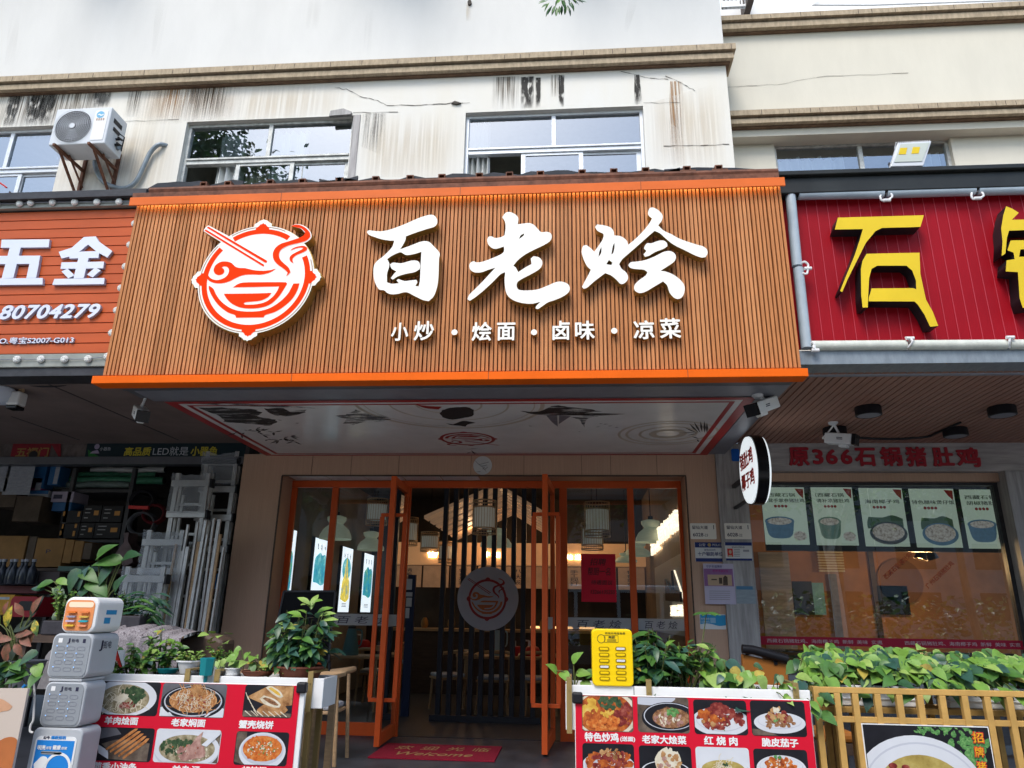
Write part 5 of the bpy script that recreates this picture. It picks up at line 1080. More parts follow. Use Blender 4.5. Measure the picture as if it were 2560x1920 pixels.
# tables, chairs and tableware
def horn_chair(x, y, rz, lb, m=None, gp='wooden horn-back chairs', sc=1.03):
    t = thing('horn_chair', lb, 'chair', (x, y, 0), gp); m = m or M['wood_light']; ca, sa = math.cos(R(rz)), math.sin(R(rz))
    T_ = lambda p: Vector((x + (p[0] * ca - p[1] * sa) * sc, y + (p[0] * sa + p[1] * ca) * sc, p[2] * sc))
    for sx_, yb, yt, z1 in ((-1, -.2, -.18, .45), (1, -.2, -.18, .45), (-1, .24, .2, .74), (1, .24, .2, .74)):
        mb = MB(); mb.tube([T_((.22 * sx_, yb, 0)), T_((.20 * sx_, (yb + yt) / 2, z1 * .5)), T_((.20 * sx_, yt, z1))], .02, 8, .017); mb.build('leg', m, t, True)
    mb = MB(); mb.prism([T_(p) for p in ((-.23, -.22, .42), (.23, -.22, .42), (.2, .2, .42), (-.2, .2, .42))], (0, 0, .03)); mb.build('seat_frame', m, t, bevel=.008)
    mb = MB(); mb.prism([T_(p) for p in ((-.22, -.21, .452), (.22, -.21, .452), (.19, .18, .452), (-.19, .18, .452))], (0, 0, .05)); mb.build('seat_pad', mat('grey_seat_pad', (.42, .45, .50), .6) if 'grey_seat_pad' not in bpy.data.materials else bpy.data.materials['grey_seat_pad'], t, bevel=.02)
    mb = MB(); mb.tube(spline([T_(p) for p in ((-.27, .0, .75), (-.25, .16, .77), (-.12, .27, .79), (.12, .27, .79), (.25, .16, .77), (.27, .0, .75))], 5), .026, 8); mb.build('horn_back', m, t, True)
    return t
def table(x, y, w_, d_, h_, lb, m=None):
    t = thing('dining_table', lb, 'table', (x, y, 0), 'wooden dining tables'); m = m or M['wood_light']
    mb = MB(); mb.box(x - w_ / 2, x + w_ / 2, y - d_ / 2, y + d_ / 2, h_ - .04, h_); mb.build('tabletop', m, t, bevel=.008)
    for sx_ in (-1, 1):
        for sy_ in (-1, 1):
            mb = MB(); mb.cyl((x + sx_ * (w_ / 2 - .06), y + sy_ * (d_ / 2 - .06), 0), (x + sx_ * (w_ / 2 - .08), y + sy_ * (d_ / 2 - .08), h_ - .041), .022, .028); mb.build('leg', m, t, True)
    return t
def thermos(x, y, z, h_, lb, c_=(.10, .22, .24)):
    t = thing('thermos', lb, 'thermos', (x, y, z), 'thermos jugs on the tables')
    nm = 'thermos_teal' if c_[0] < .2 else 'thermos_pale'; m = bpy.data.materials.get(nm) or mat(nm, c_, .35)
    mb = MB(); mb.lathe((x, y, z), [(h_ * .27, 0), (h_ * .29, .02), (h_ * .25, h_ * .35), (h_ * .15, h_ * .88)], 24); mb.build('body', m, t, True)
    mb = MB(); mb.lathe((x, y, z), [(h_ * .15, h_ * .885), (h_ * .14, h_ * .96), (h_ * .05, h_)], 20); mb.build('lid', M['steel'], t, True)
    mb = MB(); mb.tube(spline([(x + h_ * .17, y, z + h_ * .85), (x + h_ * .36, y, z + h_ * .8), (x + h_ * .36, y, z + h_ * .4), (x + h_ * .26, y, z + h_ * .3)]), .012, 6); mb.build('handle', m, t, True)
TT = FU(.75); a = TT.c('B7', 870, 435)
table(a[0], a[1] + .1, 1.0, .62, .75, 'pale table with the teal thermos behind the left glass pane'); thermos(a[0] + .0, a[1] + .0, .75, .42, 'teal thermos on the table behind the left glass')
b = TT.c('B7', 1300, 360); table(b[0] - .1, b[1] + .1, 1.2, .6, .75, 'dark wooden table just right of the open left door leaf', M['wood_light'])
c_ = TT.c('B7', 2040, 440); table(c_[0] + .1, c_[1] + .1, 1.3, .7, .75, 'wooden table behind the slat screen'); thermos(c_[0] - .03, c_[1] + .1, .75, .42, 'pale blue thermos on the table behind the slats', (.35, .46, .52))
horn_chair(a[0] + .2, a[1] + .75, 180, 'dim chair behind the teal thermos table'); horn_chair(b[0] + .25, b[1] - .5, 0, 'dim chair in front of the table right of the left door leaf')
horn_chair(c_[0] - .7, c_[1] - .35, -60, 'dim chair at the left end of the slat screen table'); horn_chair(c_[0] + .0, c_[1] - .6, 0, 'dim chair right behind the middle of the slat screen'); horn_chair(c_[0] + .65, c_[1] - .55, 10, 'dim chair behind the right slats')
red = mat('red_plastic', (.45, .02, .02), .35)
def caddy(x, y, z, lb):
    t = thing('condiment_caddy', lb, 'caddy', (x, y, z)); mb = MB(); mb.lathe((x, y, z), [(.12, 0), (.13, .05), (.10, .12), (.07, .14)], 16); mb.build('pot', red, t, True)
    mb = MB(); mb.cyl((x - .05, y, z + .14), (x - .05, y, z + .22), .02); mb.cyl((x - .05, y, z + .22), (x - .12, y, z + .225), .012); mb.build('pump', M['offwhite'], t)
d = TT.c('B7', 975, 380); caddy(d[0], d[1], .75, 'red condiment pot on the table behind the left glass pane'); caddy(c_[0] + .3, c_[1] + .05, .75, 'red condiment pot near the thermos behind the slats'); caddy(c_[0] + .52, c_[1] + .15, .75, 'red condiment pot at the right end of the slat screen table')
# notice stand inside the door
P9 = FY(10.6); r = P9.rect('B2', 1375, 985, 1440, 1690); t = thing('notice_stand', 'dark blue notice stand with small white notices just inside the left door leaf', 'notice stand', (r[0], 10.6, 0))
mb = MB(); mb.box(r[0], r[2], 10.6, 10.66, 0, r[3]); mb.build('board', mat('navy_board', (.02, .03, .07), .5), t)
for q in ((1378, 1020, 1428, 1110), (1378, 1130, 1430, 1165), (1378, 1175, 1425, 1250), (1372, 1260, 1405, 1345)):
    mb = MB(); mb.quad(P9, P9.rect('B2', *q), .004); mb.build('notice', M['paper'], t)
# red notice on the glass
G2 = FY(YG - .012); r = G2.rect('B4', 176, 812, 464, 1211); t = thing('recruitment_notice', 'red paper recruitment notice with handwritten black characters taped to the glass', 'notice', G2.at(r[0], r[1]))
mb = MB(); mb.quad(G2, r, .001); mb.build('paper_sheet', M['red_menu'], t)
for s_, q in (('招聘', (250, 850, 380, 908)), ('帮厨一名', (230, 925, 420, 990)), ('待遇面议', (258, 1030, 435, 1068)), ('13266135255', (255, 1112, 455, 1145))): text(s_, G2, G2.rect('B4', *q), .003, .001, M['black'], t, 'handwriting', shear=.15)
# ------------------------------------------------------------------ blackboard, mat
P8 = FY(8.0); t = thing('blackboard', 'blank black board leaning in front of the left glass pane', 'blackboard', (-2.9, 8, 0)); q = P8.pts('B2', [(372, 1122), (797, 1122), (742, 1700), (250, 1700)])
mb = MB(); mb.slabp(P8, q, -.02, .02); mb.build('panel', M['black_gloss'], t)
mb = MB()
for a, b in zip(q, q[1:] + q[:1]): mb.bar(P8.at(*a, .02), P8.at(*b, .02), .02)
for a in (q[2], q[3]): mb.bar(P8.at(a[0], a[1], 0), (a[0], 8.2, 0), .025)
mb.build('frame', M['steel'], t)
U = FU(.012); q = [U.c('B7', *p) for p in ((1270, 1133), (2165, 1160), (2120, 1283), (1130, 1240))]
q = [(-1.98, 8.43), (-.74, 8.43), (-.74, 7.62), (-1.98, 7.62)]
t = thing('door_mat', 'red welcome door mat with gold characters in front of the open doors', 'door mat', (-1.35, 8, 0)); mb = MB(); mb.prism([(a, b, .003) for a, b in q], (0, 0, .012)); mb.build('mat_pile', mat('red_pile', (.30, .012, .035), .95, noise=(60, .3), bump=(150, .5)), t)
U = FU(.015); gm = mat('gold_print', (.40, .25, .10), .8)
for k, ch in enumerate('欢迎光临'): text(ch, U, (-1.83 + .27 * k, 8.08, -1.65 + .27 * k, 8.28), .001, .001, gm, t, 'mat_lettering', shear=.1)
text('Welcome', U, (-1.75, 7.78, -.98, 7.95), .001, .001, gm, t, 'mat_lettering', shear=.3)
# ------------------------------------------------------------------ hardware shop (left)
hs_ = thing('hardware_shop', 'dark hardware shop interior packed with goods, open to the street on the left', 'shop', (-6.5, 8.7, 0))
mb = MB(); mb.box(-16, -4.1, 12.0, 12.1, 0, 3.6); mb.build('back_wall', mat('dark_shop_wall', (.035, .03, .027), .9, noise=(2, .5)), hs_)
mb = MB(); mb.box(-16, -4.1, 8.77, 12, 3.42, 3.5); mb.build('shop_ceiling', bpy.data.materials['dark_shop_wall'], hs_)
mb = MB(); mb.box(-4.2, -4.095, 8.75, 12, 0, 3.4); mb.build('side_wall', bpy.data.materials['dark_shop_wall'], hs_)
zA, zB_ = W.c('B1', 500, 618)[1], W.c('B1', 500, 800)[1]
mb = MB(); mb.box(-14, -4.1, 8.64, 8.75, zB_ + .1, 3.48); mb.build('lintel', mat('old_posters', (.16, .13, .12), .85, noise=(14, .5), stretch=(1, 1, .4)), hs_)
mb = MB(); mb.box(-14, -4.1, 8.60, 8.76, zB_, zB_ + .098); mb.build('beam', M['grey_dark'], hs_)
W6 = FY(8.635)
t = thing('lamp_banner', 'dark green banner with yellow and white lamp advertising above the hardware shop', 'banner', W6.at(*W6.c('B1', 680, 775)))
mb = MB(); q = W6.pts('B1', [(680, 622), (1930, 622), (1930, 775), (680, 775)]); u0, u1, v0, v1 = q[0][0], -4.1, q[2][1], q[0][1]
mb.slab(W6, (u0, v0, u1, v1), .001, .012); bn = mb.build('cloth', mat('dark_green_cloth', (.008, .022, .028), .6), t)
mb = MB(); mb.flat(W6, W6.pts('B1', [(682, 690), (720, 718), (770, 745), (800, 772), (684, 772)]), .0135); mb.build('green_wedge', mat('green_wedge', (.02, .15, .03), .6), t)
yl = mat('banner_yellow', (.50, .42, .04), .6); wl = mat('banner_white', (.45, .47, .50), .6)
text('高品质', W6, W6.rect('B1', 960, 670, 1165, 738), .0135, .001, yl, t, bold=.03, shear=.08); text('LED就是', W6, W6.rect('B1', 1180, 668, 1452, 735), .0135, .001, wl, t)
text('小器鱼', W6, W6.rect('B1', 1470, 665, 1675, 738), .0135, .001, yl, t, bold=.025); text('小器鱼', W6, W6.rect('B1', 772, 670, 856, 698), .0135, .001, wl, t)
mb = MB(); c_ = W6.c('B1', 750, 667); mb.flat(W6, ell(c_, .035), .0135); mb.slabp(W6, [(c_[0] - .08, c_[1] - .09), (c_[0] + .05, c_[1] - .09), (c_[0] + .02, c_[1] - .045), (c_[0] - .05, c_[1] - .06)], .013, .0136); mb.build('ball_mark', mat('banner_lilac', (.36, .30, .42), .6), t)
t = thing('red_paper_sign', 'faded red paper strip with gold characters over the hardware shop', 'paper sign', W6.at(*W6.c('B1', 90, 765)))
mb = MB(); mb.quad(W6, W6.rect('B1', 90, 640, 385, 765), .004); mb.build('paper_sheet', mat('faded_red', (.26, .02, .03), .8, noise=(8, .3)), t)
text('五福门', W6, W6.rect('B1', 125, 672, 375, 745), .005, .001, mat('dull_gold', (.30, .20, .06), .7), t, bold=.02)
mb = MB(); mb.quad(W6, W6.rect('B1', 215, 700, 300, 760), .007); mb.i = 1; mb.flat(W6, ell(W6.c('B1', 258, 728), .06, .05), .008); mb.build('dark_picture', [M['cardboard'], M['black']], t)
mb = MB(); a = W6.c('B1', 385, 640); mb.flat(W6, W6.pts('B1', [(390, 635), (470, 630), (470, 775)]), .006); tag(mb.build('red_pennant', bpy.data.materials['faded_red']), 'small faded red triangular pennant beside the red paper strip', 'pennant')
# rolls, shelf, boxes
P85 = FY(9.1)
def roll(x0, x1, y0, y1, m, lb, dy=0):
    a = P85.c('B1', x0, (y0 + y1) / 2); b = P85.c('B1', x1, (y0 + y1) / 2); r_ = abs(P85.c('B1', x0, y0)[1] - P85.c('B1', x0, y1)[1]) / 2
    g = random.Random(x0); mb = MB(); n = 9; pts_ = [P85.at(a[0] + (b[0] - a[0]) * k / n, a[1] + (b[1] - a[1]) * k / n + g.uniform(-.01, .01), -dy) for k in range(n + 1)]; mb.tube(pts_, r_, 14)
    mb.i = 1; mb.cyl(pts_[-1], pts_[-1] + Vector((.015, 0, 0)), r_ * .8, n=14); tag(mb.build('plastic_roll', [m, M['black']], None, True), lb, 'roll', 'rolls of plastic sheet on the top shelf')
gr = mat('green_sheet', (.07, .26, .15), .3, noise=(12, .5), stretch=(1, 3, 6))
roll(650, 1220, 808, 852, mat('white_sheet_roll', (.60, .60, .58), .4, noise=(6, .15)), 'white plastic roll, topmost on the hardware shop shelf', .15); roll(545, 1170, 852, 900, gr, 'green wrapped roll directly under the white roll', .1); roll(410, 1260, 893, 950, gr, 'longest green wrapped roll, sticking out furthest left', 0); roll(450, 1020, 940, 992, mat('grey_green_sheet', (.20, .26, .24), .35, noise=(9, .5), stretch=(1, 3, 6)), 'grey-green wrapped roll, lowest of the pile', -.05)
t = thing('storage_rack', 'dark steel storage rack standing in the hardware shop', 'rack', (-5.5, 8.9, 0)); P88 = FY(8.85)
for x_ in (520, 985):
    u = P88.c('B1', x_, 1100)[0]; mb = MB(); mb.box(u - .025, u + .025, 8.85, 8.9, 0, zB_); mb.build('upright', M['steel'], t)
for y_ in (1000, 1385):
    v = P88.c('B1', 700, y_)[1]; mb = MB(); mb.box(P88.c('B1', 430, 1100)[0], P88.c('B1', 1000, 1100)[0], 8.9, 9.6, v - .02, v + .02); mb.build('shelf', M['steel'], t)
def carton(pl, cr, q, m, lb, dp=.35, marks=None, gp=None, name='carton'):
    r = pl.rect(cr, *q); mb = MB(); mb.slab(pl, r, -dp, 0); o = mb.build(name, m, None, bevel=.004); tag(o, lb, 'box', gp)
    if marks:
        for mq, mm in marks:
            mk = MB(); a, b, c_, d = mq; w_, h_ = r[2] - r[0], r[3] - r[1]; mk.quad(pl, (r[0] + w_ * a, r[1] + h_ * b, r[0] + w_ * c_, r[1] + h_ * d), .004); mk.build('printed_mark', mm, o)
    return o
om = mat('box_orange', (.50, .24, .06), .6); wm = mat('box_white_print', (.30, .30, .30), .7); bb_ = mat('black_carton', (.014, .014, .016), .6)
std = [((.12, .74, .45, .80), wm), ((.12, .52, .42, .58), wm), ((.12, .22, .34, .28), wm), ((.62, .40, .88, .68), om)]
for k, (q, lb) in enumerate((((635, 1115, 775, 1245), 'black printed carton, upper left of the four with orange squares'), ((780, 1120, 940, 1245), 'black printed carton, upper right of the printed four'), ((610, 1250, 720, 1370), 'black printed carton, lower left of the printed four'), ((725, 1250, 925, 1370), 'black printed carton, lower right of the printed four'))):
    carton(P88, 'B1', q, bb_, lb, .35, std, 'black cartons on the rack')
carton(P88, 'B1', (470, 1155, 625, 1250), bb_, 'black carton with two orange clips, upper one of the stacked pair', .35, [((.08, .55, .17, .9), om), ((.8, .5, .92, .9), om)], 'black clip cartons'); carton(P88, 'B1', (455, 1255, 605, 1370), bb_, 'black carton with four orange clips, lower one of the stacked pair', .35, [((.05, .2, .14, .5), om), ((.72, .15, .84, .5), om), ((.1, .65, .18, .95), om), ((.75, .7, .86, .98), om)], 'black clip cartons')
bl_ = mat('blue_carton', (.02, .10, .24), .5); pp = mat('price_sheet', (.34, .36, .40), .8, noise=(16, .25), stretch=(1, 1, 3))
carton(P88, 'B1', (395, 1010, 565, 1090), mat('lilac_box', (.34, .30, .38), .5), 'pale lilac box with a dark emblem on top of the blue box', .3, [((.1, .3, .5, .7), M['dark_print'])]); carton(P88, 'B1', (400, 1092, 545, 1160), bl_, 'blue box under the pale lilac box', .3)
carton(P88, 'B1', (250, 812, 345, 985), bl_, 'blue box standing behind the price sheets', .2); carton(P88, 'B1', (375, 815, 455, 960), bl_, 'blue and white tall box left of the green rolls', .2, [((.55, .05, .95, .95), pp)]); carton(P88, 'B1', (205, 1003, 360, 1150), mat('white_blue_box', (.42, .44, .48), .6), 'white box with blue band below the price sheets', .2, [((.0, .82, 1, 1), bl_)])
carton(P88, 'B1', (235, 905, 320, 1000), mat('magenta_box', (.24, .05, .16), .6), 'small magenta box beside the price sheets', .2, [((.5, .0, 1, .6), pp)])
P87 = FY(8.75)
for q, lb in (((-20, 812, 65, 1010), 'white price sheet cut by the left edge of the picture'), ((40, 812, 250, 1035), 'white printed price sheet hanging under the red paper strip')):
    mb = MB(); r = P87.rect('B1', *q); mb.quad(P87, r, .002); o = mb.build('price_sheet', pp); tag(o, lb, 'sheet')
    mk = MB(); g = random.Random(q[0])
    for i in range(6):
        for j in range(4):
            if g.random() < .8: a = r[0] + (r[2] - r[0]) * (.08 + .23 * j); b = r[1] + (r[3] - r[1]) * (.08 + .15 * i); mk.quad(P87, (a, b, a + (r[2] - r[0]) * .13, b + .012), .004)
    mk.build('printed_rows', M['grey_print'], o)
P83 = FY(8.45)
for q, lb, m in (((-40, 1350, 190, 1590), 'big brown carton at the left edge, in the lower row of cartons', M['cardboard']), ((205, 1355, 262, 1580), 'narrow brown carton second from the left in the lower row', M['cardboard_dark']), ((266, 1370, 482, 1590), 'brown carton with handwritten letter, in the lower row', M['cardboard']), ((490, 1380, 556, 1560), 'narrow brown carton right of the lettered one', M['cardboard']), ((562, 1390, 632, 1550), 'narrow brown carton second right of the lettered one', M['cardboard']), ((638, 1405, 700, 1530), 'smallest carton at the right end of the lower row', M['cardboard_dark']),
                ((-30, 1010, 120, 1130), 'old brown carton with open flaps at the left edge below the price sheet', M['cardboard_dark']), ((110, 1045, 310, 1240), 'crushed old carton under the white box with blue band', M['cardboard_dark'])):
    o = carton(P83 if q[1] > 1300 else P87, 'B1', q, m, lb, .4, None, 'cartons in the hardware shop')
    if 'letter,' in lb: text('P', P83, P83.rect('B1', 355, 1455, 390, 1485), .003, .001, M['dark_print'], o, 'handwriting')
mb = MB(); v = P83.c('B1', 300, 1595)[1]; mb.box(-9, -4.5, 8.4, 9.2, v - .06, v - .006); t = tag(mb.build('goods_table', M['wood_dark']), 'dark table top carrying the lower row of cartons', 'table')
g = random.Random(21); P82 = FY(8.2)
for k, (q, m, lb) in enumerate((((-20, 100, 130, 200), mat('navy_goods', (.03, .04, .07), .5, noise=(20, .5)), 'dark wrapped bundle at the left edge below the cartons'), ((140, 85, 300, 200), mat('grey_goods', (.07, .075, .085), .5, noise=(14, .4)), 'dark grey bundle beside the wrapped one'), ((460, 50, 800, 90), mat('green_tray', (.05, .11, .09), .4, noise=(9, .4)), 'long green tray lying above the monstera'), ((310, 95, 470, 180), mat('brown_goods', (.05, .04, .04), .6), 'dark brown box left of the green tray'), ((-20, 205, 300, 265), mat('dark_red_goods', (.10, .02, .025), .5), 'dark red long box under the bundles'), ((-20, 275, 100, 440), mat('yellow_machine', (.42, .22, .02), .5), 'yellow tool case at the left edge behind the croton'))):
    carton(P82, 'B6', q, m, lb, .4)
t = thing('red_tool_box', 'red plastic tool box with a dark opening behind the croton', 'tool box', (-5.5, 7.9, .9)); P79 = FY(7.9); r = P79.rect('B6', 78, 290, 300, 455)
mb = MB(); mb.slabp(P79, rr(r, .05), -.3, 0); mb.build('case', mat('dark_red_plastic', (.24, .012, .02), .4), t); mb = MB(); mb.slabp(P79, rr((r[0] + .1, r[1] + .07, r[2] - .06, r[3] - .05), .03), .001, .005); mb.build('opening', M['black'], t)
mb = MB(); mb.quad(P79, P79.rect('B6', -20, 295, 75, 315), .0); tag(mb.build('blue_strip', M['trim_grey']), 'pale blue strip across the yellow tool case', 'strip')
mb = MB(); P84 = FY(8.55); mb.slabp(P84, smooth_loop(P84.pts('B1', [(985, 1335), (1025, 1330), (1020, 1400), (1050, 1460), (1055, 1560), (990, 1590), (910, 1510), (960, 1440), (990, 1400)]), 3), -.1, .1); tag(mb.build('hanging_bag', mat('red_grey_bag', (.14, .09, .09), .5, noise=(9, .5)), None, True), 'reddish plastic bag of goods hanging below the rack', 'bag')
mb = MB(); mb.box(-4.35, -4.2, 8.78, 8.8, 1.6, 1.78); tag(mb.build('blue_plate', M['blue_print']), 'small dark blue plate on the shop side wall behind the ladders', 'sign')
def coil(pl, cr, x_, y_, r_, m, lb):
    c_ = pl.at(*pl.c(cr, x_, y_)); g = random.Random(x_); mb = MB()
    for k in range(5):
        q = r_ * g.uniform(.85, 1.05); pts_ = [c_ + Vector((q * math.cos(6.283 * i / 20), .02 * k + g.uniform(-.008, .008), q * .8 * math.sin(6.283 * i / 20))) for i in range(21)]; mb.tube(pts_, .014, 5)
    tag(mb.build('cable_coil', m, None, True), lb, 'coil', 'cable coils in the hardware shop')
coil(P88, 'B1', 1085, 1075, .16, M['black'], 'black cable coil highest beside the storage rack upright'); coil(P88, 'B1', 1175, 1180, .15, mat('dark_red_cable', (.13, .015, .02), .5), 'dark red cable coil left of the second tallest ladder'); coil(P88, 'B1', 1080, 1255, .17, M['grey_dark'], 'dark grey cable coil above the hanging bag')
mb = MB(); mb.bar(P88.at(*P88.c('B1', 1010, 1135), .05), P88.at(*P88.c('B1', 1160, 1140), .05), .04); tag(mb.build('red_pipe_wrench', M['redtext']), 'red tool handle lying among the cable coils', 'tool')
bt = mat('dark_bottle', (.02, .025, .035), .2)
for k in range(7):
    c_ = P82.at(*P82.c('B6', 10 + 44 * k, 195)); mb = MB(); mb.lathe(c_ + Vector((0, -.08 - .03 * (k % 2), 0)), [(.045, 0), (.05, .02), (.05, .16), (.02, .21), (.02, .25)], 12); mb.i = 1; mb.lathe(c_ + Vector((0, -.08 - .03 * (k % 2), .25)), [(.024, 0), (.024, .03)], 10)
    tag(mb.build('bottle', [bt, M['grey_sheet']], None, True), 'dark bottle with grey cap in the row of bottles at the left edge', 'bottle', 'row of dark bottles below the cartons')
# ladders wrapped in plastic
def ladder(Yp, xl, xr, yt, rungs, lb, film=(0, 1), bot=0.0, extra=2, tilt=0):
    pl = FY(Yp); a = pl.c('B1', xl, yt); b = pl.c('B1', xr, yt); rw = .055
    t = thing('step_ladder', lb, 'ladder', (a[0], Yp, 0), 'aluminium ladders leaning in the hardware shop'); wd = b[0] - a[0]
    for k in range(1 + extra):
        yo = .09 * k; to = -.12 * k
        for u in (a[0], b[0]):
            mb = MB(); mb.prism([Vector((u - rw / 2 + tilt, Yp + yo, bot)), Vector((u + rw / 2 + tilt, Yp + yo, bot)), Vector((u + rw / 2 + tilt, Yp + yo + .03, bot)), Vector((u - rw / 2 + tilt, Yp + yo + .03, bot))], Vector((-tilt, .0, a[1] + to - bot))); mb.build('rail', M['ladder'], t, bevel=.003)
    for y_ in rungs:
        v = pl.c('B1', (xl + xr) / 2, y_)[1]; mb = MB(); mb.box(a[0] - .05 + tilt * .3, b[0] + .05 + tilt * .3, Yp - .02, Yp + .05, v - .04, v + .035); mb.build('step', M['ladder'], t, bevel=.004)
        mb = MB(); mb.box(b[0] + .051, b[0] + .075, Yp - .03, Yp + .06, v - .055, v + .05); mb.build('step_cap', M['black'], t)
    v = a[1]; 
    while v > .3:
        v -= .36; mb = MB(); mb.box(a[0], b[0], Yp + .07, Yp + .1, v - .03, v); mb.build('step', M['ladder'], t)
    g = random.Random(int(xl)); mb = MB(); n = 8; f0, f1 = pl.c('B1', xl, film[0])[1], pl.c('B1', xl, film[1])[1]; vs = []
    for j in range(9):
        for i in range(n + 1): vs.append((a[0] - .04 + (wd + .08) * i / n + g.uniform(-.006, .006), Yp - .035 - g.uniform(0, .035), f0 + (f1 - f0) * j / 8 - (.05 * math.sin(i * 3.14 / n) * g.uniform(.4, 1) if j == 0 else 0)))
    mb.add(vs, [(j * (n + 1) + i, j * (n + 1) + i + 1, (j + 1) * (n + 1) + i + 1, (j + 1) * (n + 1) + i) for j in range(8) for i in range(n)]); mb.build('plastic_wrap', M['film'], t, 'all')
    return t
ladder(8.62, 1600, 1822, 700, (782, 990, 1210, 1450), 'tallest wrapped ladder, farthest right against the wood pillar', (705, 960), tilt=.0)
ladder(8.42, 1368, 1600, 868, (945, 1185, 1420), 'second tallest wrapped ladder, left of the tallest one', (870, 1180), tilt=-.02)
ladder(8.22, 1150, 1400, 1305, (1400, 1620), 'wrapped ladder in the middle of the leaning ladders, below the second tallest', (1305, 1700), tilt=-.03)
ladder(8.02, 985, 1255, 1585, (1680,), 'shortest wrapped ladder in front, beside the potted monstera', (1585, 1950), extra=1)
g = random.Random(4); t = thing('rail_bundle', 'bundle of pale aluminium rails standing upright beside the ladders', 'rails', (-4.3, 8.2, 0), None); P8b = FY(8.12)
for k in range(12):
    u = P8b.c('B6', 1330 + 34 * k, 100)[0]; h_ = P8b.c('B6', 1330, -60 - g.uniform(0, 300))[1]; mb = MB(); mb.bar((u, 8.12 + g.uniform(0, .2), 0), (u + g.uniform(.0, .05), 8.2, h_), g.uniform(.018, .04), .03); mb.build('rail', M['ladder'] if k % 5 else M['wood_light'], t)

# ------------------------------------------------------------------ stone pot restaurant front (right)
spf = thing('stone_pot_shopfront', 'right-hand restaurant shopfront with grey stone header, dark glass and red banner strip', 'shopfront', (3.6, 8.6, 0))
z0 = W.c('B5', 1100, 770)[1]; z1 = 3.55; z2 = W.c('B5', 1100, 830)[1]; zg = W.c('B5', 1100, 850)[1]
mb = MB(); mb.box(2.09, 6.4, YW - .017, 8.9, z0, z1); mb.build('stone_header', M['stone'], spf)
mb = MB(); mb.box(1.745, 2.089, YW - .03, 8.9, 0, 3.348); mb.build('stone_column', M['stone_v'], spf)
u5 = W.c('B5', 2035, 1200)[0]; mb = MB(); mb.box(u5, 6.4, YW - .05, 8.9, 0, z0 - .002); mb.build('stone_column', M['stone_v'], spf)
mb = MB(); mb.box(2.092, u5 - .002, 8.68, 8.88, z2, z0 - .003); mb.build('head_beam', M['wood_panel'], spf)
mb = MB(); mb.box(2.092, u5 - .002, 8.74, 8.82, zg, z2 - .002); mb.box(2.092, 2.13, 8.74, 8.82, 0, zg); mb.box(u5 - .05, u5 - .003, 8.74, 8.82, 0, zg); mb.build('dark_frame', M['steel'], spf)
RG = FY(8.76); um = RG.c('B5', 1060, 1200)[0]
for a, b in ((2.131, um - .003), (um + .003, u5 - .051)):
    mb = MB(); mb.quad(RG, (a, .02, b, zg), 0); mb.build('glass_pane', M['shopglass2'], spf)
hm = mat('header_red_letters', (.36, .022, .035), .5); WL = FY(YW - .02)
for ch, q in (('原', (472, 605, 615, 735)), ('3', (638, 618, 712, 722)), ('6', (730, 618, 810, 722)), ('6', (832, 618, 912, 722)), ('石', (930, 608, 1075, 735)), ('锅', (1105, 602, 1255, 735)), ('猪', (1282, 600, 1425, 738)), ('肚', (1465, 603, 1612, 738)), ('鸡', (1632, 605, 1795, 742))):
    text(ch, WL, WL.rect('B5', *q), .001, .012, hm, spf, 'header_character', bold=.035)
RB = FY(8.752); r0 = RB.c('C1', 1745, 262); r1 = RB.c('C1', 1745, 325); mb = MB(); mb.quad(RB, (2.131, r1[1], u5 - .051, r0[1]), .0); band = mb.build('red_strip', mat('red_film', (.30, .008, .03), .5), spf)
for xa, xb in ((1918, 2207), (2262, 2552)):
    a = RB.px(xa, 1610)[0]; b = RB.px(xb, 1618)[0]; text('西藏石锅猪肚鸡、海南椰子鸡  新鲜  美味  实惠', RB, (a, r1[1] + .025, b, r0[1] - .025), .001, .001, mat('pale_strip_letters', (.50, .38, .40), .5) if xa < 2000 else bpy.data.materials['pale_strip_letters'], band, 'strip_lettering')
dr_ = mat('dark_red_film', (.22, .02, .02), .5)
for s_, a, b in (('西藏石锅猪肚鸡', (1130, 1515), (1325, 1330)), ('广州石锅猪肚鸡', (1425, 1580), (1615, 1390))):
    p, q = RB.c('B5', *a), RB.c('B5', *b); text(s_, RB, (min(p[0], q[0]), min(p[1], q[1]), max(p[0], q[0]), max(p[1], q[1])), .001, .001, dr_, spf, 'diagonal_lettering', rot=42)
# lit posters
P9 = FY(9.05); t = thing('poster_row_frame', 'black frame holding five lit food posters behind the right restaurant glass', 'frame', P9.at(2.3, 2.2))
a = P9.c('B5', 285, 840); b = P9.c('B5', 2065, 1330); mb = MB(); mb.slab(P9, (a[0], b[1], b[0] + .1, a[1]), -.08, -.02); mb.build('backing', M['black'], t)
pb = mat('lit_poster', (.40, .47, .40), .6, noise=(2, .15), emit=(.14, (.75, .95, .80))); potb = mat('blue_pot', (.09, .20, .31), .4, noise=(9, .4), emit=(.13,)); potg = mat('green_pot', (.12, .24, .19), .4, noise=(9, .4), emit=(.13,)); foodp = mat('pale_food', (.30, .30, .26), .7, ramp=(34, ((.3, (.16, .13, .10)), (.46, (.50, .46, .40)), (.6, (.70, .68, .62)))), emit=(.13,))
inkp = mat('poster_ink', (.06, .06, .055), .6); leafp = mat('poster_leaf', (.07, .14, .08), .6, noise=(12, .5), emit=(.12,)); redp = mat('poster_red', (.30, .03, .03), .6, emit=(.1,))
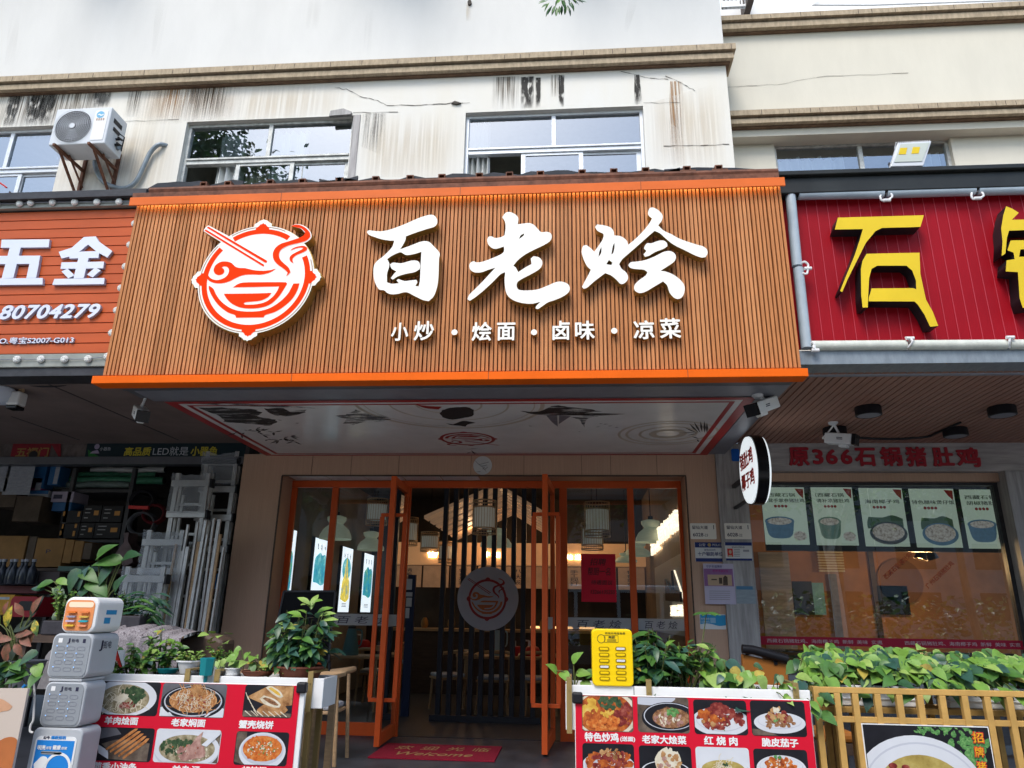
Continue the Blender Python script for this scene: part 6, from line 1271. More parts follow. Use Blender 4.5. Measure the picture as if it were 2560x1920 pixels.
for k, (q, l1, l2, lb) in enumerate(((((300, 880, 600, 1275)), '（西藏石锅', '松茸手掌参猪肚鸡', 'lit poster with a deep blue pot, behind the round blade sign'), ((650, 880, 935, 1280), '（西藏石锅', '清补凉猪肚鸡', 'lit poster with a small green pot'), ((985, 885, 1285, 1288), '', '海南椰子鸡', 'lit poster with a wide pale bowl and dark leaves'),
                                   ((1335, 890, 1645, 1295), '', '特色腊味煲仔饭', 'lit poster with a black rice bowl'), ((1690, 895, 2005, 1303), '西藏石锅', '胡椒猪肚鸡', 'lit poster with a blue pot at the far right'))):
    r = P9.rect('B5', *q); wd, ht = r[2] - r[0], r[3] - r[1]; R_ = lambda a, b, c_, d: (r[0] + wd * a, r[1] + ht * b, r[0] + wd * c_, r[1] + ht * d)
    pt = thing('lit_poster', lb, 'poster', P9.at(r[0], r[1]), 'lit food posters behind the right glass'); mb = MB(); mb.slab(P9, r, -.015, 0); mb.build('lit_sheet', pb, pt)
    if l1: text(l1, P9, R_(.08, .83, .78, .90), .002, .001, inkp, pt, bold=.01)
    text(l2, P9, R_(.02 if len(l2) > 6 else .1, .73, .98 if len(l2) > 6 else .9, .80), .002, .001, inkp, pt, bold=.01)
    mb = MB()
    for j in range(4): mb.flat(P9, ell((r[0] + wd * (.3 + .08 * j), r[1] + ht * .665), wd * .035, n=14), .002)
    mb.slabp(P9, [(r[2] - wd * .22, r[3] - ht * .02), (r[2] - wd * .02, r[3] - ht * .03), (r[2] - wd * .04, r[3] - ht * .2), (r[2] - wd * .14, r[3] - ht * .12)], .001, .002); mb.build('red_marks', redp, pt)
    cx_ = r[0] + wd * (.36 if k in (0, 1, 4) else .55); cy_ = r[1] + ht * .30; rw = wd * (.33, .27, .46, .40, .31)[k]; pm = (potb, potg, M['trim_grey'], potb, potb)[k]
    mb = MB()
    if k in (2, 3): mb.i = 2; mb.flat(P9, smooth_loop([(cx_ - rw, cy_ + ht * .1), (cx_ - rw * .9, cy_ + ht * .2), (cx_ - rw * .2, cy_ + ht * .19), (cx_ + rw * .3, cy_ + ht * .23), (cx_ + rw * .8, cy_ + ht * .17), (cx_ + rw * .8, cy_ + ht * .02), (cx_ - rw, cy_)], 3), .0015)
    mb.i = 0
    if k in (0, 1, 4): mb.flat(P9, smooth_loop([(cx_ - rw, cy_ + ht * .1), (cx_ + rw, cy_ + ht * .1), (cx_ + rw * .85, cy_ - ht * .12), (cx_ + rw * .5, cy_ - ht * .19), (cx_ - rw * .5, cy_ - ht * .19), (cx_ - rw * .85, cy_ - ht * .12)], 3), .002); mb.flat(P9, ell((cx_, cy_ + ht * .1), rw * 1.03, ht * .085), .0025); mb.i = 1; mb.flat(P9, ell((cx_, cy_ + ht * .1), rw * .85, ht * .062), .003); mb.flat(P9, ell((r[0] + wd * .8, r[1] + ht * .15), wd * .15, ht * .08), .002)
    else: mb.flat(P9, ell((cx_, cy_ - ht * .08), min(rw, r[2] - cx_ - .01), ht * .19), .002); mb.i = 1; mb.flat(P9, ell((cx_, cy_ - ht * .06), min(rw, r[2] - cx_ - .01) * .85, ht * .15), .003)
    mb.build('dish_picture', [pm, foodp, leafp], pt)
# inside the right restaurant
t = thing('stone_pot_dining_room', 'warm orange-brown dining room behind the dark right-hand glass', 'room', (3.8, 10, 0))
om_ = mat('orange_brown_wall', (.36, .16, .06), .6, noise=(.9, .5), emit=(.02, (1, .36, .10)))  # weak warm emission in the wall stands in for lamp glow
mb = MB(); mb.box(1.75, 6.4, 11.2, 11.3, 0, 3.4); mb.build('back_wall', om_, t); mb = MB(); mb.box(1.62, 1.74, 9.0, 11.2, 0, 3.4); mb.build('side_wall', M['stone_v'], t); mb = MB(); mb.box(1.75, 6.4, 8.95, 11.2, 3.34, 3.42); mb.build('room_ceiling', M['wood_dark'], t)
P11b = FY(11.15)
for q, m in (((290, 1330, 500, 2000), M['stone']), ((505, 1530, 640, 1760), M['black']), ((640, 1540, 720, 1760), potg), ((1090, 1560, 1300, 1760), M['black']), ((1060, 1315, 1095, 2000), M['wood_dark']), ((780, 1480, 830, 2000), M['wood_dark'])):
    mb = MB(); r = P11b.rect('B5', *q); mb.slab(P11b, r, 0, .03); mb.build('wall_panel', m, t)
mb = MB(); r = P11b.rect('B5', 668, 1300, 845, 1465)
for k in range(9): mb.box(r[0], r[2], 11.09, 11.12, r[1] + (r[3] - r[1]) * k / 9, r[1] + (r[3] - r[1]) * (k + .62) / 9)
mb.build('pale_louvre', M['curtain_beige'], t)
mb = MB(); mb.flat(P11b, ell(P11b.c('B5', 1240, 1530), .32), .03); mb.build('round_mirror', mat('brown_disc', (.20, .09, .035), .5), t)
P96 = FY(9.6)
for x_, d, lb in ((1390, -.3, 'left one of two small spot lamps glowing under the posters'), (1455, .3, 'right one of two small spot lamps glowing under the posters')):
    p = P96.at(*P96.c('B5', x_, 1340)); l_ = thing('spot_lamp', lb, 'spot lamp', p); mb = MB(); mb.lathe(p, [(.075, -.07), (.05, .03), (.03, .06)], 14, axis=(-d, 0, 1), capb=False); mb.build('shade', M['wood_dark'], l_, True); mb = MB(); mb.lathe(p, [(.05, -.05), (.04, -.04)], 12, axis=(-d, 0, 1)); mb.build('bulb', mat('warm_bulb', (1, .8, .5), .5, emit=(12, (1, .62, .25))) if 'warm_bulb' not in bpy.data.materials else bpy.data.materials['warm_bulb'], l_)
mb = MB(); mb.box(2.2, 5.3, 9.6, 9.66, .0, 1.0); tag(mb.build('low_partition', M['wood_dark']), 'dark low partition inside the right restaurant below the red strip', 'partition')
for k in range(3):
    x_ = 2.9 + .85 * k; c_ = horn_chair(x_, 9.3, 180, ['dark chair behind the right glass, nearest the stone column', 'dark chair behind the right glass, in the middle', 'dark chair behind the right glass, farthest right'][k], M['wood_dark'], 'dark chairs behind the right glass')
def lamp(name, loc, e, col, r_=.06):
    l_ = bpy.data.lights.new(name, 'POINT'); l_.energy = e; l_.color = col; l_.shadow_soft_size = r_; o = bpy.data.objects.new(name, l_); COL.objects.link(o); o.location = loc
for x_ in (1390, 1455): q = P96.c('B5', x_, 1352); lamp('spot_lamp_light', (q[0], 9.75, q[1] - .12), 11, (1, .62, .28))
lamp('fascia_light', (-1.8, YB2 - 1.0, 2.75), 6, (1, .62, .32)); lamp('fascia_light', (.4, YB2 - 1.0, 2.75), 6, (1, .62, .32))
# round blade sign
cx_ = 1.93; p = Vector((cx_, 7.55, 0)); PBn = FXn(cx_ - .06); yc = 7.55; zc = FY(yc).c('B5', 195, 760)[1]; rad = abs(FY(yc).c('B5', 195, 525)[1] - FY(yc).c('B5', 195, 1000)[1]) / 2
t = thing('round_blade_sign', 'round lit blade sign with red characters and black rim beside the stone column', 'sign', (cx_, yc, zc))
mb = MB(); mb.lathe((cx_ - .055, yc, zc), [(rad * .93, 0), (rad, .001), (rad, .109), (rad * .93, .11)], 48, axis=(1, 0, 0)); mb.build('rim', M['black_gloss'], t, True)
wf = mat('lit_sign_face', (.85, .9, .95), .4, emit=(.38, (.88, .96, 1)))
for x0, d in ((cx_ - .0555, -1), (cx_ + .0555, 1)):
    mb = MB(); mb.lathe((x0, yc, zc), [(rad * .96, 0), (rad * .95, .02), (rad * .90, .022)], 48, axis=(d, 0, 0)); mb.build('lit_face', wf, t)
PF = FXn(cx_ - .0775); uc = -yc
for s_, v in (('猪肚鸡', .08), ('椰子鸡', -.52)): text(s_, PF, (uc - rad * .75, zc + rad * v, uc + rad * .75, zc + rad * (v + .48)), .001, .004, M['redtext'], t, 'character', bold=.018)
mb = MB(); mb.bar((cx_, yc + rad, zc), (cx_, 8.57, zc), .04); mb.bar((cx_, yc + rad * .8, zc - .25), (cx_, 8.57, zc - .25), .03); mb.build('arm', M['steel'], t)
# notices on the pillar and column
N1_ = FY(YW - .002); N2_ = FY(YW - .032)
plate = mat('number_plate', (.80, .77, .70), .5); dk = M['dark_print']
for pl, q, s2, lb in ((N1_, (1080, 558, 1295, 690), '6028-23', 'beige street number plate ending in 23 on the wood pillar'), (N2_, (1365, 558, 1583, 690), '6028-22', 'beige street number plate ending in 22 on the stone column')):
    t = thing('street_number_plate', lb, 'number plate', pl.at(*pl.c('B4', q[0], q[3]))); r = pl.rect('B4', *q); mb = MB(); mb.slabp(pl, rr(r, .012), .001, .006); mb.build('plate', plate, t)
    text('留仙大道', pl, pl.rect('B4', q[0] + 15, q[1] + 20, q[0] + 145, q[1] + 50), .0065, .001, dk, t, bold=.01); text(s2[:4], pl, pl.rect('B4', q[0] + 22, q[1] + 80, q[0] + 108, q[1] + 110), .0065, .001, dk, t, bold=.015); text(s2[4:], pl, pl.rect('B4', q[0] + 112, q[1] + 88, q[0] + 146, q[1] + 110), .0065, .001, dk, t)
    mb = MB(); mb.quad(pl, pl.rect('B4', q[0] + 190, q[1] + 15, q[0] + 196, q[1] + 50), .007); mb.build('printed_bar', dk, t)
bp = mat('navy_print', (.02, .035, .16), .5); pw = M['paper']
t = thing('police_notice', 'white and navy police joint-defence notice under the plate ending in 23', 'notice', N1_.at(*N1_.c('B4', 1125, 875)))
mb = MB(); mb.slab(N1_, N1_.rect('B4', 1120, 716, 1365, 877), .001, .004); mb.build('sheet', pw, t)
mb = MB(); mb.quad(N1_, N1_.rect('B4', 1118, 716, 1361, 760), .005); mb.quad(N1_, N1_.rect('B4', 1126, 848, 1366, 877), .005); mb.build('navy_bands', bp, t)
text('公安', N1_, N1_.rect('B4', 1150, 725, 1205, 750), .006, .001, pw, t); text('POLICE', N1_, N1_.rect('B4', 1265, 729, 1345, 748), .006, .001, pw, t); text('直辖派出所', N1_, N1_.rect('B4', 1195, 770, 1290, 788), .005, .001, bp, t); text('十户联防单位', N1_, N1_.rect('B4', 1143, 795, 1350, 830), .005, .001, bp, t, bold=.015)
mb = MB(); mb.flat(N1_, ell(N1_.c('B4', 1238, 738), .02, n=20), .006); mb.build('badge', M['brass'], t)
t = thing('police_card', 'notice with a small red portrait and navy bands on the stone column', 'notice', N2_.at(*N2_.c('B4', 1370, 868)))
mb = MB(); mb.slab(N2_, N2_.rect('B4', 1370, 716, 1592, 868), .001, .004); mb.build('sheet', pw, t); mb = MB(); mb.quad(N2_, N2_.rect('B4', 1368, 716, 1589, 743), .005); mb.quad(N2_, N2_.rect('B4', 1376, 850, 1594, 868), .005); mb.build('navy_bands', bp, t)
mb = MB(); mb.quad(N2_, N2_.rect('B4', 1388, 768, 1434, 838), .005); mb.build('portrait_ground', M['redtext'], t); mb = MB(); mb.flat(N2_, ell(N2_.c('B4', 1411, 796), .016, .022, n=16), .006); mb.flat(N2_, N2_.pts('B4', [(1393, 838), (1398, 822), (1425, 822), (1430, 838)]), .006); mb.build('portrait', M['curtain_beige'], t)
text('留仙社区警务室', N2_, N2_.rect('B4', 1425, 750, 1530, 764), .005, .001, dk, t)
mb = MB()
for k in range(5): mb.quad(N2_, N2_.rect('B4', 1442, 772 + 14 * k, 1492, 778 + 14 * k), .005)
mb.quad(N2_, N2_.rect('B4', 1518, 778, 1568, 795), .005); mb.build('printed_lines', M['grey_print'], t)
t = thing('safety_poster', 'purple and white safety poster with a drawn building, low on the wood pillar edge', 'poster', N1_.at(*N1_.c('B4', 1200, 1230)))
a = N1_.rect('B4', 1192, 895, 1445, 1230); mb = MB(); mb.slab(N2_, a, .001, .004); mb.build('sheet', mat('lilac_paper', (.48, .44, .56), .7), t)
rq = lambda q: N2_.rect('B4', *q)
mb = MB(); mb.quad(N2_, rq((1195, 935, 1436, 1080)), .005); mb.build('purple_ground', mat('purple_print', (.30, .14, .32), .6, noise=(3, .3)), t); mb = MB(); mb.quad(N2_, rq((1225, 985, 1425, 1075)), .006); mb.build('drawn_building', mat('beige_print', (.46, .33, .22), .6), t)
mb = MB(); mb.quad(N2_, rq((1318, 1010, 1345, 1060)), .007); mb.flat(N2_, N2_.pts('B4', [(1352, 1072), (1352, 1010), (1368, 990), (1388, 1005), (1392, 1072)]), .007); mb.quad(N2_, rq((1255, 1020, 1300, 1030)), .007); mb.build('drawn_openings', M['wood_dark'], t)
text('守护幸福美好', N2_, rq((1212, 905, 1345, 928)), .005, .001, bp, t); text('拒绝诱骗安全', N2_, rq((1265, 942, 1395, 964)), .006, .001, mat('magenta_print', (.36, .03, .20), .6), t)
mb = MB()
for k in range(5): mb.quad(N2_, rq((1238, 1118 + 17 * k, 1410, 1124 + 17 * k)), .005)
mb.build('printed_lines', M['grey_print'], t)
mb = MB(); r = N2_.rect('B4', 1460, 1080, 1620, 1225); mb.slab(N2_, r, .001, .004); t = tag(mb.build('leaflet', mat('blue_grey_paper', (.30, .36, .40), .7, noise=(9, .2), stretch=(1, 1, 5))), 'faded blue-grey leaflet low on the stone column', 'leaflet'); mb = MB(); mb.quad(N2_, N2_.rect('B4', 1462, 1080, 1598, 1108), .005); mb.build('blue_band', mat('faded_blue', (.08, .20, .33), .6), t)
t = thing('discount_sticker', 'light blue and white discount sticker alone on the lower wood pillar', 'sticker', N1_.at(*N1_.c('B4', 1160, 1435)))
mb = MB(); mb.slabp(N1_, rr(N1_.rect('B4', 1160, 1312, 1375, 1437), .012), .001, .003); mb.build('sheet', pw, t); mb = MB(); mb.slabp(N1_, smooth_loop(N1_.pts('B4', [(1162, 1315), (1372, 1320), (1376, 1405), (1320, 1410), (1260, 1395), (1210, 1388), (1164, 1395)]), 3), .0031, .004); mb.build('blue_ground', mat('sky_blue_print', (.03, .27, .50), .5), t)
text('新客最高', N1_, N1_.rect('B4', 1170, 1342, 1240, 1358), .005, .001, pw, t); text('立减20元', N1_, N1_.rect('B4', 1170, 1364, 1240, 1384), .005, .001, pw, t)
mb = MB(); mb.quad(N1_, N1_.rect('B4', 1246, 1342, 1290, 1386), .005); mb.build('pale_square', mat('pale_blue', (.25, .45, .60), .5), t)
mb = MB(); r = N2_.rect('B5', 78, 615, 135, 700); mb.slabp(N2_, rr(r, .02), .001, .008); t = tag(mb.build('blue_sign', mat('signal_blue', (.015, .12, .50), .4)), 'small blue sign at the top of the stone column behind the blade sign', 'sign')
# ------------------------------------------------------------------ menu boards
def clip(poly, r):
    def cut(p, f_, ip):
        o = []
        for i in range(len(p)):
            a, b = p[i - 1], p[i]
            if f_(a) != f_(b): o.append(ip(a, b))
            if f_(b): o.append(b)
        return o
    def at(k, val): return lambda a, b: tuple(a[j] + (b[j] - a[j]) * (val - a[k]) / (b[k] - a[k]) if j != k else val for j in range(2))
    for k, val, s_ in ((0, r[0], 1), (0, r[2], -1), (1, r[1], 1), (1, r[3], -1)):
        if len(poly) < 3: return []
        poly = cut(poly, (lambda p, k=k, val=val, s_=s_: (p[k] - val) * s_ >= 0), at(k, val))
    return poly
fm = lambda n_, cols, sc=30: mat(n_, cols[0], .45, ramp=(sc, tuple((.3 + .4 * i / (len(cols) - 1), c_) for i, c_ in enumerate(cols))), detail=6)
FD_ = {'soup': fm('noodle_soup', ((.10, .08, .04), (.30, .25, .15), (.50, .45, .33)), 26), 'noodle': fm('fried_noodle', ((.12, .03, .01), (.45, .20, .07), (.70, .42, .20)), 60), 'bread': fm('baked_bread', ((.16, .06, .02), (.42, .22, .09), (.60, .38, .18)), 14),
       'stick': fm('fried_stick', ((.20, .07, .02), (.48, .19, .06), (.55, .27, .10)), 20), 'redsoup': fm('red_soup', ((.35, .05, .01), (.60, .16, .03), (.66, .34, .10)), 34), 'redchick': fm('red_stew', ((.12, .02, .01), (.42, .09, .02), (.62, .22, .04)), 24),
       'meat': fm('braised_meat', ((.06, .01, .01), (.22, .03, .025), (.42, .13, .09)), 26), 'brown': fm('brown_stew', ((.05, .025, .015), (.28, .13, .06), (.45, .28, .15)), 40), 'white': mat('plate_white', (.66, .68, .72), .4, noise=(2, .12)), 'black': mat('photo_black', (.018, .018, .024), .45, noise=(3, .5)),
       'greend': fm('dark_greens', ((.015, .025, .015), (.04, .08, .035), (.12, .16, .08)), 30), 'green': fm('chopped_greens', ((.03, .10, .03), (.10, .28, .08), (.25, .42, .16)), 60), 'lamb': fm('lamb_slices', ((.22, .10, .09), (.40, .22, .18), (.55, .38, .32)), 18),
       'grey': mat('photo_grey', (.16, .16, .18), .5, noise=(3, .5)), 'cream': fm('cream_slice', ((.5, .42, .28), (.66, .60, .46), (.70, .66, .56)), 20), 'yellow': fm('golden_potato', ((.5, .25, .03), (.65, .40, .06), (.70, .5, .14)), 18), 'wood': fm('photo_wood', ((.05, .035, .025), (.12, .09, .07), (.2, .16, .12)), 9), 'gold': fm('golden_soup', ((.28, .2, .05), (.42, .32, .09), (.52, .44, .18)), 10)}
FD_['pale'] = mat('plate_pale_grey', (.50, .52, .58), .45)  # pale grey of the printed plate rings
FK = list(FD_)
def dish(pl, r, items, parent, seed=1, round_=.02, name='dish_photo'):
    """printed photograph: layered flat shapes inside a rounded frame"""
    g = random.Random(seed); mb = MB(); wd, ht = r[2] - r[0], r[3] - r[1]; w_ = .0012
    mb.i = FK.index(items[0]); mb.flat(pl, rr(r, round_), w_); ri_ = (r[0] + .004, r[1] + .004, r[2] - .004, r[3] - .004)
    for it in items[1:]:
        k = it[0]; mb.i = FK.index(it[1]); w_ += .00035
        def put(p):
            p = clip([(r[0] + wd * a, r[1] + ht * b) for a, b in p], ri_)
            if len(p) > 2: mb.flat(pl, p, w_)
        if k == 'e': put(ell((it[2], it[3]), it[4], it[5], 44))
        elif k == 'p': put(it[2])
        elif k == 's': put(smooth_loop(it[2], 4, 70))
        elif k == 'c':                      # heap of chunks inside an ellipse
            _, _, cx_, cy_, ra, rb, n_, sz = it[:8]
            for j in range(n_):
                w_ += .000012; a = g.uniform(0, 6.283); q = math.sqrt(g.random()); x_, y_ = cx_ + ra * q * math.cos(a), cy_ + rb * q * math.sin(a); t0 = g.uniform(0, 6.3); s1 = sz * g.uniform(.6, 1.3); el = g.uniform(.4, 1)
                pts_ = []
                for m_ in range(7):
                    t = m_ * .8976; rad_ = s1 * g.uniform(.75, 1.1); a_, b_ = rad_ * math.cos(t), rad_ * el * math.sin(t)
                    pts_.append((x_ + a_ * math.cos(t0) - b_ * math.sin(t0), y_ + (a_ * math.sin(t0) + b_ * math.cos(t0)) * wd / ht))
                put(pts_)
        elif k == 'l':                      # noodle strands
            _, _, cx_, cy_, ra, rb, n_, th = it[:8]
            for j in range(n_):
                w_ += .00001; a = g.uniform(0, 6.283); q = math.sqrt(g.random()) * .85; x_, y_ = cx_ + ra * q * math.cos(a), cy_ + rb * q * math.sin(a); an = g.uniform(0, 6.28); cv = g.uniform(-5, 5); P_ = []; L_ = g.uniform(.10, .22)
                for m_ in range(6): P_.append((x_, y_)); x_ += math.cos(an) * L_ / 5; y_ += math.sin(an) * L_ / 5 * wd / ht; an += cv * .18
                for (xa, ya), (xb, yb) in zip(P_, P_[1:]):
                    d = Vector((xb - xa, yb - ya)); n2 = Vector((-d.y, d.x)).normalized() * th; put([(xa + n2.x, ya + n2.y), (xa - n2.x, ya - n2.y), (xb - n2.x, yb - n2.y), (xb + n2.x, yb + n2.y)])
    return mb.build(name, [FD_[k] for k in FK], parent)
YM = 5.2; ML = FY(YM); YP = 5.30; PL = FY(YP)
def menu(lb, r, cells, labels, frame_side, corner):
    t = thing('menu_board', lb, 'menu board', (r[0], YM, .05))
    mb = MB(); mb.slab(ML, r, -.03, -.004); mb.build('board', M['white'], t, bevel=.004)
    mb = MB(); mb.quad(ML, (r[0] + .004, r[1] + .01, r[2] - .035 if frame_side > 0 else r[2] - .004, r[3] - .004), 0); mb.build('red_print', M['red_menu'], t)
    for k, (cr, q, it) in enumerate(cells):
        dish(ML, ML.rect(cr, *q), it, t, k + 3)
    for cr, s_, q in labels: text(s_, ML, ML.rect(cr, *q), .001, .001, M['white'], t, 'dish_name', bold=.035)
    if corner:
        c_ = ML.c(*corner); mb = MB(); mb.slab(ML, (c_[0] - .03, c_[1] - .045, c_[0] + .04, c_[1] + .025), -.035, .022); mb.build('corner_clip', M['black'], t, bevel=.012)
    return t
la = ML.c('K', 1130, 1200)[0]; lb_ = ML.c('B7', 505, 800)[0]; lt_ = ML.c('K', 1600, 530)[1]
bowlw = lambda cx=.5, cy=.46, a=.46, b=.48: ('e', 'white', cx, cy, a, b)
L_cells = [
    ('B6', (760, 970, 1270, 1240), ['black', ('e', 'white', .46, .52, .50, .56), ('e', 'soup', .46, .48, .39, .44), ('l', 'cream', .42, .42, .34, .34, 40, .006), ('c', 'greend', .62, .62, .15, .20, 30, .05), ('s', 'cream', [(.28, .45), (.40, .62), (.52, .66), (.50, .50), (.42, .36)]), ('c', 'greend', .45, .72, .07, .08, 8, .04), ('c', 'meat', .52, .30, .12, .10, 30, .018), ('c', 'lamb', .5, .26, .1, .08, 22, .014)]),
    ('B6', (1285, 985, 1800, 1255), ['grey', ('e', 'white', .5, .1, .6, .3), ('e', 'black', .5, .45, .49, .50), ('e', 'pale', .5, .47, .45, .45), ('e', 'black', .5, .48, .43, .42), ('e', 'noodle', .5, .50, .37, .36), ('l', 'noodle', .5, .50, .34, .33, 90, .008), ('l', 'cream', .5, .50, .33, .32, 50, .004), ('s', 'noodle', [(.42, .6), (.47, .98), (.60, .98), (.62, .62)]), ('l', 'bread', .53, .8, .06, .18, 24, .006), ('c', 'meat', .5, .45, .28, .22, 24, .014), ('p', 'white', [(.14, .12), (.2, .02), (.23, .03), (.17, .14)]), ('p', 'white', [(.80, .12), (.74, .02), (.71, .03), (.77, .14)])]),
    ('B7', (30, 672, 418, 930), ['black', ('p', 'bread', [(.05, .62), (.5, 1), (1, 1), (1, .4), (.6, .3)]), ('p', 'wood', [(0, .0), (1, 0), (1, .14), (0, .2)]), ('s', 'bread', [(.30, .25), (.32, .12), (.55, .06), (.82, .12), (.92, .25), (.80, .42), (.5, .45)]), ('s', 'cream', [(.32, .58), (.40, .68), (.62, .58), (.76, .42), (.74, .32), (.62, .32), (.42, .42)]), ('s', 'brown', [(.38, .58), (.44, .62), (.6, .54), (.72, .40), (.70, .37), (.56, .42)]), ('s', 'cream', [(.42, .92), (.52, .98), (.72, .82), (.80, .66), (.74, .60), (.58, .72)]), ('s', 'yellow', [(.48, .90), (.54, .93), (.70, .78), (.75, .68), (.68, .70)])] + [('p', 'cream', [(.02 + .05 * j, .75 - .13 * j), (.03 + .05 * j, .77 - .13 * j), (.10 + .06 * j, .55 - .12 * j), (.09 + .06 * j, .53 - .12 * j)]) for j in range(5)] + [('p', 'cream', [(.05 + .12 * j, .18 + .02 * (j % 2)), (.06 + .12 * j, .21), (.2 + .12 * j, .05), (.19 + .12 * j, .03)]) for j in range(7)]),
    ('B6', (695, 1335, 1220, 1605), ['black', ('s', 'grey', [(.0, .95), (.0, .55), (.3, .7), (.5, .8), (.4, 1.0)]), ('p', 'white', [(.15, .50), (.20, .22), (.36, .05), (.34, .30)]), ('s', 'wood', [(.22, .5), (.5, .65), (.95, .55), (.95, .0), (.36, .06), (.33, .3)])] + [('s', 'stick', [(.30 + .07 * j, .36 - .06 * j), (.31 + .07 * j, .30 - .06 * j), (.56 + .085 * j, .66 - .02 * j), (.72 + .05 * j, .92 - .07 * j), (.74 + .05 * j, .98 - .07 * j), (.69 + .05 * j, .97 - .07 * j), (.52 + .085 * j, .70 - .02 * j)]) for j in range(5)]),
    ('B6', (1235, 1350, 1755, 1620), ['white', ('p', 'wood', [(.86, .0), (1, .0), (1, 1), (.93, .9)]), ('e', 'pale', .5, .38, .50, .60), ('e', 'white', .5, .42, .50, .55), ('e', 'soup', .5, .42, .43, .42), ('c', 'greend', .35, .48, .26, .26, 45, .04), ('c', 'cream', .6, .3, .28, .22, 30, .02), ('s', 'lamb', [(.38, .2), (.5, .34), (.62, .75), (.72, .95), (.70, .6), (.80, .3), (.62, .12), (.45, .1)]), ('c', 'lamb', .58, .32, .2, .2, 26, .05), ('p', 'white', [(.72, .55), (.8, .5), (1, .9), (1, 1), (.95, 1)]), ('c', 'redchick', .4, .35, .35, .25, 8, .012)]),
    ('B7', (-40, 1040, 380, 1308), ['black', ('p', 'wood', [(0, .1), (.2, .0), (.2, 1), (0, 1)]), ('e', 'white', .52, .42, .44, .56), ('e', 'pale', .52, .47, .40, .45), ('e', 'redsoup', .52, .50, .37, .38), ('c', 'redsoup', .52, .5, .33, .33, 60, .045), ('c', 'cream', .52, .5, .3, .28, 40, .02), ('c', 'green', .55, .52, .26, .22, 26, .014)])]
L_lab = [('B6', '羊肉烩面', (835, 1250, 1103, 1314)), ('B6', '老家焖面', (1366, 1266, 1640, 1330)), ('P', '蟹壳烧饼', (597, 1801, 684, 1822)), ('B6', '茴香小油条', (745, 1615, 1092, 1680)), ('B6', '羊杂汤', (1370, 1640, 1600, 1705)), ('P', '胡辣汤', (604, 1916, 668, 1937))]
menu('red menu board with six dish photos, noodle soup at its top left', (la, .06, lb_, lt_), L_cells, L_lab, 1, ('B7', 485, 680))
ra_ = ML.c('C1', 400, 900)[0]; rb_ = ML.c('C1', 2128, 900)[0]; rt_ = ML.c('C1', 1200, 705)[1]
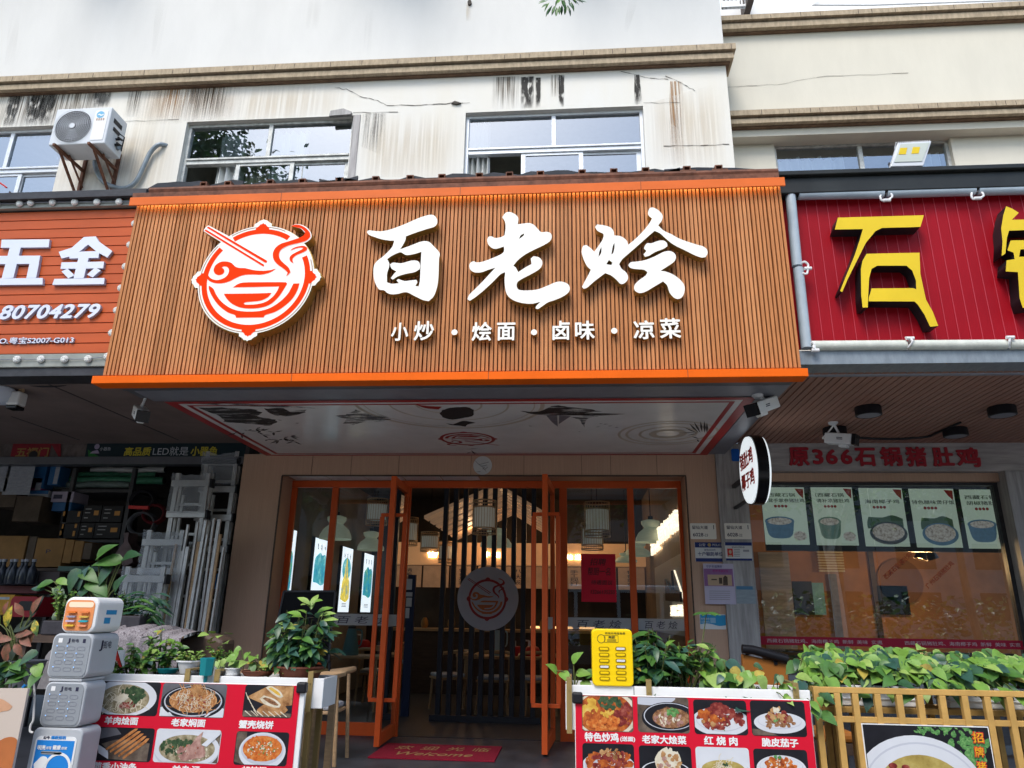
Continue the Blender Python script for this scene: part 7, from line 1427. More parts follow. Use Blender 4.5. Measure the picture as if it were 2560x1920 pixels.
R_cells = [
    ('C1', (450, 698, 822, 958), ['wood', ('e', 'cream', .48, .5, .62, .66), ('e', 'redchick', .46, .5, .55, .60), ('c', 'yellow', .2, .65, .16, .22, 14, .10), ('c', 'redchick', .45, .35, .42, .3, 34, .08), ('c', 'greend', .55, .82, .24, .18, 40, .05), ('c', 'meat', .82, .5, .16, .38, 24, .07), ('c', 'yellow', .5, .5, .12, .08, 8, .05), ('c', 'redsoup', .45, .2, .36, .18, 22, .07)]),
    ('C1', (855, 706, 1230, 966), ['wood', ('e', 'pale', .25, .98, .5, .22), ('e', 'black', .62, .42, .54, .44), ('e', 'pale', .62, .46, .50, .38), ('e', 'black', .62, .46, .48, .36), ('e', 'brown', .65, .42, .36, .28), ('c', 'brown', .65, .42, .34, .26, 46, .05), ('c', 'lamb', .62, .38, .3, .2, 26, .045), ('c', 'cream', .6, .36, .3, .18, 16, .03), ('c', 'green', .68, .58, .11, .11, 30, .03)]),
    ('C1', (1265, 728, 1652, 980), ['black', ('e', 'white', .5, .38, .54, .42), ('e', 'pale', .5, .42, .46, .33), ('e', 'white', .5, .43, .45, .31), ('c', 'meat', .5, .46, .42, .28, 44, .075), ('c', 'redchick', .38, .55, .26, .24, 20, .075), ('c', 'meat', .5, .72, .2, .16, 18, .075), ('c', 'bread', .3, .3, .22, .12, 5, .055), ('c', 'cream', .6, .45, .3, .25, 6, .02)]),
    ('C1', (1680, 735, 2078, 992), ['black', ('p', 'wood', [(0, 0), (.5, .0), (.3, .16), (0, .2)]), ('e', 'white', .52, .38, .47, .30), ('e', 'pale', .52, .42, .40, .21), ('e', 'white', .52, .43, .39, .20), ('c', 'brown', .5, .42, .32, .16, 30, .06), ('c', 'meat', .52, .54, .18, .14, 16, .06), ('c', 'bread', .48, .62, .14, .18, 16, .055), ('c', 'cream', .47, .74, .05, .08, 12, .03), ('c', 'green', .46, .5, .05, .08, 6, .025)]),
    ('C1', (455, 1045, 832, 1302), ['black', ('e', 'white', .5, .34, .52, .42), ('e', 'pale', .5, .40, .46, .36), ('c', 'redchick', .5, .48, .42, .32, 44, .09), ('c', 'meat', .5, .55, .38, .26, 26, .07), ('c', 'bread', .55, .7, .2, .16, 14, .05), ('c', 'cream', .5, .5, .4, .3, 24, .01)]),
    ('C1', (868, 1062, 1250, 1320), ['black', ('e', 'white', .5, .30, .46, .28), ('e', 'black', .5, .32, .42, .24), ('s', 'cream', [(.34, .3), (.30, .62), (.42, .88), (.54, .98), (.60, .75), (.74, .86), (.80, .6), (.74, .28)]), ('c', 'cream', .55, .55, .2, .3, 22, .09), ('c', 'bread', .55, .5, .22, .28, 18, .06), ('c', 'lamb', .5, .45, .14, .2, 10, .05)]),
    ('C1', (1282, 1072, 1672, 1330), ['white', ('e', 'white', .5, .40, .5, .42), ('e', 'pale', .5, .40, .46, .32), ('e', 'white', .5, .42, .45, .31), ('e', 'gold', .5, .38, .40, .26), ('l', 'cream', .5, .46, .18, .12, 24, .007), ('c', 'greend', .55, .52, .05, .05, 10, .025)]),
    ('C1', (1705, 1086, 2098, 1345), ['black', ('e', 'white', .5, .45, .46, .38), ('e', 'pale', .5, .5, .40, .28), ('e', 'white', .5, .51, .39, .26), ('c', 'redsoup', .5, .55, .28, .22, 34, .055), ('c', 'redchick', .5, .58, .26, .2, 24, .05), ('c', 'cream', .5, .62, .22, .18, 14, .018), ('c', 'green', .45, .8, .06, .06, 6, .03)])]
R_lab = [('C1', '特色炒鸡', (470, 964, 718, 1032)), ('C1', '(送面)', (728, 992, 838, 1034)), ('C1', '老家大烩菜', (887, 984, 1210, 1048)), ('C1', '红 烧 肉', (1338, 992, 1583, 1058)), ('C1', '脆皮茄子', (1758, 1006, 2025, 1070))]
menu('red menu board with eight dish photos, orange stew at its top left', (ra_, .06, rb_, rt_), R_cells, R_lab, -1, ('C1', 412, 700))
# ------------------------------------------------------------------ planter troughs with stands
def trough(lb, xl, xr, vt, vb, yf, yb, bar_us, parts_lb=''):
    t = thing('planter_trough', lb, 'planter', (xl, yf, 0)); mb = MB(); th = .015
    mb.box(xl, xr, yf, yf + th, vb, vt); mb.box(xl, xr, yb - th, yb, vb, vt); mb.box(xl, xl + th, yf + th, yb - th, vb, vt); mb.box(xr - th, xr, yf + th, yb - th, vb, vt); mb.box(xl + th, xr - th, yf + th, yb - th, vb, vb + th); mb.build('trough', M['white'], t, bevel=.003)
    mb = MB(); mb.box(xl + th, xr - th, yf + th, yb - th, vt - .05, vt - .04); mb.build('soil', M['soil'], t)
    for u in bar_us:
        mb = MB(); mb.box(u - .018, u + .018, yf - .018, yf - .002, vb - .02, vt + .03); mb.box(u - .018, u + .018, yf - .018, yb, vt + .031, vt + .045); mb.cyl((u, yf - .019, vt - .03), (u, yf - .024, vt - .03), .006); mb.build('brass_strap', M['brass'], t)
    for u in (xl + .08, xr - .1):
        for y_ in (yf + .03, yb - .05): mb = MB(); mb.box(u - .018, u + .018, y_, y_ + .036, 0, vb); mb.build('leg', M['brass'], t)
    mb = MB(); mb.box(xl + .1, xr - .12, yf + .01, yf + .028, .2, vb - .004); mb.build('back_board', M['wood_light'], t)
    return t
zt = PL.c('B7', 300, 612)[1]; zbt = PL.c('B7', 600, 858)[1]
xl_, xr_ = PL.c('K', 1130, 600)[0], PL.c('B7', 655, 740)[0]
trough('white planter trough on brass legs behind the board with noodle soup', xl_, xr_, zt, zbt, YP, YP + .30, [PL.c('K', 1290, 450)[0], PL.c('B6', 1502, 920)[0], PL.c('B6', 1738, 920)[0], PL.c('B7', 555, 700)[0]])
zt2 = PL.c('C1', 1000, 632)[1]; xl2, xr2 = PL.c('C1', 332, 780)[0], PL.c('C1', 2112, 690)[0]
trough('white planter trough on brass legs behind the board with orange stew', xl2, xr2, zt2, zt2 - .28, YP, YP + .36, [PL.c('C1', 358, 700)[0], PL.c('C1', 937, 660)[0], PL.c('C1', 2006, 690)[0]])
mb = MB(); u = PL.c('C1', 829, 660)[0]; mb.box(u - .002, u + .002, YP - .0015, YP, zt2 - .28, zt2)
o = mb.build('trough_joint', M['dark_print']); tag(o, 'thin dark joint line across the right white planter front', 'joint')
# ------------------------------------------------------------------ plants
GM = ['g1', 'g2', 'g3', 'g4', 'g5', 'stem', 'g6']
yel = lambda g, i: 6 if g.random() < .02 else i
gmats = lambda: [M[k] for k in GM]
def pot(t, c_, r0, r1, h_, m, soil=True, tray=None):
    mb = MB(); mb.lathe(c_, [(r0, 0), (r1, h_), (r1 * 1.06, h_ * 1.0), (r1 * 1.06, h_ * .88), (r1 * .94, h_ * .87), (r1 * .9, h_ * .86)], 24, True, False); mb.build('pot', m, t, True)
    mb = MB(); mb.lathe(c_, [(r1 * .93, h_ * .85), (r1 * .9, h_ * .88)], 20); mb.build('soil', M['soil'], t)
    if tray: mb = MB(); mb.lathe(c_ + Vector((0, 0, -.012)), [(r0 * 1.2, 0), (r0 * 1.35, .03)], 24); mb.build('saucer', tray, t, True)
def foliage(t, c_, n, rx, ry, h0, h1, L, Wd, kind, wts, seed, droop=.3, curl=.35, perstem=7, lean=0, up=(0, -.5, 1), spread0=.25):
    """stems fanning from c_, leaves set along each of them"""
    g = random.Random(seed); mb = MB(); st = MB(); c_ = Vector(c_)
    for k in range(n):
        a = g.uniform(0, 6.283); q = math.sqrt(g.random()); tip = c_ + Vector((rx * q * math.cos(a) + lean, ry * q * math.sin(a), h0 + (h1 - h0) * g.random() * (1 - .35 * q)))
        b0 = c_ + Vector((rx * q * math.cos(a), ry * q * math.sin(a), 0)) * spread0; mid = b0.lerp(tip, .5) + Vector((0, 0, .12 * (tip.z - b0.z)))
        P_ = spline([b0, mid, tip], 4); st.tube(P_, .005, 5, .0022)
        for j in range(perstem):
            f_ = .35 + .65 * (j + g.random()) / perstem; p = P_[min(len(P_) - 1, int(f_ * (len(P_) - 1)))] if f_ < 1 else tip
            d = rdir(g, -.35, .6); d = (d + Vector((math.cos(a), math.sin(a), 0)) * .5).normalized(); d.z -= droop * g.random()
            u_ = (Vector(up) + rdir(g, -1, 1) * .45).normalized(); s_ = g.uniform(.5, 1.2)
            leaf(mb, p, d, u_, L * s_, Wd * s_, kind, g.uniform(.1, .35), curl * g.uniform(.4, 1.3), yel(g, g.choices(range(5), wts)[0]))
    mb.build('foliage', gmats(), t, True); st.build('stems', M['stem'], t, True)
def pothos(t, boxes, n, L, seed, wts=(.5, 2, 4, 2, .6), soilz=None, trail=.25):
    """heart-shaped leaves on petioles filling a long tray"""
    g = random.Random(seed); mb = MB(); st = MB(); x0, x1, y0, y1, z0, z1 = boxes
    for k in range(n):
        x_ = g.uniform(x0, x1); y_ = g.uniform(y0, y1); f_ = (y_ - y0) / (y1 - y0); z_ = z0 + (z1 - z0) * (g.random() ** .8) * (.45 + .55 * f_)
        if g.random() < trail: y_ = y0 - g.uniform(.02, .09); z_ = z0 - g.uniform(0, .10)
        p = Vector((x_, y_, z_)); b0 = Vector((x_ + g.uniform(-.1, .1), (y0 + y1) / 2 + g.uniform(-.05, .05), z0 - .02))
        d = Vector((g.uniform(-.75, .75), -.55 + g.uniform(-.3, .3), -.45 + g.uniform(-.5, .5))).normalized(); u_ = Vector((g.uniform(-.3, .3), -.7, .75)).normalized(); s_ = g.uniform(.5, 1.3)
        leaf(mb, p, d, u_, L * s_, L * .78 * s_, 'heart', g.uniform(.05, .3), g.uniform(.05, .45), yel(g, g.choices(range(5), wts)[0]))
        if k % 2 == 0: st.tube(spline([b0, b0.lerp(p, .6) + Vector((0, 0, .04)), p], 3), .0035, 5)
    mb.build('foliage', gmats(), t, True); st.build('stems', M['stem'], t, True)
# left trough plants
PT = FY(YP + .16)
def onsoil(cr, x_, z_, dy=0): u = PT.c(cr, x_, 900)[0]; return Vector((u, YP + .16 + dy, z_))
zs = zt - .04
p = onsoil('B6', 1060, zs); t = thing('bushy_herb', 'loose light green herb plant filling the left half of the left trough', 'plant', p); foliage(t, p, 22, .20, .09, .1, .30, .06, .032, 'oval', (.5, 3, 3, 1, .5), 31, .3, .3, 9)
foliage_t = None
p = onsoil('B6', 800, zs); t = thing('sprawling_vine', 'thin small-leaved vine at the left end of the left trough beside grey cabinets', 'plant', p); foliage(t, p, 9, .16, .08, .02, .12, .07, .045, 'oval', (2, 3, 2, .5, 1), 32, .4, .3, 5)
p = onsoil('B6', 1240, zs, .06); t = thing('tall_herb', 'taller bushy green plant at the middle of the left trough', 'plant', p); foliage(t, p, 16, .14, .08, .16, .40, .075, .04, 'oval', (1, 4, 3, .5, .5), 33, .3, .3, 8)
p = onsoil('B6', 1487, zt + .0, .02) + Vector((0, 0, .0)); t = thing('potted_succulent', 'yellow-green feathery plant in a white pot on the left trough', 'potted plant', p); pot(t, p, .055, .085, .09, M['pot_white']); foliage(t, p + Vector((0, 0, .08)), 26, .10, .09, .02, .10, .035, .02, 'small', (0, 1, 4, 4, 0), 34, .1, .2, 8)
P_ = FY(YP - .03); a = P_.c('B6', 1662, 780); t = thing('watering_funnel', 'teal plastic watering funnel stuck at the front edge of the left trough', 'funnel', P_.at(*a)); c_ = P_.at(a[0], P_.c('B6', 1660, 920)[1]); hh = a[1] - c_.z
mb = MB(); mb.lathe(c_, [(.012, -.14), (.014, -.005), (.045, 0), (.055, hh * .98), (.052, hh), (.045, hh * .6)], 6, True, False); mb.build('cup', M['pot_teal'], t)
p = onsoil('B6', 1720, zt, .05); t = thing('potted_clover', 'bright green small-leaved plant in a white pot behind the teal funnel', 'potted plant', p); pot(t, p, .06, .09, .09, M['pot_white']); foliage(t, p + Vector((0, 0, .08)), 18, .13, .10, .04, .15, .035, .03, 'small', (0, 2, 5, 2, 0), 35, .2, .2, 8); g = random.Random(3); mb = MB()
for k in range(7): leaf(mb, p + Vector((g.uniform(-.12, .05), g.uniform(-.05, .05), g.uniform(.16, .3))), (g.uniform(-.6, .6), -.6, g.uniform(-.2, .4)), (0, -.7, .7), .075, .06, 'heart', .1, .2, 3)
mb.build('tall_leaves', gmats(), t, True)
p = onsoil('B6', 1880, zt - .01, -.05); t = thing('potted_pothos', 'pale heart-leaved vine in a small white pot at the right end of the left trough', 'potted plant', p); pot(t, p, .045, .06, .06, M['pot_white'], True, M['pot_white']); pothos(t, (p.x - .12, p.x + .26, p.y - .06, p.y + .06, p.z + .05, p.z + .20), 22, .075, 36, (.3, 2, 5, 2, .2), trail=.05)
p = onsoil('B6', 1335, zt, .0); t = thing('teal_saucer', 'dark teal plastic saucer between the herb and the white pots', 'saucer', p); mb = MB(); mb.lathe(p, [(.06, 0), (.075, .03), (.07, .03)], 20); mb.build('dish', M['pot_teal'], t, True)
for x_, m, lb, x2 in ((1010, M['redtext'], 'red plastic plant spike in the left trough', 945), (1030, M['offwhite'], 'silver plant spike beside the red one', 1005)):
    mb = MB(); a = PT.c('B6', x_, 850); b = PT.c('B6', x2, 715); mb.slabp(PT, [(a[0] - .004, a[1]), (a[0] + .004, a[1]), (b[0] + .03, b[1]), (b[0] - .02, b[1])], .06, .075); tag(mb.build('plant_spike', m), lb, 'spike')
a = PT.c('B7', 470, 560); p = Vector((a[0], YP + .17, zt - .02)); t = thing('potted_gardenia', 'dense dark green bush in a brown pot at the right end of the left trough', 'potted plant', p); pot(t, p, .13, .17, .09, M['pot_brown'])
foliage(t, p + Vector((0, 0, .07)), 42, .255, .18, .08, .52, .115, .05, 'oval', (4, 2.2, .25, .02, 3), 37, .35, .4, 9, spread0=.4); g = random.Random(9); mb = MB()
for k in range(16): a_ = g.uniform(0, 6.28); q = g.random(); leaf(mb, p + Vector((.05 + .19 * q * math.cos(a_), .1 * q * math.sin(a_) - .04, .54 - .28 * q)), (math.cos(a_) * (.5 + q), math.sin(a_) * .5 - .3, .5), (0, -.6, .8), .11, .05, 'oval', .2, .5, 3 if k % 3 else 2)
mb.build('new_growth', gmats(), t, True)
p = onsoil('B7', 130, zt, -.06); t = thing('seedling_saucer', 'pale vine seedling in a flat brown saucer left of the dark bush', 'potted plant', p); mb = MB(); mb.lathe(p, [(.09, 0), (.12, .035), (.11, .034)], 20); mb.build('saucer', M['pot_brown'], t, True); pothos(t, (p.x - .1, p.x + .2, p.y - .05, p.y + .05, p.z + .03, p.z + .14), 9, .07, 38, (.3, 2, 4, 2, .2), trail=0)
# right trough plants
zs = zt2 - .04
p = onsoil('C1', 1010, zs, .03); t = thing('schefflera_bush', 'bushy dark green plant right of the yellow cabinet in the right trough', 'plant', p); foliage(t, p + Vector((-.02, 0, 0)), 44, .27, .15, .08, .46, .12, .048, 'oval', (4, 3, .4, .05, 2.5), 41, .5, .4, 9, spread0=.5)
p2 = onsoil('C1', 1230, zs, .05); t = thing('slender_shrub', 'airy light green shrub with one tall twig beside the dark bush of the right trough', 'plant', p2); foliage(t, p2, 24, .24, .12, .14, .44, .085, .045, 'oval', (.5, 4, 3, .4, .3), 42, .25, .25, 7, lean=.04); g = random.Random(7); mb = MB()
tw = spline([p2, p2 + Vector((.10, -.02, .22)), p2 + Vector((.17, -.03, .52))], 5); mb.tube(tw, .004, 5)
for k in range(6): leaf(mb, tw[-1], (math.cos(k * 1.05), math.sin(k * 1.05) - .2, .12), (0, -.4, 1), .10, .045, 'oval', .15, .3, 2)
mb.build('tall_twig', [M['stem'], M['g2'], M['g2']], t, True)
a, b = PT.c('C1', 1330, 620)[0], PT.c('C1', 2070, 620)[0]
t = thing('trailing_pothos', 'light green heart-leaved vine trailing along the right half of the right trough', 'plant', (a, YP + .1, zs)); pothos(t, (a, a + (b - a) * .48, YP + .04, YP + .28, zs, zs + .24), 62, .105, 43, trail=.22); 
t = thing('trailing_pothos', 'sparse heart-leaved vine at the right end of the right trough by the gold fence', 'plant', (b, YP + .1, zs)); pothos(t, (a + (b - a) * .5, b + .12, YP + .02, YP + .25, zs, zs + .20), 34, .095, 44, trail=.2)
p = onsoil('C1', 400, zs, -.04); t = thing('lone_vine', 'lone vine with five pale leaves at the left end of the right trough', 'plant', p); mb = MB(); st = MB()
for (x_, y_), d in (((385, 440), (.5, -.4, .6)), ((265, 515), (-.5, -.5, .5)), ((310, 525), (.3, -.5, -.3)), ((420, 530), (.9, -.3, .1)), ((480, 545), (.9, -.3, .5)), ((470, 590), (.2, -.5, -.6))):
    u, v = PT.c('C1', x_, y_); q = Vector((u, YP + .12, v)); leaf(mb, q, d, (0, -.7, .7), .10, .075, 'heart', .15, .25, 2 if x_ != 480 else 1); st.tube(spline([p, p.lerp(q, .5) + Vector((0, 0, .05)), q], 4), .004, 5)
mb.build('foliage', gmats(), t, True); st.build('stems', M['stem'], t, True)
# yellow power bank cabinet on the right trough
YY = YP - .02; PY = FY(YY); q = PY.rect('C1', 524, 212, 822, 628); t = thing('yellow_power_cabinet', 'yellow power bank rental cabinet with twelve slots standing on the right trough', 'power bank cabinet', PY.at(q[0], q[1]))
mb = MB(); mb.slabp(PY, rr(q, .03), -.17, 0); mb.build('case', M['power_yellow'], t, bevel=.008)
mb = MB(); dk2 = mat('slot_surround', (.30, .19, .0), .5)  # dark yellow surround behind each slot
for i in range(6):
    for j in range(2):
        x0, y0 = (572, 340 + 43.5 * i) if j == 0 else (693, 340 + 43.5 * i); x0 += i * 1.2; r = PY.rect('C1', x0, y0, x0 + 77, y0 + 29); mb = MB(); mb.slabp(PY, rr(r, (r[3] - r[1]) / 2 - .001), .001, .004); mb.i = 1; mb.slabp(PY, rr((r[0] + .008, r[1] + .006, r[2] - .008, r[3] - .006), (r[3] - r[1]) / 2 - .008), .0041, .006 if (i, j) in ((0, 1), (2, 1), (3, 1), (3, 0)) else .0045)
        mb.i = 1; mb.build('slot', [dk2, M['offwhite'] if (i, j) in ((0, 1), (2, 1), (3, 1), (3, 0)) else M['power_yellow']], t)
ydk = mat('yellow_dark_print', (.10, .09, .02), .5)
text('街电充电宝免费', PY, PY.rect('C1', 618, 234, 765, 250), .001, .001, ydk, t); text('美团', PY, PY.rect('C1', 642, 262, 690, 280), .001, .001, ydk, t, bold=.02)
mb = MB(); c_ = PY.c('C1', 591, 282)
for k in range(24): a, b = R(15 * k), R(15 * k + 15); mb.flat(PY, [(c_[0] + r_ * math.cos(x_), c_[1] + r_ * math.sin(x_)) for r_, x_ in ((.025, a), (.029, a), (.029, b), (.025, b))], .001)
for k in range(3): mb.quad(PY, PY.rect('C1', 632, 286 + 7 * k, 700, 289 + 7 * k), .001)
mb.build('printed_marks', ydk, t)
mb = MB(); r = PY.rect('C1', 614, 258, 714, 308); mb.bar(PY.at(r[0], r[1], .001), PY.at(r[2], r[1], .001), .002); mb.bar(PY.at(r[0], r[3], .001), PY.at(r[2], r[3], .001), .002); mb.bar(PY.at(r[0], r[1], .001), PY.at(r[0], r[3], .001), .002); mb.bar(PY.at(r[2], r[1], .001), PY.at(r[2], r[3], .001), .002); mb.build('printed_box', ydk, t)
# ------------------------------------------------------------------ power bank towers at the left
YC = 4.9; PC = FY(YC); grey_slot = mat('slot_outline', (.20, .21, .25), .5); blu = mat('blue_led', (.2, .5, 1), .4, emit=(.8, (.25, .5, 1)))
tw_ = thing('power_bank_tower', 'grey power bank rental tower of two stacked cabinets on a poster stand at the left', 'power bank tower', (PC.c('B6', 400, 1300)[0], YC, 0))
def cabinet(q, dp, name):
    r = PC.rect('B6', *q); mb = MB(); mb.slabp(PC, rr(r, .045), -dp, 0); o = mb.build(name, M['cab_grey'], tw_, bevel=.012)
    mb = MB(); mb.slabp(PC, rr((r[0] + .014, r[1] + .014, r[2] - .014, r[3] - .014), .036), .001, .004); mb.build('face', M['power_grey'], o)
    for i in range(4):
        for j in range(3):
            wd, ht = r[2] - r[0], r[3] - r[1]; cx0 = r[0] + wd * (.25 + .25 * j); cz = r[1] + ht * (.66 - .155 * i); s_ = rr((cx0 - wd * .10, cz - ht * .045, cx0 + wd * .10, cz + ht * .045), ht * .044)
            s2 = rr((cx0 - wd * .088, cz - ht * .036, cx0 + wd * .088, cz + ht * .036), ht * .035); me = curve_mesh([s_, s2], 0); place_mesh(me, lambda p: PC.at(p.x, p.y, .0055)); link('slot', me, o, [grey_slot])
            if (i * 3 + j) % 4 != 2: mb = MB(); mb.flat(PC, ell((cx0 - wd * .10, cz + ht * .055), .003, n=8), .006); mb.build('led', blu, o)
    text('街电', PC, (r[0] + wd * .48, r[1] + ht * .80, r[0] + wd * .66, r[1] + ht * .88), .005, .001, M['dark_print'], o, 'lettering'); text('J', PC, (r[0] + wd * .38, r[1] + ht * .77, r[0] + wd * .45, r[1] + ht * .89), .005, .001, M['dark_print'], o, 'lettering', bold=.03)
    mb = MB(); mb.quad(PC, (r[0] + wd * .76, r[1] + ht * .79, r[0] + wd * .83, r[1] + ht * .88), .005); mb.build('dark_badge', M['dark_print'], o); mb = MB(); mb.quad(PC, (r[0] + wd * .16, r[1] + ht * .79, r[0] + wd * .26, r[1] + ht * .89), .005); mb.build('pale_badge', M['white'], o)
    return r, o
r1, o1 = cabinet((395, 585, 722, 945), .30, 'upper_cabinet'); r2, o2 = cabinet((335, 968, 665, 1335), .22, 'lower_cabinet')
PR = FX(r1[2]); text('街电', PR, (YC + .12, r1[3] - .10, YC + .21, r1[3] - .05), .001, .001, M['dark_print'], o1, 'side_lettering'); text('J', PR, (YC + .08, r1[3] - .115, YC + .115, r1[3] - .045), .001, .001, M['dark_print'], o1, 'side_lettering', bold=.03)
mb = MB(); mb.box(r1[0] + .03, r1[2] - .03, YC - .002, YC + .25, r2[3] + .002, r1[1] - .002); mb.build('neck', M['cab_grey'], tw_)
rs = PC.rect('B6', 240, 1345, 640, 1659); mb = MB(); mb.slabp(PC, rr((rs[0], .02, rs[2], r2[1] - .004), .04), -.2, .0); mb.build('stand', M['cab_grey'], tw_, bevel=.01)
rp = (rs[0] + .03, .06, rs[2] - .03, r2[1] - .055); mb = MB(); mb.slabp(PC, rr(rp, .03), .001, .004); ps = mb.build('poster', M['white'], tw_)
v_ = PC.c('B6', 400, 1437)[1]; mb = MB(); mb.quad(PC, (rp[0] + .012, rp[1] + .02, rp[2] - .012, v_), .005); mb.build('blue_ground', M['blue_print'], ps)
text('公牛', PC, PC.rect('B6', 350, 1402, 405, 1428), .005, .001, M['dark_print'], ps, bold=.03); text('爆款照明', PC, PC.rect('B6', 412, 1402, 530, 1430), .005, .001, M['blue_print'], ps, bold=.03)
text('明亮', PC, PC.rect('B6', 305, 1475, 370, 1513), .006, .001, M['white'], ps, bold=.03); text('好视', PC, PC.rect('B6', 374, 1485, 415, 1510), .006, .001, M['white'], ps, bold=.02); text('健康', PC, PC.rect('B6', 425, 1475, 490, 1513), .006, .001, M['white'], ps, bold=.03); text('好家', PC, PC.rect('B6', 495, 1488, 540, 1512), .006, .001, M['white'], ps, bold=.02)
mb = MB(); mb.slabp(PC, rr(PC.rect('B6', 330, 1524, 498, 1550), .012), .006, .007); mb.build('pale_pill', M['power_grey'], ps)
mb = MB(); mb.slabp(PC, smooth_loop(PC.pts('B6', [(275, 1625), (310, 1590), (340, 1565), (375, 1570), (388, 1600), (360, 1640), (330, 1680), (280, 1700)]), 4), .006, .009); c_ = PC.c('B6', 460, 1660)
for k in range(30): a, b = R(12 * k), R(12 * k + 12); mb.flat(PC, [(c_[0] + r_ * math.cos(x_), c_[1] + r_ * math.sin(x_)) for r_, x_ in ((.075, a), (.092, a), (.092, b), (.075, b))], .007)
mb.build('lamp_picture', M['white'], ps)
ro = PC.rect('B6', 505, 295, 740, 570); t = thing('orange_power_cabinet', 'small white cabinet with orange face and coloured slots on top of the grey tower', 'power bank cabinet', PC.at(ro[0], ro[1])); ro = (ro[0], r1[3] + .004, ro[2] + .03, ro[3])
mb = MB(); mb.slabp(PC, rr(ro, .05), -.30, 0); mb.build('case', M['white'], t, bevel=.014); mb = MB(); rf_ = (ro[0] + .012, ro[1] + .014, ro[2] - .022, ro[3] - .02); mb.slabp(PC, rr(rf_, .04), .001, .004); fc = mb.build('orange_face', mat('soft_orange_face', (.72, .27, .10), .4), t); wd, ht = rf_[2] - rf_[0], rf_[3] - rf_[1]
mb = MB(); mb.slabp(PC, rr((rf_[0] + wd * .1, rf_[1] + ht * .76, rf_[2] - wd * .05, rf_[3] - ht * .06), .015), .0042, .006); mb.build('screen', mat('pale_screen', (.75, .58, .42), .3, emit=(.15,)), t)
for i, (ca, cb) in enumerate((((.70, .18, .03), (.70, .20, .06)), ((.30, .28, .36), (.66, .42, .08)), ((.52, .42, .55), (.03, .38, .45)), ((.72, .45, .05), (.75, .27, .14)))):
    for j, cc in enumerate((ca, cb)):
        cx0 = rf_[0] + wd * (.28 + .44 * j); cz = rf_[1] + ht * (.60 - .145 * i); mb = MB(); mb.slabp(PC, rr((cx0 - wd * .15, cz - ht * .03, cx0 + wd * .15, cz + ht * .03), ht * .029), .0045, .022); mb.build('slot_button', mat('slot_%d_%d' % (i, j), cc, .4), t)
PR2 = FX(ro[2]); mb = MB(); mb.quad(PR2, (YC + .10, ro[1] + .12, YC + .22, ro[1] + .15), .001); mb.quad(PR2, (YC + .09, ro[1] + .06, YC + .16, ro[1] + .10), .001); mb.build('blue_stickers', mat('sticker_blue_side', (.03, .25, .50), .5), t)
# ------------------------------------------------------------------ left corner plants
def boxpot(lb, x0, x1, y0, y1, z0, z1):
    t = thing('dark_planter_box', lb, 'planter', ((x0 + x1) / 2, (y0 + y1) / 2, z0)); mb = MB(); mb.box(x0, x1, y0, y1, z0, z1); mb.build('box', mat('charcoal_planter', (.05, .047, .055), .7, noise=(20, .3)) if 'charcoal_planter' not in bpy.data.materials else bpy.data.materials['charcoal_planter'], t, bevel=.01); mb = MB(); mb.box(x0 + .02, x1 - .02, y0 + .02, y1 - .02, z1, z1 + .004); mb.build('soil', M['soil'], t); return t
P6b = FY(6.2); ra2 = P6b.rect('Q', 655, 1095, 1010, 1325); rb2 = P6b.rect('Q', 1560, 1015, 2045, 1240)
boxpot('dark planter box left of the orange cabinet', ra2[0], ra2[2] + .1, 6.2, 6.5, ra2[1], ra2[3]); boxpot('dark planter box right of the orange cabinet', rb2[0], rb2[2] + .1, 6.2, 6.5, rb2[1], rb2[3])
mb = MB(); mb.box(ra2[0] - .2, rb2[2] + .2, 6.15, 6.6, ra2[1] - .06, ra2[1] - .004); mb.i = 0
for x_ in (ra2[0] - .15, rb2[2] + .12): mb.box(x_, x_ + .05, 6.2, 6.25, 0, ra2[1] - .061)
tag(mb.build('plant_bench', M['wood_dark']), 'dark bench under the two charcoal planter boxes', 'bench')
def bigleaves(t, cr, pl, lst, L, W_, kind='heart', stem_to=None):
    mb = MB(); st = MB()
    for x_, y_, dx, dz, s_, mi in lst:
        p = pl.at(*pl.c(cr, x_, y_)); leaf(mb, p, (dx, -.35, dz), (0, -.8, .6), L * s_, W_ * s_, kind, .2, .35, mi)
        if stem_to is not None: st.tube(spline([stem_to, stem_to.lerp(p, .55) + Vector((0, .0, .06)), p], 4), .006, 5)
    mb.build('foliage', gmats(), t, True)
    if stem_to is not None: st.build('stems', M['stem'], t, True)
P63 = FY(6.35)
p = Vector((ra2[0] + .12, 6.35, ra2[3])); t = thing('broadleaf_plant', 'broad-leaved plant with split leaves in the dark planter left of the orange cabinet', 'plant', p); bigleaves(t, 'Q', P63, [(900, 440, .9, -.1, 1.1, 2), (860, 470, -1, -.2, 1.2, 1), (760, 540, -1, -.1, 1.0, 0), (880, 560, .8, -.3, 1, 0), (980, 720, -.5, .6, .9, 1), (900, 690, .2, .9, .8, 2), (850, 860, .8, .3, .9, 1), (960, 880, .6, -.3, .8, 0), (720, 600, -.8, .2, .9, 4), (900, 940, .3, -.6, 1, 0)], .13, .07, 'oval', p)
foliage(t, p + Vector((-.03, -.06, 0)), 24, .13, .08, .06, .36, .035, .03, 'small', (.5, 3, 4, 2, 0), 51, .1, .2, 10)
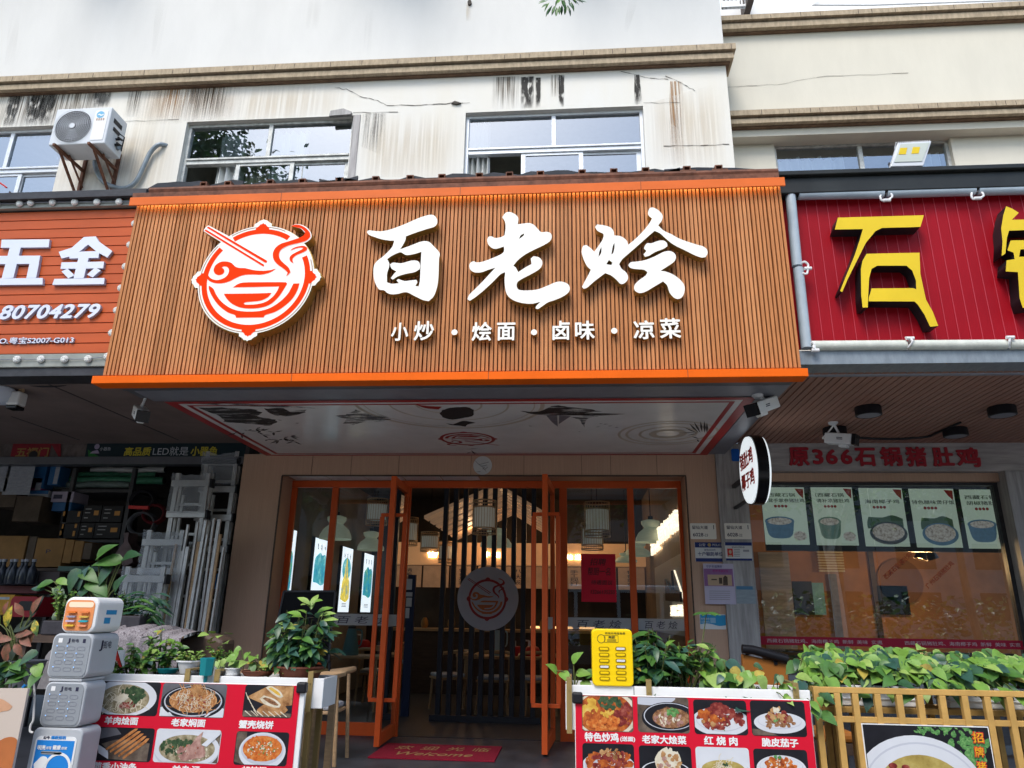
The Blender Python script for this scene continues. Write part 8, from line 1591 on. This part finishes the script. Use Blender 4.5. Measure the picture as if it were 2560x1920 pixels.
p = Vector(((ra2[2] + rb2[0]) / 2 + .05, 6.35, rb2[3] - .05)); t = thing('monstera', 'tall monstera with large split leaves behind the orange cabinet', 'plant', p); bigleaves(t, 'Q', P63, [(1560, 70, .6, .5, 1.3, 1), (1900, 140, -.9, .0, 1.4, 1), (1980, 90, .6, .2, 1.2, 0), (1330, 320, .9, -.3, 1.2, 1), (1240, 300, -.2, -.9, 1.2, 0), (1440, 480, .9, -.4, 1.3, 1), (1560, 520, .7, -.7, 1.2, 1), (1230, 560, .3, .9, 1.2, 4), (1420, 560, -.6, -.6, 1, 0), (1750, 250, -.4, -.8, 1.1, 0), (1830, 600, .4, .7, 1, 0)], .165, .105, 'heart', p)
p = Vector((rb2[0] + .18, 6.33, rb2[3])); t = thing('small_leaf_bush', 'blue-green small-leaved bush with drooping ferns right of the orange cabinet', 'plant', p); foliage(t, p, 34, .17, .1, .03, .27, .032, .028, 'small', (2, 3, .6, 0, 5), 52, .1, .2, 12); foliage(t, p + Vector((.18, 0, 0)), 22, .30, .12, .02, .22, .16, .022, 'lance', (5, 3, .4, 0, 2), 53, .6, .7, 6, lean=.12) if False else None
mb = MB(); g = random.Random(6)
for k in range(60): a_ = g.uniform(-.4, 3.5); leaf(mb, p + Vector((.15 + g.uniform(-.1, .2), g.uniform(-.08, .06), g.uniform(-.03, .2))), (math.cos(a_), -.4, math.sin(a_) * .6 - .25), (0, -.6, .8), g.uniform(.10, .2), .028, 'lance', .2, .6, g.choice((0, 0, 1, 4)))
mb.build('fern_fronds', gmats(), t, True)
# croton
cro = [mat('croton_dark', (.03, .045, .025), .4, noise=(20, .5)), mat('croton_pink', (.25, .085, .055), .45, noise=(22, .35), col2=(.09, .06, .03)), mat('croton_yellow', (.30, .26, .05), .45, ramp=(16, ((.35, (.04, .09, .03)), (.5, (.12, .16, .03)), (.62, (.50, .36, .04))))), M['stem']]
PK = FY(5.3); p = PK.at(*PK.c('Q', 250, 1500)); t = thing('croton', 'croton with pink, dark and yellow-veined leaves at the left edge', 'plant', p); mb = MB(); st = MB(); g = random.Random(8)
for x_, y_, dx, dz, s_, mi in ((100, 1210, .1, 1, 1.25, 2), (150, 1150, -.3, 1, 1, 2), (60, 1000, .2, .9, .8, 1), (480, 1060, .35, 1, 1.35, 0), (500, 1000, .4, .9, 1.2, 1), (380, 1020, -.6, .8, 1, 1), (200, 1280, .9, .6, 1.4, 0), (230, 1340, 1, .3, 1.2, 1), (320, 1350, .5, -.2, 1.1, 1), (200, 1400, -.8, .1, 1.1, 1), (130, 1420, .2, -1, 1.25, 1), (230, 1450, .7, -.6, 1, 1), (560, 1080, .4, -.7, 1, 2), (540, 1230, -.1, -.9, .9, 1), (260, 1500, .0, -.8, .9, 0), (60, 1350, -.8, .3, 1, 1), (0, 1150, -.4, .8, 1.1, 2), (30, 1480, -.7, -.5, 1, 0)):
    q = PK.at(*PK.c('Q', x_, y_)); leaf(mb, q, (dx, -.3 + g.uniform(-.15, .15), dz), (0, -.85, .4), .125 * s_, .058 * s_, 'lance', .2, .3, mi); st.tube(spline([p + Vector((0, .05, -.25)), p.lerp(q, .4), q], 3), .004, 5)
mb.build('foliage', cro, t, True); st.build('stems', M['stem'], t, True)
c_ = PK.at(*PK.c('K', 210, 330)); mb = MB(); mb.lathe(c_ + Vector((0, .1, -.22)), [(.09, 0), (.13, .24), (.14, .25), (.12, .25)], 22); mb.build('pot', mat('grey_flower_pot', (.14, .145, .16), .6), t, True)
PJ = FY(5.05); p = PJ.at(*PJ.c('K', 150, 400)); t = thing('corner_pothos', 'dark heart-leaved vine hanging over the cream board at the left edge', 'plant', p); g = random.Random(12); mb = MB(); st = MB()
for x_, y_ in ((40, 290), (130, 330), (190, 300), (260, 360), (310, 380), (60, 420), (160, 430), (230, 460), (460, 160), (480, 330), (500, 440), (90, 650), (30, 690), (140, 640), (40, 480), (380, 680), (20, 580), (280, 480), (10, 830), (60, 720)):
    q = PJ.at(*PJ.c('K', x_, y_)); leaf(mb, q, (g.uniform(-.6, .9), -.4, g.uniform(-.7, .3)), (0, -.8, .6), .115 * g.uniform(.8, 1.2), .085, 'heart', .15, .3, g.choices(range(5), (3, 4, 1, 0, 1))[0]); st.tube(spline([p, p.lerp(q, .5) + Vector((0, 0, .03)), q], 3), .0035, 5)
mb.build('foliage', gmats(), t, True); st.build('stems', M['stem'], t, True)
PB_ = FY(4.75); q = PB_.pts('K', [(-300, 628), (362, 628), (150, 1700), (-500, 1700)]); t = thing('cream_poster_board', 'cream poster board with orange wave shapes at the lower left corner', 'poster board', PB_.at(*q[3])); mb = MB(); mb.slabp(PB_, q, -.02, 0); mb.build('board', mat('cream_print', (.56, .47, .40), .6), t)
mb = MB(); mb.flat(PB_, smooth_loop(PB_.pts('K', [(-300, 1330), (0, 1300), (60, 1270), (140, 1255), (200, 1270), (225, 1310), (150, 1700), (-300, 1700)]), 4, 70), .002); mb.build('orange_wave', mat('orange_print', (.50, .16, .05), .6, noise=(3, .2)), t)
mb = MB(); mb.flat(PB_, smooth_loop(PB_.pts('K', [(-300, 780), (0, 760), (90, 800), (165, 860), (120, 910), (20, 930), (-100, 980), (-300, 990)]), 4), .002); mb.build('peach_wave', mat('peach_print', (.62, .34, .20), .6, noise=(3, .3)), t)
PW_ = FY(5.1); mb = MB(); mb.tube(spline([PW_.at(*PW_.c('K', *q)) for q in ((395, 440), (430, 520), (447, 700), (440, 900), (430, 1040), (400, 1100), (390, 1180), (430, 1200))]), .007, 6); tag(mb.build('white_cable', M['white'], None, True), 'white power cable hanging beside the grey tower', 'cable')
mb = MB(); a = PJ.c('K', 335, 580); mb.cyl(PJ.at(a[0], a[1]), PJ.at(a[0] - .04, a[1] - .05), .012); tag(mb.build('blue_plug', M['blue_print']), 'small blue plug dangling beside the vine at the left', 'plug')
# ------------------------------------------------------------------ behind the left trough: cloth-covered stack, sofa, table, chair
P58 = FY(5.95); q = P58.pts('B6', [(700, 900), (830, 590), (900, 550), (1020, 532), (1200, 545), (1390, 585), (1400, 900)]); g = random.Random(2)
mb = MB(); x0, x1 = P58.c('B6', 700, 700)[0], P58.c('B6', 1400, 700)[0]; hz = lambda t: P58.c('B6', 700 + 700 * t, [640, 560, 535, 545, 575, 600][min(5, int(t * 5.99))] * (1 - (t * 5) % 1) + [640, 560, 535, 545, 575, 600, 600][min(6, int(t * 5.99) + 1)] * ((t * 5) % 1))[1]
nx, ny = 60, 18; vs = []
for j in range(ny + 1):
    for i in range(nx + 1):
        t = i / nx; s_ = j / ny; top = hz(t); f_ = .035 * math.sin(t * 41 + 2 * math.sin(t * 9)) + .02 * math.sin(t * 83)
        y_ = 6.5 - .5 * min(1, s_ / .35); z_ = top + .03 * math.sin(s_ * 9) * (1 - s_) - (0 if s_ < .35 else (s_ - .35) / .65 * (top - .3)); amp = 0 if s_ < .3 else min(1, (s_ - .3) * 3)
        vs.append((x0 + (x1 - x0) * t + .02 * amp * math.cos(t * 30), y_ - f_ * amp, z_ - (.02 * (s_ / .35) ** 3 if s_ < .35 else .02)))
mb.add(vs, [(j * (nx + 1) + i, j * (nx + 1) + i + 1, (j + 1) * (nx + 1) + i + 1, (j + 1) * (nx + 1) + i) for j in range(ny) for i in range(nx)]); o = mb.build('covered_stack', M['lace'], None, 'all'); tag(o, 'patterned pale cloth draped over a stack behind the left trough', 'cloth')
mb = MB(); r = P58.rect('K', 500, 40, 640, 640); mb.slabp(P58, smooth_loop([(r[0], r[1]), (r[0] + .03, r[3] - .1), (r[0] + .12, r[3]), (r[2], r[3] - .1), (r[2] + .03, r[1])], 4), -.2, -.02); tag(mb.build('grey_bag', mat('pale_grey_bag', (.30, .28, .28), .6, noise=(9, .4), bump=(12, .5)), None, True), 'crumpled pale bag behind the grey tower', 'bag')
P64 = FY(6.4); a = P64.c('B6', 1290, 650); b = P64.c('B6', 1790, 600); t = thing('brown_sofa', 'brown leather sofa back behind the left trough', 'sofa', (a[0], 6.4, 0)); mb = MB(); mb.slabp(P64, smooth_loop([(a[0], .1), (a[0], a[1] - .03), (a[0] + .15, a[1] + .02), (b[0] - .2, b[1] + .01), (b[0], b[1] - .04), (b[0] + .02, .1)], 4, 70), -.25, 0); mb.build('backrest', M['sofa'], t, bevel=.05)
mb = MB(); mb.box(a[0], b[0], 6.0, 6.4, .1, .5); mb.build('seat', M['sofa'], t, bevel=.04)
PF_ = FY(5.78); z_ = PF_.c('B7', 300, 600)[1]; u1_ = PF_.c('B7', 670, 590)[0]; u0_ = PF_.c('B6', 1700, 900)[0]
t = thing('outdoor_table', 'light brown table top behind the left trough under the dark bush', 'table', (u0_, 5.8, 0)); mb = MB(); mb.box(u0_, u1_, 5.78, 6.35, z_ - .035, z_); mb.build('tabletop', M['wood_light'], t, bevel=.006)
for x_ in (u0_ + .06, u1_ - .1):
    for y_ in (5.84, 6.25): mb = MB(); mb.box(x_, x_ + .05, y_, y_ + .05, 0, z_ - .036); mb.build('leg', M['wood_light'], t)
cp = Vector((-2.43, 7.40, 0)); horn_chair(cp.x, cp.y, -88, 'nearest pale wooden chair with grey seat right of the left menu board', M['wood_light'])
# ------------------------------------------------------------------ right: gold fence with troughs, bench
YF = 5.35; GF = FY(YF); fn = thing('gold_fence', 'gold painted square-bar fence with a food poster at the lower right', 'fence', (1.55, YF, 0)); zt3 = GF.c('C2', 1200, 845)[1]; zm3 = GF.c('C2', 1200, 1115)[1]; ua = GF.c('C2', 300, 850)[0]
mb = MB(); mb.box(ua - .02, 4.4, YF - .018, YF + .018, zt3 - .018, zt3 + .018); mb.build('top_rail', M['gold_rail'], fn, bevel=.003); mb = MB(); mb.box(ua - .02, 4.4, YF - .014, YF + .014, zm3 - .018, zm3 + .018); mb.build('mid_rail', M['gold_rail'], fn, bevel=.003)
for x_ in (298, 483, 650, 855, 1055, 1245, 1450, 1655, 1860, 2065, 2270, 2470):
    u = GF.c('C2', x_, 900)[0]; mb = MB(); mb.box(u - .02, u + .02, YF - .02, YF + .02, .02, zt3 + (.02 if x_ == 298 else -.019)); mb.build('bar', M['gold_rail'], fn, bevel=.003)
for x_ in (380, 440, 620, 1340, 1930, 2140):
    GB_ = FY(5.85); u = GB_.c('C2', x_, 950)[0]; mb = MB(); mb.box(u - .018, u + .018, 5.83, 5.87, .02, zt3 - .02); mb.build('rear_bar', M['gold_rail'], fn)
mb = MB(); mb.box(ua, 4.4, 5.835, 5.865, zt3 - .06, zt3 - .021); mb.box(ua - .018, ua + .018, YF + .02, 5.84, zt3 - .018, zt3 + .016); zl = FY(5.52).c('C2', 1200, 1020)[1]; mb.build('rear_rail', M['gold_rail'], fn)
mb = MB(); mb.box(ua, 4.4, 5.5, 5.54, zl - .02, zl + .015); mb.box(ua, 4.4, 5.76, 5.80, zl - .02, zl + .015); mb.build('trough_ledge', M['gold_rail'], fn)
PG = FY(YF - .026); q = PG.pts('C2', [(712, 1140), (1880, 1168), (1955, 1700), (770, 1700)]); r = (PG.c('C2', 712, 1140)[0], .05, PG.c('C2', 1882, 1170)[0], PG.c('C2', 1300, 1152)[1])
t = thing('fence_poster', 'food poster of yellow soup in a white bowl hung on the gold fence', 'poster', PG.at(r[0], r[1])); mb = MB(); mb.slab(PG, r, -.006, 0); mb.build('sheet', M['white'], t)
rr2 = (r[0] + .006, r[3] - (r[2] - r[0]) * .72, r[2] - .006, r[3] - .006)
dish(PG, rr2, ['black', ('c', 'green', .82, .80, .16, .22, 60, .035), ('c', 'green', .58, .97, .2, .05, 24, .025), ('e', 'white', .40, .30, .52, .60), ('e', 'pale', .42, .30, .47, .53), ('e', 'white', .42, .29, .46, .52), ('e', 'gold', .42, .20, .40, .50), ('c', 'lamb', .40, .30, .30, .18, 26, .06), ('c', 'cream', .35, .38, .24, .16, 18, .05), ('c', 'meat', .48, .36, .22, .14, 16, .05), ('c', 'yellow', .12, .26, .06, .1, 5, .05), ('e', 'meat', .20, .58, .035, .03), ('e', 'meat', .30, .57, .032, .025), ('p', 'green', [(.33, .28), (.36, .28), (.42, .46), (.39, .47)]), ('p', 'cream', [(.36, .42), (.38, .44), (.62, .30), (.60, .28)])], t, 77, .005)
gold_t = mat('gold_letters', (.72, .42, .02), .5)
for k, (ch, q) in enumerate((('招', (1722, 1210, 1835, 1320)), ('牌', (1742, 1345, 1840, 1450)), ('猪', (1765, 1480, 1865, 1590)), ('肚', (1785, 1610, 1885, 1700)))):
    rc_ = PG.rect('C2', *q); text(ch, PG, rc_, .0105, .001, M['redtext'], t, 'character_outline', bold=.05); text(ch, PG, (rc_[0] + .006, rc_[1] + .006, rc_[2] - .006, rc_[3] - .006), .012, .001, gold_t, t, 'character', bold=.005)
for k, (xa, xb, lb) in enumerate(((408, 1262, 'white plastic trough on the left end of the gold fence ledge'), (1480, 2420, 'white plastic trough on the right of the gold fence ledge'))):
    PQ_ = FY(5.52); u0_, u1_ = PQ_.c('C2', xa, 800)[0], PQ_.c('C2', xb, 830)[0]; zt4 = PQ_.c('C2', (xa + xb) / 2, 790 if k == 0 else 815)[1]; zb4 = zl + .018; t = thing('window_box', lb, 'planter', (u0_, 5.52, zb4))
    mb = MB(); mb.prism([(u0_ + .03, 5.55, zb4), (u1_ - .03, 5.55, zb4), (u1_ - .03, 5.75, zb4), (u0_ + .03, 5.75, zb4)], (0, 0, zt4 - zb4 - .03)); mb.box(u0_, u1_, 5.52, 5.78, zt4 - .029, zt4); mb.box(u0_ + .02, u1_ - .02, 5.54, 5.76, zb4 + .04, zb4 + .055); mb.build('trough', M['pot_white'], t, bevel=.008)
    mb = MB(); mb.box(u0_ + .02, u1_ - .02, 5.54, 5.76, zt4, zt4 + .004); mb.build('soil', M['soil'], t)
    tp = thing('pothos_bed', ['dense bed of light green pothos filling the left trough on the gold fence', 'dense bed of light green pothos filling the right trough on the gold fence'][k], 'plant', ((u0_ + u1_) / 2, 5.6, zt4)); pothos(tp, (u0_ - .12, u1_ + .1, 5.50, 5.86, zt4 + .05, zt4 + .25), 380, .110, 60 + k, (1.0, 2.6, 4, 1.5, .7), trail=.06)
u0_, u1_ = FY(5.62).c('C2', 1262, 800)[0], FY(5.62).c('C2', 1480, 800)[0]
P72 = FY(7.0); t = thing('orange_bench', 'orange leather bench with a black back rail behind the right trough', 'bench', P72.at(P72.c('C1', 1610, 600)[0], 0)); q = P72.pts('C1', [(1612, 392), (1955, 500), (1960, 720), (1640, 720)])
mb = MB(); mb.slabp(P72, P72.pts('C1', [(1612, 390), (1950, 470), (1965, 720), (1640, 720)]), -.06, 0); mb.build('backrest', mat('orange_leather', (.36, .13, .025), .5, noise=(3, .12)), t, bevel=.02)
mb = MB(); mb.tube([P72.at(*P72.c('C1', 1612, 355), .02), P72.at(*P72.c('C1', 1690, 362), .02), P72.at(*P72.c('C1', 1940, 430), .02)], .04, 10); mb.bar(P72.at(*P72.c('C1', 1650, 360)), P72.at(*P72.c('C1', 1655, 400)), .03); mb.bar(P72.at(*P72.c('C1', 1855, 405)), P72.at(*P72.c('C1', 1860, 470)), .03); mb.build('back_rail', M['black'], t, True)
P66 = FY(6.6); r = P66.rect('C2', 330, 1190, 670, 1370); t = thing('leather_stool', 'orange leather seat seen between the bars of the gold fence', 'seat', P66.at(r[0], r[1])); mb = MB(); mb.slab(P66, (r[0], r[1] + .04, r[2], r[3] - .02), -.4, 0); mb.build('cushion', bpy.data.materials['orange_leather'], t, bevel=.03)
mb = MB(); mb.slab(P66, (r[0], r[1] - .05, r[2], r[1] + .038), -.4, -.01); mb.build('base', M['wood_dark'], t); mb = MB(); mb.box(r[0] + .05, r[2] - .05, 6.7, 6.9, 0, r[1] - .051); mb.build('plinth', M['wood_dark'], t)
# ------------------------------------------------------------------ trees: overhanging branch above, street trees behind the viewer
def tree(lb, x, y, h_, cr_r, n, seed, bark, lv=(3, 3, 1, .2, 1), L=.16, crown_c=None, crown_flat=.7):
    g = random.Random(seed); t = thing('street_tree', lb, 'tree', (x, y, -.15)); mb = MB(); top = Vector((x + g.uniform(-.3, .3), y, h_ * .62))
    base = Vector((x, y, -.15)); mb.tube(spline([base, base.lerp(top, .5) + Vector((g.uniform(-.2, .2), 0, 0)), top], 6), .17, 10, .09); cc = Vector(crown_c) if crown_c else Vector((x, y, h_ * .8)); tips = []
    for k in range(16):
        d = rdir(g, -.3, 1); e = cc + Vector((d.x * cr_r, d.y * cr_r, d.z * cr_r * crown_flat)) * g.uniform(.6, .95); mb.tube(spline([top - Vector((0, 0, g.uniform(0, 1.2))), top.lerp(e, .5) + Vector((0, 0, .3)), e], 5), .06, 6, .015); tips.append(e)
    mb.build('trunk', bark, t, True); lf = MB()
    cl = tips + [cc + Vector((d.x * cr_r, d.y * cr_r, d.z * cr_r * crown_flat)) * g.uniform(.2, 1) for d in (rdir(g, -1, 1) for _ in range(26))]
    for k in range(n):
        c_ = g.choice(cl); p = c_ + Vector((g.gauss(0, .42), g.gauss(0, .42), g.gauss(0, .32))); leaf(lf, p, rdir(g, -.8, .5), rdir(g, .1, 1), L * g.uniform(.7, 1.3), L * .5, 'small', .2, .2, g.choices(range(5), lv)[0])
    lf.build('crown', gmats(), t); return t
tree('slender pale-trunked street tree mirrored in the right restaurant glass', 6.4, -1.0, 6.2, 1.7, 2400, 71, M['bark_white'], L=.17)
for k, (x_, y_, h_, r_, n_, b_, lb) in enumerate(((-10.8, -1.2, 16.5, 3.2, 4200, 'bark', 'tall street tree mirrored in the window beside the air conditioner'), (4.2, -2.2, 15.2, 1.7, 1500, 'bark', 'tall thin-crowned street tree mirrored at the right end of the clean upper window'),
        (-9.5, -8.5, 8.5, 2.7, 3600, 'bark', 'street tree mirrored at the far left of the restaurant glass'), (-4.8, -8.0, 8.0, 2.6, 3600, 'bark', 'street tree mirrored in the left pane of the restaurant front'), (-.4, -8.6, 7.6, 2.5, 3600, 'bark', 'street tree mirrored in the glass right of the door'),
        (4.6, -8.2, 8.2, 2.6, 3600, 'bark', 'street tree mirrored left in the stone pot restaurant glass'), (9.2, -8.4, 8.4, 2.7, 3600, 'bark', 'street tree mirrored in the middle of the stone pot restaurant glass'), (13.6, -8.8, 8.0, 2.7, 3000, 'bark', 'street tree mirrored at the far right of the stone pot restaurant glass'))):
    tree(lb, x_, y_, h_, r_, n_, 80 + k, M[b_], L=.24)
ob = thing('backdrop_building', 'plain grey block added across the street as dark backdrop for the glass reflections', 'building', (0, -34, -.3)); mb = MB(); mb.box(-45, 45, -40, -34, -.3, 11); mb.build('wall', mat('opposite_wall', (.24, .23, .22), .8, noise=(.6, .2)), ob)  # unseen block, added to keep the glass reflections dark
mb = MB()
for i in range(3):
    for j in range(18): mb.box(-43 + 5 * j, -40.5 + 5 * j, -34.05, -33.98, 1.5 + 3.2 * i, 3.2 + 3.2 * i)
mb.build('windows', M['black_gloss'], ob)
# bus across the street, mirrored in the glass
t = thing('city_bus', 'white city bus with blue letters, mirrored in the glass right of the door', 'bus', (2, -13, -.45)); mb = MB(); mb.box(-3.5, 7.5, -15.4, -13, -.05, 2.6); mb.build('body', mat('bus_white', (.62, .66, .70), .35), t, bevel=.15)
mb = MB()
for k in range(6): mb.box(-3.2 + 1.75 * k, -1.6 + 1.75 * k, -13.02, -12.99, 1.25, 2.3)
mb.build('windows', M['black_gloss'], t)
for x_ in (-1.4, 5.2):
    mb = MB(); mb.cyl((x_, -13.25, .05), (x_, -12.96, .05), .48, n=24); mb.build('wheel', M['black'], t, True)
FN = Plane((0, -12.985, 0), (-1, 0, 0), (0, 0, 1)); text('BUS', FN, (-3.6, .45, -1.6, 1.1), .001, .01, M['blue_print'], t, 'lettering', bold=.03)
# hedge row behind
g = random.Random(91); mb = MB()
for k in range(5200): leaf(mb, (g.uniform(-22, 20), -18 + g.gauss(0, .5), g.uniform(-.3, 2.2) + 1.2 * math.sin(k * .37) * .3), rdir(g, -.5, .8), rdir(g, 0, 1), .35, .2, 'small', .2, .2, g.choices(range(5), (4, 3, 1, 0, 1))[0])
o = mb.build('hedge', gmats()); tag(o, 'dark roadside hedge far across the street', 'hedge', None, 'stuff')
# twig dipping into the frame at the top, from a branch overhead
PTW = FY(5.0); tp = thing('overhanging_branch', 'leafy twig dipping into the picture from above near the top middle', 'branch', PTW.at(*PTW.c('A1', 1500, -60))); mb = MB(); g = random.Random(17); a0 = PTW.at(*PTW.c('A1', 1560, -420)); a1 = PTW.at(*PTW.c('A1', 1500, 10)); tw = spline([a0, a0.lerp(a1, .5) + Vector((.06, 0, .02)), a1], 6); mb.tube(tw, .012, 6, .004); st = mb
mb.build('twig', M['bark'], tp, True); mb = MB()
for x_, y_, dx, dz in ((1395, 12, -.9, -.3), (1410, 30, -.8, -.6), (1420, 50, -.6, -.7), (1445, 40, -.3, -1), (1460, 55, -.2, -1), (1480, 45, .0, -1), (1505, 40, .1, -1), (1520, 50, .25, -1), (1535, 30, .3, -.9), (1550, 5, .8, -.2), (1570, -5, .9, -.4), (1430, 0, -.8, .1), (1490, 10, .2, -.8), (1470, 0, -.4, -.8), (1540, -10, .6, -.7), (1415, -10, -.8, .3), (1455, -20, -.5, -.6), (1520, -20, .5, -.5), (1580, 15, .8, .2)):
    for s_ in range(2): q = PTW.at(*PTW.c('A1', x_ + g.uniform(-8, 8), y_ - 12 + g.uniform(-8, 8))); leaf(mb, q, (dx + g.uniform(-.2, .2), g.uniform(-.5, .5), dz), (g.uniform(-.4, .4), -.9, .3), .085, .026, 'lance', .2, .2, g.choices(range(5), (2, 3, 1, 0, 0))[0])
mb.build('foliage', gmats(), tp, True)
# crown overhead that throws the soft leaf shade on the white upper wall (above the frame)
g = random.Random(23); t = thing('overhead_branch', 'leafy branches just above the top edge of the picture shading the white upper wall', 'branch', (-2, 6.0, 11)); mb = MB(); lf = MB()
for px_, py_, t_, sp_, n_ in ((280, 0, 1.9, .22, 330), (1050, 0, 1.8, .22, 420), (930, -50, 2.0, .25, 260), (1470, 25, 1.8, .13, 150), (1590, -40, 2.0, .28, 330), (1750, -50, 2.0, .22, 200), (60, -90, 2.0, .25, 200)):
    b_ = B.px(px_, py_); c_ = B.at(*b_) + sd * t_; mb.tube(spline([c_ + Vector((-.4, -1.6, 2.2)), c_ + Vector((-.1, -.7, .8)), c_], 5), .02, 6, .008)
    for k in range(n_): leaf(lf, c_ + Vector((g.gauss(0, sp_), g.gauss(0, sp_ * .7), abs(g.gauss(0, sp_ * .8)))), rdir(g, -1, .3), rdir(g, 0, 1), .17, .075, 'small', .2, .2, g.choices(range(5), (2, 3, 1, 0, 0))[0])
mb.build('boughs', M['bark'], t, True); lf.build('foliage', gmats(), t)
